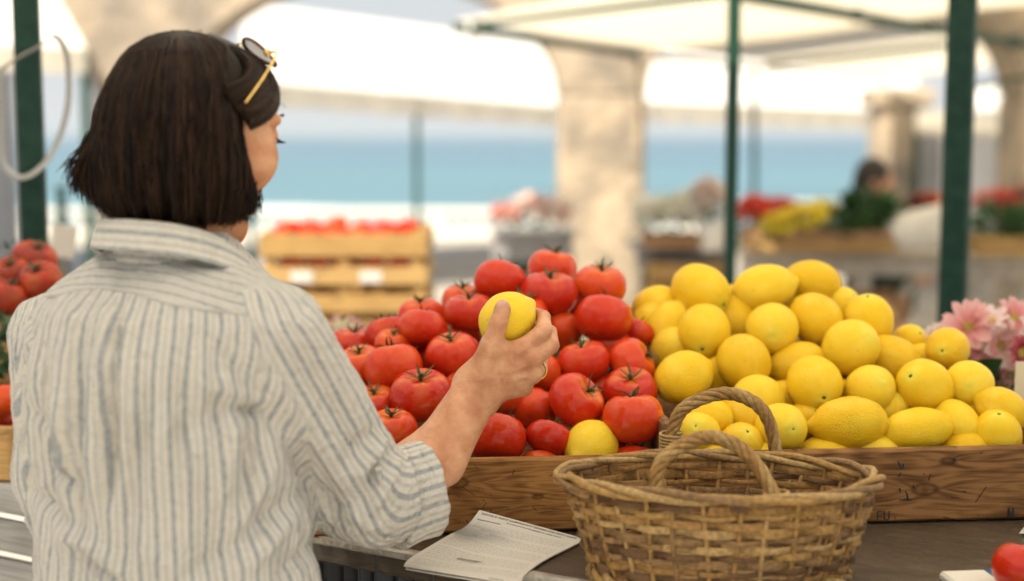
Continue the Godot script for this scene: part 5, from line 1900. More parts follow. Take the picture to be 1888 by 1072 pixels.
func strip(g: MB, pp: PackedVector3Array, rr: PackedFloat32Array, th: float) -> void:
	var n := pp.size()
	var base := g.v.size()
	for i in n:
		var t := (pp[mini(i + 1, n - 1)] - pp[maxi(i - 1, 0)]).normalized()
		var side := t.cross(Vector3.UP).normalized()
		var up := side.cross(t)
		for j in 8:
			var a := TAU * j / 8.0
			var cx := signf(cos(a)) * pow(absf(cos(a)), 0.7)
			g.vert(pp[i] + up * cx * rr[i] + side * sin(a) * th)
	for i in n - 1:
		for j in 8:
			var k := (j + 1) % 8
			g.quad(base + i * 8 + j, base + i * 8 + k, base + (i + 1) * 8 + k, base + (i + 1) * 8 + j)
	for e in 2:
		var o := base + (0 if e == 0 else (n - 1) * 8)
		for j in range(1, 7):
			if e == 0:
				g.tri(o, o + j + 1, o + j)
			else:
				g.tri(o, o + j, o + j + 1)
	# outward faces
	var s := 0.0
	for i in range(base, base + 8):
		pass
	var a0 := g.v[base + 8] - pp[1]
	var f := (g.v[base + 9] - g.v[base + 8]).cross(g.v[base + 16] - g.v[base + 8])
	# clockwise front faces: the winding above is right when f points inwards
	if f.dot(a0) < 0:
		g.turn_over()


# ================================================================ printed sheet on the table
func build_paper() -> void:
	# its far corner leans up against the crate
	var left := path3([Vector3(-0.0441, 1.02, -1.868), Vector3(-0.0606, 1.004, -1.85), Vector3(-0.0893, 0.983, -1.869), Vector3(-0.1317, 0.98, -1.781), Vector3(-0.137, 0.984, -1.731)], 40)
	var right := path3([Vector3(0.1005, 0.9785, -1.871), Vector3(0.0768, 0.978, -1.833), Vector3(0.0414, 0.9785, -1.774), Vector3(0.0163, 0.9795, -1.712), Vector3(0.0092, 0.982, -1.662)], 40)
	var im := Image.create(512, 512, false, Image.FORMAT_RGB8)
	var paper := Color(0.60, 0.565, 0.50).linear_to_srgb()
	im.fill(paper)
	var q := RandomNumberGenerator.new()
	q.seed = 4
	var ink := Color(0.16, 0.16, 0.15).linear_to_srgb()
	var y := 92
	var lines := 0
	while y < 430:
		var para := lines % 7 == 6
		var x := 26
		var stop := 488 if not para else q.randi_range(120, 420)
		while x < stop:
			var wl := q.randi_range(8, 30)
			for xx in range(x, mini(x + wl, stop)):
				for yy in 4:
					if q.randf() < 0.55:
						im.set_pixel(xx, y + yy, paper.lerp(ink, q.randf_range(0.25, 0.75)))
			x += wl + 5
		y += 9 if not para else 17
		lines += 1
	im.generate_mipmaps()
	var m := mat("newsprint", Color.WHITE, 0.85)
	m.albedo_texture = ImageTexture.create_from_image(im)
	var o := thing("printed_sheet", "folded printed paper sheet lying on the table beside the basket", "paper", Vector3(-0.0173, 0.9775, -1.827))
	var c := o.position
	var shape := func(u: float, v: float) -> Vector3:
		var k := clampf(v, 0.0, 1.0) * 39.0
		var i := mini(int(k), 38)
		var l := left[i].lerp(left[i + 1], k - i)
		var r := right[i].lerp(right[i + 1], k - i)
		var p := l.lerp(r, u)
		# the lift at the far corner dies away quickly along the sheet
		var flat := lerpf(l.y, r.y, u)
		p.y = maxf(flat, 0.9782) + 0.0025 * sin(PI * u) * sin(u * 5.0 + v * 4.0) * sin(PI * v) + 0.0012
		return p
	for layer in 2:
		var g := MB.new()
		var pts := PackedVector3Array()
		for i in 25:
			for j in 25:
				var p: Vector3 = shape.call(j / 24.0, i / 24.0) - c
				if layer == 1:
					p += Vector3(0, -0.0014, 0) + Vector3(0.003, -0.0006, 0.006) * smoothstep(0.8, 1.0, i / 24.0)
				pts.append(p)
		g.lattice(pts, 25)
		var n0 := g.normals()
		if n0[300].y < 0:
			g.turn_over()
		var s := part("sheet" if layer == 0 else "under_sheet", g.commit(), m if layer == 0 else mat("blank_paper", Color(0.66, 0.63, 0.57), 0.85), o)
	# headline in thin raised ink
	var fn := SystemFont.new()
	fn.font_names = PackedStringArray(["Droid Serif"])
	for hl in [["GNOVIE & VEBUE SAIMORTAGNY VEESIMLITISS TENI S GARTL", 0.04, 0.075, 0.9, 0.030, true], ["Frovenuts si mordar gnetis en vallia merso", 0.30, 0.125, 0.52, 0.018, false], ["Pazenimore entoral", 0.04, 0.158, 0.22, 0.016, false], ["Neusitica", 0.74, 0.945, 0.12, 0.02, false]]:
		var tm := TextMesh.new()
		tm.font = fn
		tm.text = hl[0]
		tm.font_size = 48
		tm.depth = 0.001
		tm.pixel_size = 0.01
		tm.curve_step = 3.0
		tm.horizontal_alignment = HORIZONTAL_ALIGNMENT_LEFT
		var arrs := tm.get_mesh_arrays()
		var vs: PackedVector3Array = arrs[Mesh.ARRAY_VERTEX]
		var lo := Vector3.INF
		var hi := -Vector3.INF
		for p in vs:
			lo = lo.min(p)
			hi = hi.max(p)
		var g := MB.new()
		for p in vs:
			var u: float = hl[1] + (p.x - lo.x) / (hi.x - lo.x) * hl[3]
			var v: float = hl[2] - (p.y - lo.y) / (hi.y - lo.y) * hl[4]
			g.vert(shape.call(u, v) - c + Vector3(0, 0.0004 + (0.0002 if p.z > 0 else 0.0), 0))
		g.idx = arrs[Mesh.ARRAY_INDEX]
		part("printed_line", g.commit(), mat("print_ink", Color(0.05, 0.05, 0.05), 0.9), o)
	var rd := MB.new()
	for k in 8:
		var a := TAU * k / 8
		rd.vert(shape.call(0.90 + 0.012 * cos(a), 0.95 + 0.01 * sin(a)) - c + Vector3(0, 0.0005, 0))
	for k in range(1, 7):
		rd.tri(0, k, k + 1)
	part("red_mark", rd.commit(), mat("red_print", Color(0.45, 0.06, 0.05), 0.9), o)



# ================================================================ the customer
const WO := Vector3(-0.405, 0, -1.645)
var WB := Basis(Vector3.UP, deg_to_rad(-30))
# heights, half widths, half depths and shift towards the back of the shirt
var rows_h := PackedFloat32Array([0.86, 1.00, 1.10, 1.20, 1.28, 1.325, 1.352, 1.375, 1.395, 1.415, 1.46])
var rows_a := PackedFloat32Array([0.192, 0.184, 0.178, 0.184, 0.186, 0.176, 0.152, 0.118, 0.084, 0.066, 0.060])
var rows_b := PackedFloat32Array([0.150, 0.142, 0.134, 0.130, 0.122, 0.110, 0.096, 0.082, 0.070, 0.062, 0.058])
var rows_c := PackedFloat32Array([0.000, -0.004, 0.000, 0.008, 0.012, 0.008, 0.000, -0.010, -0.016, -0.020, -0.026])
var arms := []


func row_at(tab: PackedFloat32Array, y: float) -> float:
	var n := rows_h.size()
	if y <= rows_h[0]:
		return tab[0]
	for i in n - 1:
		if y < rows_h[i + 1]:
			var t := (y - rows_h[i]) / (rows_h[i + 1] - rows_h[i])
			return cubic_interpolate(tab[i], tab[i + 1], tab[maxi(i - 1, 0)], tab[mini(i + 2, n - 1)], t)
	return tab[n - 1]


func torso_d(l: Vector3, a: float, b: float, c: float) -> float:
	var qx := l.x / a
	var qz := (l.z - c) / b
	var ql := sqrt(qx * qx + qz * qz)
	if ql < 0.05:
		return -minf(a, b)
	var g := sqrt(qx * qx / (a * a) + qz * qz / (b * b))
	return ql * (ql - 1.0) / g


func seg_d(p: Vector3, a: Vector3, b: Vector3, ra: float, rb: float) -> float:
	var ab := b - a
	var t := clampf((p - a).dot(ab) / ab.length_squared(), 0.0, 1.0)
	return p.distance_to(a + ab * t) - lerpf(ra, rb, t)


# splits a mesh along the zero line of a value per vertex: [part where it is below, part where it is above]
func split(g: MB, val: PackedFloat32Array) -> Array:
	var out := [MB.new(), MB.new()]
	var maps := [{}, {}]
	var cutv := {}
	for i in range(0, g.idx.size(), 3):
		var t := [g.idx[i], g.idx[i + 1], g.idx[i + 2]]
		for side in 2:
			var sg := -1.0 if side == 0 else 1.0
			var poly := []
			for k in 3:
				var p: int = t[k]
				var q: int = t[(k + 1) % 3]
				var vp := val[p] * sg
				var vq := val[q] * sg
				if vp >= 0.0:
					poly.append([p, p])
				if (vp >= 0.0) != (vq >= 0.0):
					poly.append([mini(p, q), maxi(p, q)])
			if poly.size() < 3:
				continue
			var o: MB = out[side]
			var mp: Dictionary = maps[side]
			var ids := []
			for e in poly:
				var key: int = e[0] * 1000003 + e[1]
				if not mp.has(key):
					var p: int = e[0]
					var q: int = e[1]
					var w := 0.0 if p == q else val[p] / (val[p] - val[q])
					mp[key] = o.vert(g.v[p].lerp(g.v[q], w))
					o.nrm.append(g.nrm[p].lerp(g.nrm[q], w).normalized())
				ids.append(mp[key])
			for k in range(1, ids.size() - 1):
				o.tri(ids[0], ids[k], ids[k + 1])
	return out


func shirt_cloth() -> StandardMaterial3D:
	# u across the stripes, eight to the picture; v along them
	var im := Image.create(512, 512, false, Image.FORMAT_RGB8)
	var q := RandomNumberGenerator.new()
	q.seed = 12
	var cream := Color(0.60, 0.57, 0.505)
	var blue := Color(0.165, 0.215, 0.26)
	var n := noise(0.01, 3, FastNoiseLite.TYPE_SIMPLEX_SMOOTH, 5)
	var slubx := PackedFloat32Array()
	var sluby := PackedFloat32Array()
	for k in 512:
		slubx.append(q.randf_range(-1, 1))
		sluby.append(q.randf_range(-1, 1))
	for x in 512:
		var ph := fposmod(x / 64.0, 1.0)
		for y in 512:
			var wob := n.get_noise_2d(x * 0.2, y * 1.5) * 0.02
			var p := ph + wob
			var main := smoothstep(0.165, 0.115, absf(p - 0.5))
			var line := maxf(smoothstep(0.05, 0.02, absf(p - 0.09)), smoothstep(0.05, 0.02, absf(p - 0.91))) * 0.14
			var breakup := 0.72 + 0.28 * n.get_noise_2d(x * 3.0, y * 3.0) + 0.10 * sluby[y]
			var mid := smoothstep(0.11, 0.05, minf(p, 1.0 - p)) * 0.38 * breakup
			var t := clampf(main * 0.80 * breakup + mid + line * 0.4, 0.0, 1.0)
			var c := cream * (1.0 + 0.045 * slubx[x] + 0.05 * sluby[y] + 0.05 * n.get_noise_2d(x * 6.0, y * 6.0))
			c = c.lerp(blue, t)
			im.set_pixel(x, y, c.linear_to_srgb())
	im.generate_mipmaps()
	var m := mat("shirt_cloth", Color.WHITE, 0.92, 0.2)
	m.albedo_texture = ImageTexture.create_from_image(im)
	m.normal_enabled = true
	var crease := noise(0.008, 5, FastNoiseLite.TYPE_SIMPLEX_SMOOTH, 33)
	crease.fractal_type = FastNoiseLite.FRACTAL_RIDGED
	m.normal_texture = ntex(crease, 512, [], [], true, 18.0)
	m.normal_scale = 0.9
	m.backlight_enabled = true
	m.backlight = Color(0.34, 0.33, 0.31)
	m.rim_enabled = true
	m.rim = 0.2
	return m


const STRIPE := 0.0195


func build_woman() -> void:
	var o := thing("person", "woman seen from behind in a striped linen shirt, holding up a lemon", "person", WO)
	var shift := -WO
	var skin := skin_mat()
	# ------------------------------------------------ shirt
	var rs := Vector3(-0.2667, 1.304, -1.575)
	var re := Vector3(-0.1818, 1.091, -1.7)
	var rc := Vector3(-0.1378, 1.083, -1.735)
	var ls := Vector3(-0.5675, 1.278, -1.735)
	var le := Vector3(-0.5498, 1.108, -1.69)
	var lw := Vector3(-0.5298, 1.04, -1.9)
	arms = [[rs, re, 0.059, 0.060, rc], [ls, le, 0.056, 0.052, lw]]
	var f := Field.new(Vector3(-0.72, 0.90, -2.0), Vector3(-0.02, 1.47, -1.42), 0.0068)
	var inv := Transform3D(WB, WO).affine_inverse()
	for y in f.ny:
		var h := f.lo.y + y * f.h
		var a := row_at(rows_a, h)
		var b := row_at(rows_b, h)
		var c := row_at(rows_c, h)
		for z in f.nz:
			var i := (z * f.ny + y) * f.nx
			for x in f.nx:
				f.f[i + x] = torso_d(inv * (f.lo + Vector3(x, y, z) * f.h), a, b, c)
	f.bone(rs, re, 0.059, 0.060, 0.032)
	f.bone(re, rc, 0.060, 0.052, 0.03)
	f.bone(re, Vector3(-0.1649, 1.06, -1.715), 0.045, 0.034, 0.03)
	f.bone(ls, le, 0.056, 0.052, 0.028)
	f.bone(le, lw, 0.052, 0.042, 0.03)
	var g := MB.new()
	f.mesh(g)
	var nn := g.normals()
	# folds: [x0, y0, x1, y1] as measured on the back, width, height (below zero a groove)
	var folds := []
	for s in [
		[219,553,207,700,0.0045,-0.0080], [207,700,196,930,0.007,-0.007], [196,570,184,760,0.012,0.005], [238,600,226,900,0.013,0.004],
		[150,620,138,980,0.012,-0.006], [120,640,112,930,0.010,0.004], [265,720,240,1010,0.014,-0.006], [300,640,290,980,0.013,0.004],
		[340,640,330,900,0.012,-0.005], [398,625,392,800,0.011,-0.005], [370,660,352,1000,0.013,0.005],
		[486,764,440,757,0.007,-0.011], [470,775,452,930,0.010,-0.008], [440,770,405,930,0.012,0.005], [455,742,380,700,0.010,0.005], [460,720,400,640,0.010,-0.004],
		[430,745,330,800,0.012,-0.004], [560,905,420,1012,0.013,-0.007], [545,950,450,1050,0.013,0.006], [505,860,430,1000,0.011,0.005], [610,975,520,1060,0.011,-0.006],
		[110,985,230,1062,0.013,0.010], [130,1010,215,1075,0.010,-0.010], [250,1000,330,1072,0.012,0.005], [400,1015,330,1072,0.011,-0.005],
		[493,770,620,940,0.011,-0.009], [505,700,640,905,0.012,0.005], [540,650,690,868,0.011,-0.004], [575,600,700,815,0.010,0.003], [520,800,640,960,0.011,0.005],
		[690,795,640,850,0.008,-0.006], [712,818,655,880,0.008,0.005], [716,835,668,925,0.007,-0.006], [735,850,690,940,0.007,0.004], [655,965,560,890,0.009,-0.005], [705,985,640,945,0.008,0.005],
		[472,610,474,735,0.005,-0.004], [490,620,488,700,0.006,0.003],
		[60,560,40,700,0.008,-0.005], [35,640,45,880,0.009,0.004], [75,640,95,900,0.010,-0.006], [100,720,130,940,0.008,0.004], [60,760,120,830,0.008,-0.005], [55,900,120,960,0.009,-0.005], [95,860,135,900,0.008,-0.006],
		[130,560,140,640,0.010,0.003], [300,470,330,530,0.016,0.002], [230,470,215,530,0.014,-0.002], [420,480,460,560,0.016,0.003],
	]:
		var p0 := shirt_hit(f, s[0], s[1])
		var p1 := shirt_hit(f, s[2], s[3])
		if p0 != Vector3.INF and p1 != Vector3.INF:
			# one bent middle point, so that the fold lies on the cloth
			var pm := shirt_hit(f, (s[0] + s[2]) / 2.0, (s[1] + s[3]) / 2.0)
			folds.append([p0, pm if pm != Vector3.INF else (p0 + p1) / 2, p1, s[4], s[5]])
	var nz := noise(1.0, 3, FastNoiseLite.TYPE_SIMPLEX_SMOOTH, 17)
	var sides := PackedFloat32Array()
	var sides2 := PackedFloat32Array()
	for i in g.v.size():
		var p := g.v[i]
		var l := inv * p
		var dt := torso_d(l, row_at(rows_a, p.y), row_at(rows_b, p.y), row_at(rows_c, p.y))
		var d0 := minf(seg_d(p, rs, re, 0.059, 0.060), seg_d(p, re, rc, 0.060, 0.052))
		var d1 := minf(seg_d(p, ls, le, 0.056, 0.052), seg_d(p, le, lw, 0.052, 0.042))
		sides.append(dt - d0 - 0.001)
		sides2.append(dt - d1 - 0.001)
		var amp := 0.0
		for k in folds:
			var pa: Vector3 = k[0]
			var pm: Vector3 = k[1]
			var pb: Vector3 = k[2]
			if p.distance_squared_to(pm) > 0.05:
				continue
			var e := pm - pa
			var t := clampf((p - pa).dot(e) / e.length_squared(), 0.0, 1.0)
			var d2 := p.distance_squared_to(pa + e * t)
			var tt := t * 0.5
			e = pb - pm
			t = clampf((p - pm).dot(e) / e.length_squared(), 0.0, 1.0)
			var e2 := p.distance_squared_to(pm + e * t)
			if e2 < d2:
				d2 = e2
				tt = 0.5 + t * 0.5
			var w: float = k[3]
			amp += 2.3 * k[4] * exp(-pow(sqrt(d2) / (w * 0.95), 1.35)) * (0.35 + 0.65 * sin(PI * clampf(tt * 0.9 + 0.05, 0, 1)))
		# soft creases that run with the cloth
		var q := l
		if sides[i] > 0.0 or sides2[i] > 0.0:
			var ar: Array = arms[0] if sides[i] > 0.0 else arms[1]
			var ax: Vector3 = ((ar[1] as Vector3) - (ar[0] as Vector3)).normalized()
			q = p - ax * p.dot(ax) * 0.7
			amp += 0.0048 * nz.get_noise_3dv(q * 24.0)
		else:
			var low := smoothstep(1.36, 1.20, p.y)
			q.y *= 0.22
			amp += (0.0016 + 0.0060 * low) * nz.get_noise_3dv(q * 24.0)
			amp += 0.0075 * low * nz.get_noise_3dv(Vector3(l.x * 11.0 + l.y * 3.0, l.y * 4.5, l.z * 11.0))
		var el := exp(-pow(p.distance_to(re) / 0.085, 2.0))
		amp += 0.0085 * el * nz.get_noise_3dv(Vector3(p.x * 16.0 - p.y * 14.0, p.y * 30.0 + p.x * 22.0, p.z * 20.0))
		amp += 0.0014 * nz.get_noise_3dv(p * 65.0)
		g.v[i] = p + nn[i] * amp
	g.nrm = g.normals()
	# cut out sleeves, yoke and back along their seams
	var cloth_m := shirt_cloth()
	var shirt := Node3D.new()
	shirt.name = "shirt"
	o.add_child(shirt, true)
	var cut := split(g, sides)
	var sr: MB = cut[1]
	var rest: MB = cut[0]
	var v2 := PackedFloat32Array()
	for p in rest.v:
		var l := inv * p
		v2.append(torso_d(l, row_at(rows_a, p.y), row_at(rows_b, p.y), row_at(rows_c, p.y)) - minf(seg_d(p, ls, le, 0.056, 0.052), seg_d(p, le, lw, 0.052, 0.042)) - 0.001)
	cut = split(rest, v2)
	var sl: MB = cut[1]
	rest = cut[0]
	v2 = PackedFloat32Array()
	for p in rest.v:
		var l := inv * p
		v2.append(p.y - yoke_h(l.x))
	cut = split(rest, v2)
	var yoke: MB = cut[1]
	var back: MB = cut[0]
	for i in back.v.size():
		var l := inv * back.v[i]
		var a := row_at(rows_a, l.y)
		var b := row_at(rows_b, l.y)
		var th := atan2(l.x / a, (l.z - row_at(rows_c, l.y)) / b)
		back.uv[i] = Vector2((th * 0.172 + 0.0025 * nz.get_noise_3dv(Vector3(l.x * 9, l.y * 5, l.z * 9))) / STRIPE / 8.0, l.y * 6.0)
	for i in yoke.v.size():
		var l := inv * yoke.v[i]
		yoke.uv[i] = Vector2((1.35 * l.y - 1.0 * l.z * signf(l.z + 0.02) + 0.20 * l.x * l.x) / (STRIPE * 1.05) / 8.0, l.x * 6.0)
	v2 = PackedFloat32Array()
	var cx := (Vector3(-0.1018, 1.084, -1.762) - Vector3(-0.1511, 1.075, -1.73)).normalized()
	for p in sr.v:
		v2.append((p - Vector3(-0.1511, 1.075, -1.73)).dot(cx) - 0.006)
	cut = split(sr, v2)
	sr = cut[0]
	sleeve_uv(sr, arms[0])
	sleeve_uv(sl, arms[1])
	for e in [["back_panel", back], ["yoke", yoke], ["sleeve", sr], ["sleeve", sl]]:
		var mb: MB = e[1]
		for i in mb.v.size():
			mb.v[i] += shift
		part(e[0], mb.commit(), cloth_m, shirt)
	# seams: thin welts along the yoke and the right armhole
	var welt := PackedVector3Array()
	for k in 41:
		var x := lerpf(-0.165, 0.165, k / 40.0)
		var p := field_hit(f, Transform3D(WB, WO) * Vector3(x, yoke_h(x), 0.3), -(WB * Vector3.BACK))
		if p != Vector3.INF:
			welt.append(p + shift)
	g = MB.new()
	g.tube(welt, PackedFloat32Array([0.0019]), 6)
	for i in g.v.size():
		g.uv[i] = Vector2(0.0, g.uv[i].x)
	part("yoke_seam", g.commit(), cloth_m, shirt)
	build_collar(shirt, cloth_m, shift)
	build_cuff(shirt, cloth_m, shift, f)

	# ------------------------------------------------ body
	var body := MB.new()
	# trunk, neck and arms, coarse where the clothes hide them
	f = Field.new(Vector3(-0.72, 0.85, -2.05), Vector3(0.0, 1.42, -1.40), 0.012)
	var X := Transform3D(WB, WO)
	f.ball(X * Transform3D(Basis().scaled(Vector3(0.145, 0.2, 0.095)), Vector3(0, 1.12, 0)), 0.05)
	f.ball(X * Transform3D(Basis().scaled(Vector3(0.14, 0.14, 0.08)), Vector3(0, 1.24, 0)), 0.05)
	f.bone(rs, ls, 0.035, 0.035, 0.04)
	f.bone(rs, re, 0.044, 0.040, 0.02)
	f.bone(ls, le, 0.042, 0.038, 0.02)
	f.bone(le, lw, 0.036, 0.026, 0.02)
	f.bone(lw, Vector3(-0.5157, 1.024, -1.96), 0.026, 0.03, 0.02)
	for k in 4:
		f.bone(Vector3(-0.5157, 1.024, -1.96), Vector3(-0.508, 1.024, -1.96) + Vector3(0.02, -0.05 + 0.012 * k, -0.03 - 0.012 * k), 0.012, 0.009, 0.005)
	f.mesh(body)
	build_head(body, o, shift)
	build_hand(body, o, shift)
	for i in body.v.size():
		body.v[i] += shift
	part("body", body.commit(), skin, o)

	# ------------------------------------------------ trousers and shoes, below the picture
	f = Field.new(Vector3(-0.75, 0.05, -1.95), Vector3(-0.1, 1.06, -1.40), 0.018)
	f.bone(X * Vector3(-0.08, 0.94, 0), X * Vector3(0.08, 0.94, 0), 0.115, 0.115, 0.06)
	for s in [-1, 1]:
		f.bone(X * Vector3(s * 0.085, 0.9, 0), X * Vector3(s * 0.09, 0.5, -0.01), 0.09, 0.06, 0.05)
		f.bone(X * Vector3(s * 0.09, 0.5, -0.01), X * Vector3(s * 0.095, 0.1, 0.02), 0.06, 0.045, 0.02)
	g = MB.new()
	f.mesh(g)
	for i in g.v.size():
		g.v[i] += shift
	part("trousers", g.commit(), blotch("denim", Color(0.06, 0.08, 0.12), Color(0.045, 0.06, 0.09), 6.0, 0.9, 2.0, 0.03, 81), o)
	for s in [-1, 1]:
		f = Field.new(Vector3(-0.8, -0.02, -2.0), Vector3(0.0, 0.14, -1.4), 0.014)
		f.bone(X * Vector3(s * 0.095, 0.045, 0.03), X * Vector3(s * 0.11, 0.035, -0.16), 0.042, 0.036, 0.03)
		g = MB.new()
		f.mesh(g)
		for i in g.v.size():
			g.v[i] += shift
			g.v[i].y = maxf(g.v[i].y, 0.003)
		part("shoe", g.commit(), mat("shoe", Color(0.10, 0.06, 0.04), 0.5), o)


func yoke_h(x: float) -> float:
	return 1.3525 - 0.9 * maxf(0.0, absf(x) - 0.03) * absf(x) + 0.004 * cos(x * 30.0)


func field_hit(f: Field, from: Vector3, dirn: Vector3) -> Vector3:
	var p := from
	for k in 90:
		var d := f.value(p)
		if d < 0.0006:
			return p
		p += dirn * clampf(d * 0.6, 0.001, 0.03)
	return Vector3.INF


func shirt_hit(f: Field, px: float, py: float) -> Vector3:
	var a := pix(px, py, 1.43)
	return field_hit(f, a, (a - EYE).normalized())


func sleeve_uv(m: MB, arm: Array) -> void:
	var a: Vector3 = arm[0]
	var b: Vector3 = arm[1]
	var c: Vector3 = arm[4]
	var x1 := (b - a).normalized()
	var ref := (Vector3(0, 0, 1) - x1 * x1.z).normalized()
	var ref2 := x1.cross(ref)
	for i in m.v.size():
		var p := m.v[i]
		var ax := x1
		var d := p - a
		# past the elbow the cloth turns with the forearm
		var w := smoothstep(-0.04, 0.05, (p - b).dot((c - b).normalized()))
		var t := d.dot(x1)
		var q := d - x1 * t
		var x2 := (c - b).normalized()
		var d2 := p - b
		var q2 := d2 - x2 * d2.dot(x2)
		q = q.lerp(q2, w)
		var th := atan2(q.dot(ref2), q.dot(ref))
		if th > PI * 0.999:
			th -= TAU
		m.uv[i] = Vector2(th * minf(q.length() / 0.052, 1.0) * 0.066 / STRIPE / 8.0, lerpf(t, (b - a).length() + d2.dot(x2), w) * 6.0)
	# the jump behind the arm: keep whole triangles on one side of it
	for i in range(0, m.idx.size(), 3):
		var lo := INF
		var hi := -INF
		for k in 3:
			lo = minf(lo, m.uv[m.idx[i + k]].x)
			hi = maxf(hi, m.uv[m.idx[i + k]].x)
		if hi - lo > 1.2:
			for k in 3:
				var j := m.idx[i + k]
				if m.uv[j].x < (lo + hi) / 2:
					var nv := m.vert(m.v[j], m.uv[j] + Vector2(TAU * 0.066 / STRIPE / 8.0, 0))
					m.nrm.append(m.nrm[j])
					m.idx[i + k] = nv


func build_collar(shirt: Node3D, m: Material, shift: Vector3) -> void:
	var c := Vector3(-0.4008, 1.389, -1.628)
	var X := Transform3D(WB, Vector3(c.x, 0, c.z))
	var g := MB.new()
	var cols := 61
	# from the inside of the stand over the fold to the edge of the fall: radius, height
	var prof := [[0.066, 1.385], [0.069, 1.415], [0.0715, 1.430], [0.0745, 1.4345], [0.0785, 1.432], [0.0845, 1.418], [0.0905, 1.4015], [0.0915, 1.400], [0.0895, 1.401]]
	var pts := PackedVector3Array()
	var n := noise(1.0, 2)
	for i in prof.size():
		for j in cols:
			var a := deg_to_rad(lerpf(-152, 152, j / 60.0))
			var fr := (1.0 - cos(a)) / 2.0
			var out: float = prof[i][0] + 0.002 * n.get_noise_2d(j * 9.0, i * 3.0) * (i / 8.0) + (0.010 if i >= 5 else 0.0) * fr
			var y: float = prof[i][1] - (0.066 if a > 0 else 0.046) * fr * fr - (0.030 if a > 0 else 0.008) * fr
			if i >= 5:
				y -= 0.026 * fr * fr * (i - 4) / 4.0
			pts.append(X * Vector3(sin(a) * out * 1.10, y, cos(a) * out - 0.012 - 0.02 * fr) + shift)
	g.lattice(pts, cols, false, 1.0, 1.0)
	var acc := 0.0
	for i in prof.size():
		if i > 0:
			acc += Vector2(prof[i][0], prof[i][1]).distance_to(Vector2(prof[i - 1][0], prof[i - 1][1]))
		for j in cols:
			g.uv[i * cols + j] = Vector2((acc + 0.004) / (STRIPE * 1.05) / 8.0, j / 60.0 * 2.5)
	part("collar", g.commit(), m, shirt)


func build_cuff(shirt: Node3D, m: Material, shift: Vector3, f: Field) -> void:
	var c0 := Vector3(-0.1511, 1.075, -1.73)
	var c1 := Vector3(-0.1018, 1.084, -1.762)
	var ax := (c1 - c0).normalized()
	var u := (Vector3.UP - ax * ax.y).normalized()
	var w := ax.cross(u)
	var g := MB.new()
	var n := noise(1.0, 3, FastNoiseLite.TYPE_SIMPLEX_SMOOTH, 6)
	# along the axis and outwards: back edge, band, rolled lip, inside
	var prof := [[0.000, 0.88], [-0.002, 0.97], [0.003, 1.02], [0.014, 1.0], [0.03, 0.985], [0.044, 1.0], [0.052, 1.0], [0.0545, 0.985], [0.0535, 0.955], [0.045, 0.93], [0.02, 0.90], [-0.01, 0.86]]
	var pts := PackedVector3Array()
	var cols := 73
	for i in prof.size():
		for j in cols:
			var a := TAU * j / 72.0
			var t := clampf(prof[i][0] / 0.052, 0.0, 1.0)
			var k: float = prof[i][1] + 0.035 * n.get_noise_3d(cos(a) * 1.6, sin(a) * 1.6, t * 1.5) + 0.02 * n.get_noise_3d(cos(a) * 4, sin(a) * 4, t * 3.0)
			var ru := lerpf(0.062, 0.060, t)
			var rw := lerpf(0.050, 0.050, t)
			var p: Vector3 = c0 + ax * (prof[i][0] + 0.004 * n.get_noise_2d(cos(a) * 2.0, sin(a) * 2.0 + 7.0)) + u * (cos(a) * ru * k) + w * (sin(a) * rw * k)
			# slack at the bottom
			p += Vector3.DOWN * 0.006 * pow(maxf(0.0, -cos(a)), 2.0)
			pts.append(p + shift)
	g.lattice(pts, cols)
	for i in prof.size():
		for j in cols:
			g.uv[i * cols + j] = Vector2(j / 72.0 * 0.32 / STRIPE / 8.0, prof[i][0] * 6.0)
	part("cuff", g.commit(), m, shirt)
	# the cuff's placket: a folded edge that hangs open underneath
	g = MB.new()
	pts = PackedVector3Array()
	var edge := [shirt_hit(f, 690, 862), shirt_hit(f, 702, 905), shirt_hit(f, 698, 950), shirt_hit(f, 706, 985)]
	var edge2 := [Vector3(-0.145, 1.136, -1.68), Vector3(-0.1377, 1.101, -1.676), Vector3(-0.1437, 1.059, -1.68), Vector3(-0.1487, 1.025, -1.696)]
	for k in 13:
		var s := k / 12.0 * 3.0
		var p0 := path3(edge, 13)[k]
		var p1 := path3(edge2, 13)[k]
		for j in 5:
			pts.append(p0.lerp(p1, j / 4.0) + Vector3(0, 0, 0.004 * sin(PI * j / 4.0)) + shift)
	g.lattice(pts, 5)
	for i in pts.size():
		g.uv[i] = Vector2(float(i / 5) / 12.0 * 0.09 / STRIPE / 8.0, float(i % 5) * 0.03)
	part("placket", g.commit(), m, shirt)


func skin_mat() -> StandardMaterial3D:
	var m := mat("skin", Color.WHITE, 0.48, 0.4)
	m.albedo_texture = ntex(noise(0.010, 4, FastNoiseLite.TYPE_SIMPLEX_SMOOTH, 91), 256, [Color(0.44, 0.19, 0.095), Color(0.57, 0.285, 0.15), Color(0.64, 0.35, 0.205)], [0.22, 0.5, 0.8])
	m.uv1_triplanar = true
	m.uv1_scale = Vector3.ONE * 9.0
	m.normal_enabled = true
	m.normal_texture = ntex(noise(0.05, 4, FastNoiseLite.TYPE_SIMPLEX_SMOOTH, 92), 256, [], [], true, 4.0)
	m.normal_scale = 0.7
	m.subsurf_scatter_enabled = true
	m.subsurf_scatter_strength = 0.18
	return m


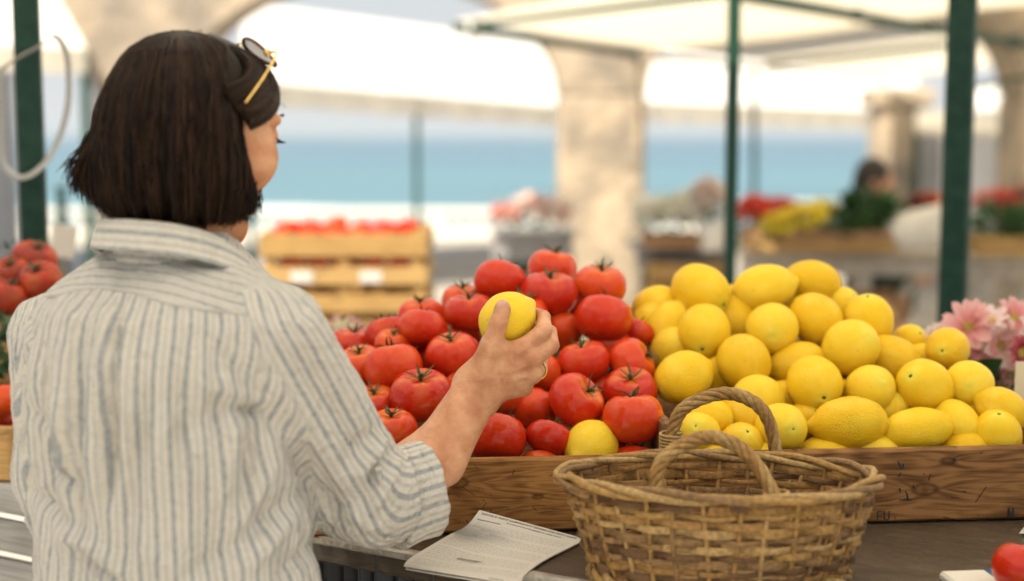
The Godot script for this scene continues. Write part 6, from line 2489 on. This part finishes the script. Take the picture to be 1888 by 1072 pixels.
# ------------------------------------------------ right hand with the lemon
func build_hand(into: MB, o: Node3D, shift: Vector3) -> void:
	var elbow := Vector3(-0.1718, 1.077, -1.705)
	var mid := Vector3(-0.1008, 1.113, -1.785)
	var w0 := Vector3(-0.052, 1.201, -1.853)
	var w1 := Vector3(-0.0378, 1.178, -1.862)
	# forearm
	var f := Field.new(Vector3(-0.19, 1.08, -2.0), Vector3(0.075, 1.325, -1.66), 0.0030)
	f.bone(elbow, Vector3(-0.1206, 1.099, -1.765), 0.041, 0.040, 0.02)
	f.bone(Vector3(-0.1206, 1.099, -1.765), mid, 0.039, 0.0345, 0.02)
	f.bone(Vector3(-0.1043, 1.117, -1.785), w0, 0.030, 0.0195, 0.02)
	f.bone(Vector3(-0.0906, 1.108, -1.79), w1, 0.030, 0.0195, 0.02)
	f.bone(w0, Vector3(-0.0434, 1.207, -1.857), 0.0195, 0.0185, 0.015)
	f.bone(w1, Vector3(-0.0305, 1.186, -1.862), 0.0195, 0.0185, 0.015)
	f.bone(Vector3(-0.0325, 1.173, -1.85), Vector3(-0.0296, 1.177, -1.851), 0.009, 0.009, 0.014)
	var k := 0.008
	f.bone(Vector3(-0.0564, 1.198, -1.853), Vector3(-0.0434, 1.21, -1.855), 0.0200, 0.0195, 0.012)
	f.bone(Vector3(-0.0407, 1.175, -1.86), Vector3(-0.029, 1.188, -1.86), 0.0200, 0.0190, 0.012)
	var ci := Vector3(-0.0433, 1.211, -1.853)
	var cm := Vector3(-0.0375, 1.204, -1.851)
	var cr := Vector3(-0.0325, 1.195, -1.853)
	var cl := Vector3(-0.0283, 1.187, -1.857)
	var mi := Vector3(0.0137, 1.245, -1.849)
	var mm := Vector3(0.0259, 1.231, -1.846)
	var mr := Vector3(0.0274, 1.211, -1.85)
	var ml := Vector3(0.0159, 1.192, -1.858)
	for e in [[ci, mi, 0.0165, 0.0135], [cm, mm, 0.0165, 0.0132], [cr, mr, 0.0160, 0.0128], [cl, ml, 0.0160, 0.0120]]:
		f.bone(e[0], e[1], e[2], e[3], k)
	# palm side
	f.bone(Vector3(-0.0358, 1.2, -1.873), Vector3(0.008, 1.218, -1.872), 0.016, 0.014, 0.012)
	f.bone(Vector3(-0.0285, 1.184, -1.872), Vector3(0.0102, 1.196, -1.872), 0.015, 0.013, 0.012)
	# knuckles and tendons
	for e in [[mi, -3], [mm, -3], [mr, -2], [ml, -2]]:
		f.ball(Transform3D(Basis().scaled(Vector3(0.0095, 0.0095, 0.0085)), (e[0] as Vector3) + Vector3(-0.001, 0.002, 0.0075)), 0.006)
	f.bone(Vector3(-0.0208, 1.22, -1.84), Vector3(0.0079, 1.239, -1.837), 0.0026, 0.0034, 0.005)
	f.bone(Vector3(-0.0158, 1.212, -1.839), Vector3(0.0171, 1.227, -1.834), 0.0026, 0.0034, 0.005)
	f.bone(Vector3(-0.0136, 1.201, -1.841), Vector3(0.0172, 1.211, -1.838), 0.0026, 0.0034, 0.005)
	# thumb with the ball of the thumb
	f.bone(Vector3(-0.0418, 1.213, -1.85), Vector3(-0.0279, 1.247, -1.842), 0.0190, 0.0155, 0.010)
	f.bone(Vector3(-0.0279, 1.247, -1.842), Vector3(-0.0178, 1.281, -1.839), 0.0145, 0.0118, 0.006)
	f.bone(Vector3(-0.0178, 1.281, -1.839), Vector3(-0.0121, 1.3, -1.841), 0.0120, 0.0100, 0.004)
	f.ball(Transform3D(Basis().scaled(Vector3(0.0108, 0.014, 0.0085)), Vector3(-0.0128, 1.298, -1.841)), 0.004)
	# web between thumb and index
	f.bone(Vector3(-0.0251, 1.248, -1.848), Vector3(0.0007, 1.242, -1.85), 0.011, 0.012, 0.010)
	# fingers
	var pi := Vector3(0.0427, 1.268, -1.862)
	f.bone(mi, pi, 0.0128, 0.0112, 0.005)
	f.bone(pi, Vector3(0.0427, 1.281, -1.897), 0.0110, 0.0098, 0.0025)
	f.bone(Vector3(0.0427, 1.281, -1.897), Vector3(0.0283, 1.285, -1.921), 0.0096, 0.0080, 0.002)
	var pm := Vector3(0.0522, 1.247, -1.866)
	f.bone(mm, pm, 0.0126, 0.0112, 0.005)
	f.bone(pm, Vector3(0.0517, 1.26, -1.903), 0.0110, 0.0098, 0.0025)
	f.bone(Vector3(0.0517, 1.26, -1.903), Vector3(0.0329, 1.264, -1.929), 0.0096, 0.0082, 0.002)
	var pr := Vector3(0.0375, 1.212, -1.888)
	f.bone(mr, pr, 0.0118, 0.0106, 0.005)
	f.bone(pr, Vector3(0.0418, 1.226, -1.918), 0.0104, 0.0092, 0.0025)
	f.bone(Vector3(0.0418, 1.226, -1.918), Vector3(0.0233, 1.241, -1.935), 0.0090, 0.0078, 0.002)
	var pl := Vector3(0.0206, 1.194, -1.89)
	f.bone(ml, pl, 0.0108, 0.0096, 0.005)
	f.bone(pl, Vector3(0.0232, 1.209, -1.918), 0.0094, 0.0084, 0.0025)
	f.bone(Vector3(0.0232, 1.209, -1.918), Vector3(0.0083, 1.22, -1.93), 0.0082, 0.0072, 0.002)
	# creases over the thumb's joint
	for e in [[905,596,934,594], [906,601,933,600], [908,590,932,588]]:
		f.bone(pix(e[0], e[1], 1.8262), pix(e[2], e[3], 1.8262), 0.0010, 0.0010, 0.0012, true)
	f.mesh(into)
	# thumb nail
	var g := MB.new()
	var pts := PackedVector3Array()
	var nc := Vector3(-0.0135, 1.306, -1.833) + shift
	var nx := (Vector3(-0.005, 1.306, -1.833) - Vector3(-0.022, 1.304, -1.833)).normalized()
	var ny := (Vector3(-0.0114, 1.313, -1.837) - Vector3(-0.0156, 1.296, -1.831)).normalized()
	var nzv := nx.cross(ny).normalized()
	for i in 8:
		for j in 9:
			var s := (j - 4) / 4.0
			var t := i / 7.0 * 2.0 - 1.0
			var half := 0.0062 * pow(maxf(0.0, 1.0 - pow(absf(t), 3.2)), 0.4)
			pts.append(nc + nx * s * half + ny * t * 0.0078 + nzv * (0.0012 - 0.0032 * s * s - 0.0022 * t * t))
	g.lattice(pts, 9)
	part("thumb_nail", g.commit(), mat("nail", Color(0.60, 0.33, 0.25), 0.25), o)
	# gold ring
	g = MB.new()
	var rc := mr.lerp(pr, 0.72) + shift
	var axr := (pr - mr).normalized()
	var ur := Vector3.UP.cross(axr).normalized()
	var wr := axr.cross(ur)
	var ring := PackedVector3Array()
	for i in 33:
		var a := TAU * i / 32.0
		ring.append(rc + ur * cos(a) * 0.0119 + wr * sin(a) * 0.0119)
	g.tube(ring, PackedFloat32Array([0.0013]), 8, false, 1.5)
	var gold := mat("gold", Color(0.80, 0.55, 0.18), 0.22)
	gold.metallic = 1.0
	part("ring", g.commit(), gold, o)


# ------------------------------------------------ head, hair and glasses
func build_head(into: MB, o: Node3D, shift: Vector3) -> void:
	var hc := Vector3(-0.3659, 1.543, -1.655)
	var hb := Basis(Vector3.UP, deg_to_rad(-42)) * Basis(Vector3.RIGHT, deg_to_rad(-13))
	# own axes: x to her right, y up, z to her back
	var X := Transform3D(hb, hc)
	var f := Field.new(hc - Vector3(0.15, 0.175, 0.15), hc + Vector3(0.15, 0.13, 0.15), 0.0036)
	f.ball(X * Transform3D(Basis().scaled(Vector3(0.072, 0.077, 0.090)), Vector3(0, 0.014, 0.004)), 0.02)
	f.ball(X * Transform3D(Basis().scaled(Vector3(0.058, 0.075, 0.060)), Vector3(0, -0.045, -0.030)), 0.03)
	f.bone(X * Vector3(-0.042, -0.085, -0.005), X * Vector3(-0.010, -0.114, -0.058), 0.020, 0.017, 0.03)
	f.bone(X * Vector3(0.042, -0.085, -0.005), X * Vector3(0.010, -0.114, -0.058), 0.020, 0.017, 0.03)
	f.ball(X * Transform3D(Basis().scaled(Vector3(0.020, 0.018, 0.018)), Vector3(0, -0.116, -0.064)), 0.02)
	for s in [-1, 1]:
		f.ball(X * Transform3D(Basis().scaled(Vector3(0.030, 0.032, 0.028)), Vector3(s * 0.038, -0.032, -0.058)), 0.02)
		f.ball(X * Transform3D(Basis().scaled(Vector3(0.017, 0.013, 0.012)), Vector3(s * 0.031, 0.003, -0.093)), 0.012, true)
		f.bone(X * Vector3(s * 0.012, 0.022, -0.088), X * Vector3(s * 0.045, 0.020, -0.076), 0.008, 0.007, 0.012)
		f.ball(X * Transform3D(Basis().scaled(Vector3(0.014, 0.0125, 0.013)), Vector3(s * 0.031, 0.001, -0.078)), 0.002)
		f.ball(X * Transform3D(Basis(Vector3.UP, s * 0.5).scaled(Vector3(0.008, 0.028, 0.015)), Vector3(s * 0.069, -0.016, 0.008)), 0.008)
	f.bone(X * Vector3(0, 0.008, -0.092), X * Vector3(0, -0.034, -0.108), 0.007, 0.011, 0.010)
	for s in [-1, 1]:
		f.ball(X * Transform3D(Basis().scaled(Vector3(0.008, 0.007, 0.009)), Vector3(s * 0.010, -0.038, -0.098)), 0.006)
	f.bone(X * Vector3(-0.018, -0.066, -0.083), X * Vector3(0.018, -0.066, -0.083), 0.0060, 0.0060, 0.006)
	f.bone(X * Vector3(-0.016, -0.077, -0.082), X * Vector3(0.016, -0.077, -0.082), 0.0065, 0.0065, 0.006)
	f.bone(X * Vector3(-0.018, -0.0715, -0.092), X * Vector3(0.018, -0.0715, -0.092), 0.0018, 0.0018, 0.003, true)
	# neck
	f.bone(X * Vector3(0, -0.05, 0.028), Vector3(-0.3937, 1.389, -1.64), 0.048, 0.044, 0.03)
	f.mesh(into)
	for s in [-1, 1]:
		var e := MB.new()
		var pts := PackedVector3Array()
		for i in 9:
			for j in 13:
				var a := PI * i / 8.0
				var b := TAU * j / 12.0
				pts.append(X * (Vector3(s * 0.031, 0.001, -0.0795) + Vector3(sin(a) * cos(b), cos(a), sin(a) * sin(b)) * 0.0118) + shift)
		e.lattice(pts, 13)
		part("eye", e.commit(X * Vector3(s * 0.031, 0.001, -0.08) + shift), mat("eye_white", Color(0.7, 0.66, 0.6), 0.2), o)
	# lashes and brow on the visible side
	var lash := MB.new()
	for s in [-1, 1]:
		for k in 11:
			var t := k / 10.0
			var r := X * Vector3(s * (0.019 + 0.026 * t), 0.001 - 0.004 * absf(t - 0.5), -0.0925 + 0.012 * t * t)
			var tip := X * Vector3(s * (0.019 + 0.032 * t), -0.004, -0.101 + 0.009 * t * t)
			lash.tube(PackedVector3Array([r + shift, (r + tip) / 2 + Vector3(0, -0.001, 0) + shift, tip + shift]), PackedFloat32Array([0.0006, 0.0005, 0.0002]), 4)
		for k in 16:
			var t := k / 15.0
			var r := X * Vector3(s * (0.013 + 0.036 * t), 0.025 + 0.004 * sin(PI * t), -0.0965 + 0.014 * t * t)
			lash.tube(PackedVector3Array([r + shift, r + hb * Vector3(s * 0.004, 0.0015, 0.002) + shift]), PackedFloat32Array([0.0009, 0.0003]), 4)
	part("lashes_and_brows", lash.commit(), mat("lash", Color(0.012, 0.009, 0.008), 0.6), o).set_meta("kind", "stuff")
	build_hair(o, X, hb, shift)
	build_glasses(o, X, shift)
	# earring
	var g := MB.new()
	var ep := Vector3(-0.3111, 1.483, -1.6) + shift
	var ring := PackedVector3Array()
	for i in 17:
		var a := TAU * i / 16.0
		ring.append(ep + Vector3(sin(a) * 0.0015, cos(a) * 0.004, sin(a) * 0.003))
	g.tube(ring, PackedFloat32Array([0.0011]), 6, false)
	part("earring", g.commit(), mat("gold", Color.WHITE), o)


# outline of the bob: height below the crown and distance from its axis, in metres
var hair_l := []
var hair_r := []
var hair_b := []


func tab2(t: Array, y: float) -> float:
	for i in t.size() - 1:
		if y <= t[i + 1][0]:
			return lerpf(t[i][1], t[i + 1][1], clampf((y - t[i][0]) / (t[i + 1][0] - t[i][0]), 0.0, 1.0))
	return t[t.size() - 1][1]


func hair_rho(psi: float, y: float) -> float:
	# psi 0 towards the camera, positive to the right
	var s := sin(psi)
	var c := cos(psi)
	var side := tab2(hair_l if s < 0 else hair_r, y)
	var bk := tab2(hair_b, y) * (1.0 if c > 0 else 0.86)
	return sqrt(pow(side * s, 2.0) + pow(bk * c, 2.0)) * (1.0 + (0.09 if s > 0 else 0.03) * absf(s * c) * 2.0)


func build_hair(o: Node3D, X: Transform3D, hb: Basis, shift: Vector3) -> void:
	var k := 0.000637
	for e in [[0, 0], [2, 18], [5, 34], [14, 60], [32, 88], [52, 106], [92, 130], [142, 150], [192, 160], [242, 166], [285, 160], [312, 150], [342, 138], [360, 130]]:
		hair_l.append([e[0] * k, e[1] * k])
	for e in [[0, 0], [2, 22], [5, 40], [14, 68], [27, 92], [62, 106], [142, 113], [202, 117], [262, 122], [312, 128], [350, 130]]:
		hair_r.append([e[0] * k, e[1] * k])
	for e in [[0, 0], [2, 22], [5, 42], [14, 70], [42, 110], [92, 142], [162, 158], [242, 154], [292, 140], [342, 120], [360, 112]]:
		hair_b.append([e[0] * k, e[1] * k])
	var crown := Vector3(-0.3835, 1.647, -1.655)
	var q := RandomNumberGenerator.new()
	q.seed = 31
	var nz := noise(1.0, 2, FastNoiseLite.TYPE_SIMPLEX_SMOOTH, 23)
	# closed dark mass beneath the strands
	var g := MB.new()
	var pts := PackedVector3Array()
	for i in 26:
		var t := i / 25.0
		for j in 64:
			var psi := TAU * j / 64.0
			var a := psi if psi < PI else psi - TAU
			var front := smoothstep(1.75, 2.15, a) + smoothstep(-2.6, -3.0, a) if a > 0 else smoothstep(-2.5, -2.9, a)
			var ye := lerpf(0.222, 0.075, clampf(front, 0.0, 1.0))
			var y := ye * pow(t, 1.6)
			var r := hair_rho(a, y) - 0.010
			if t > 0.9:
				r *= 1.0 - (t - 0.9) * 3.5
			pts.append(crown + Vector3(sin(a) * maxf(r, 0.0), -y - 0.006, cos(a) * maxf(r, 0.0)) + shift)
	g.lattice(pts, 64, true)
	var hm := mat("hair", Color.WHITE, 0.42, 0.24)
	hm.vertex_color_use_as_albedo = true
	for i in g.c.size():
		g.c[i] = Color(0.010, 0.0065, 0.0050)
	var base := part("hair_mass", g.commit(crown + shift + Vector3(0, -0.1, 0)), hm, o)
	# strands
	g = MB.new()
	var tones := [Color(0.016, 0.010, 0.0075), Color(0.024, 0.014, 0.0095), Color(0.012, 0.0085, 0.007), Color(0.036, 0.020, 0.012), Color(0.020, 0.012, 0.008), Color(0.052, 0.028, 0.016)]
	for s in 4200:
		var psi := q.randf_range(-2.5, 1.72)
		if q.randf() < 0.55:
			psi = q.randf_range(-1.75, 1.66)
		var clump := nz.get_noise_2d(psi * 9.0, 3.0)
		var depth := pow(q.randf(), 1.8) * 0.012
		var ye := lerpf(0.228, 0.217, absf(sin(psi))) + q.randf_range(-0.026, 0.008) * q.randf() + 0.009 * clump
		if psi > 0.7:
			ye -= 0.004 * (psi - 0.7)
		if psi > 1.2:
			ye -= 0.020 * (psi - 1.2)
		var flip := 0.0
		if psi < -0.75 and psi > -2.1 and q.randf() < 0.62:
			flip = smoothstep(-0.75, -1.25, psi) * q.randf_range(0.5, 1.0)
			ye = lerpf(ye, q.randf_range(0.158, 0.192), flip)
		var y0 := 0.012 * pow(q.randf(), 2.5)
		if q.randf() < 0.25:
			y0 = q.randf_range(0.01, 0.09)
		var pp := PackedVector3Array()
		var n := 15
		var curl := q.randf_range(-0.008, 0.012) + 0.008 * clump
		var slant := 0.10 * nz.get_noise_2d(psi * 2.0, 40.0) + q.randf_range(-0.02, 0.02)
		for i in n:
			var t := i / (n - 1.0)
			var y := lerpf(y0, ye, pow(t, 1.25))
			var a := psi + slant * t + 0.05 * nz.get_noise_2d(psi * 22.0, t * 2.4 + s * 0.01)
			var r := hair_rho(a, y) - depth + 0.007 * nz.get_noise_2d(psi * 11.0, t * 2.5) * t + curl * pow(t, 5.0)
			if flip > 0.0:
				var e := smoothstep(0.66, 1.0, t) * flip
				r += 0.020 * e * e + 0.009 * e
				y -= 0.006 * e * e
			elif t > 0.82:
				r -= 0.016 * pow((t - 0.82) / 0.18, 2.0) * (0.4 + 0.6 * q.randf())
			pp.append(crown + Vector3(sin(a) * r, -y, cos(a) * r) + shift)
		var rad := PackedFloat32Array()
		var th := q.randf_range(0.0007, 0.00135)
		for i in n:
			rad.append(th * (1.0 if i < n - 4 else (n - i) / 5.0 + 0.1))
		g.col = (tones[q.randi() % tones.size()] as Color) * q.randf_range(0.5, 1.05)
		g.tube(pp, rad, 4, false)
	part("hair_strands", g.commit(), hm, o).set_meta("kind", "stuff")
	# hair combed back from the forehead over the temple, under the glasses
	g = MB.new()
	pts = PackedVector3Array()
	for i in 17:
		for j in 33:
			# cap over the front of the skull with a hairline
			var a := (PI * (j / 32.0) - PI / 2.0) * 1.36
			var t := i / 16.0
			var el := lerpf(PI / 2, 0.34 - 0.50 * pow(absf(sin(clampf(a, -PI / 2, PI / 2))), 3.0), t)
			var d := Vector3(sin(a) * cos(el), sin(el), -cos(a) * cos(el))
			pts.append(X * (d * Vector3(0.0785, 0.0865, 0.0970) + Vector3(0, 0.016, 0.004)) + shift)
	g.lattice(pts, 33)
	for i in g.c.size():
		g.c[i] = Color(0.012, 0.008, 0.006)
	part("front_hair_mass", g.commit(X.origin + shift), hm, o)
	g = MB.new()
	for s in 1500:
		var v := q.randf()
		var sd := 1.0 if q.randf() < 0.8 else -1.0
		var from := Vector3(lerpf(0.02, 0.55, v) * sd, 0.95, lerpf(-0.66, -0.25, v) + q.randf_range(0.0, 0.45) * q.randf())
		var via := Vector3(lerpf(0.45, 0.95, v) * sd, lerpf(0.40, 0.55, v), lerpf(-0.98, -0.35, v))
		var to := Vector3(1.0 * sd, lerpf(-0.20, 0.15, v) + q.randf_range(-0.06, 0.06), lerpf(-0.22, 0.25, v))
		var lift := q.randf_range(1.0, 1.045) + 0.02 * sin(v * 9.0)
		var pp := PackedVector3Array()
		for i in 12:
			var t := i / 11.0
			var d := (from.lerp(via, t).lerp(via.lerp(to, t), t)).normalized()
			pp.append(X * (d * Vector3(0.0795, 0.0875, 0.0985) * (lerpf(0.965, lift, smoothstep(0.0, 0.45, t)) + 0.010 * sin(PI * t)) + Vector3(0, 0.016, 0.004)) + shift)
		g.col = (tones[q.randi() % tones.size()] as Color) * q.randf_range(0.7, 1.1)
		g.tube(pp, PackedFloat32Array([q.randf_range(0.0007, 0.0012)]), 4, false)
	# loose hairs
	for s in 36:
		var p := Vector3(-0.2676, 1.575, -1.6) + Vector3(q.randf_range(-0.02, 0.0), q.randf_range(-0.02, 0.03), q.randf_range(-0.03, 0.03))
		if s > 16:
			p = crown + Vector3(q.randf_range(-0.03, 0.03), 0, 0.02)
			p.y = crown.y - 0.004 - 3.6 * pow(p.x - crown.x, 2.0)
		if s > 34:
			p = Vector3(-0.2929, 1.441, -1.58) + Vector3(q.randf_range(-0.012, 0.006), q.randf_range(-0.006, 0.012), q.randf_range(-0.02, 0.02))
		var d := Vector3(q.randf_range(-0.4, 1.0), q.randf_range(-1.0, 0.2), q.randf_range(-0.5, 0.5)) * q.randf_range(0.008, 0.026)
		g.col = tones[3]
		g.tube(path3([p + shift, p + d * 0.5 + Vector3(0.003, 0.003, 0) + shift, p + d + shift], 7), PackedFloat32Array([0.00035]), 4, false)
	part("front_hair_strands", g.commit(), hm, o).set_meta("kind", "stuff")


func build_glasses(o: Node3D, X: Transform3D, shift: Vector3) -> void:
	var gl := thing("sunglasses", "tortoiseshell sunglasses with gold temples pushed up on the woman's hair", "sunglasses", X * Vector3(0, 0.1, -0.04))
	var off := -gl.position
	# frame axes: x to her right, lens plane leaning back over the hair
	var B := X.basis * Basis(Vector3.RIGHT, deg_to_rad(60))
	var C := X * Vector3(0, 0.097, -0.046) + off
	var tort := mat("tortoise", Color(0.10, 0.03, 0.015), 0.2)
	var gold := mats["gold"] as StandardMaterial3D if mats.has("gold") else mat("gold", Color(0.80, 0.55, 0.18), 0.22)
	var pane := mat("sun_lens", Color(0.28, 0.23, 0.13), 0.08)
	pane.transparency = BaseMaterial3D.TRANSPARENCY_ALPHA
	pane.albedo_color.a = 0.72
	for s in [-1, 1]:
		var ring := PackedVector3Array()
		var g := MB.new()
		var inner := PackedVector3Array()
		for i in 41:
			var a := TAU * i / 40.0
			var p: Vector3 = Vector3(s * 0.036 + cos(a) * 0.026, sin(a) * 0.021 - 0.003 * cos(a) * s, 0.012 * pow((s * 0.036 + cos(a) * 0.029) / 0.065, 2.0))
			ring.append(C + B * p)
		g.tube(ring, PackedFloat32Array([0.0021]), 8, false)
		part("rim", g.commit(), tort, gl)
		g = MB.new()
		var c := g.vert(C + B * Vector3(s * 0.036, 0, 0.003))
		for p in ring:
			g.vert(p)
		for i in 40:
			g.tri(c, c + 1 + i, c + 2 + i)
		part("lens", g.commit(), pane, gl)
		g = MB.new()
		g.tube(path3([C + B * Vector3(s * 0.063, 0.006, 0.012), X * Vector3(s * 0.078, 0.088, -0.036) + off, X * Vector3(s * 0.089, 0.056, -0.016) + off, X * Vector3(s * 0.089, 0.020, 0.004) + off], 20), PackedFloat32Array([0.0015]), 8, true, 1.0)
		part("temple", g.commit(), gold, gl)
		g = MB.new()
		g.box(Vector3(-0.003, -0.004, -0.003), Vector3(0.003, 0.004, 0.004), 0.001, Transform3D(B, C + B * Vector3(s * 0.063, 0.006, 0.012)))
		part("hinge", g.commit(), gold, gl)
	var b := MB.new()
	b.tube(path3([C + B * Vector3(-0.008, 0.006, 0), C + B * Vector3(0, 0.010, -0.003), C + B * Vector3(0.008, 0.006, 0)], 7), PackedFloat32Array([0.0016]), 6)
	part("bridge", b.commit(), gold, gl)
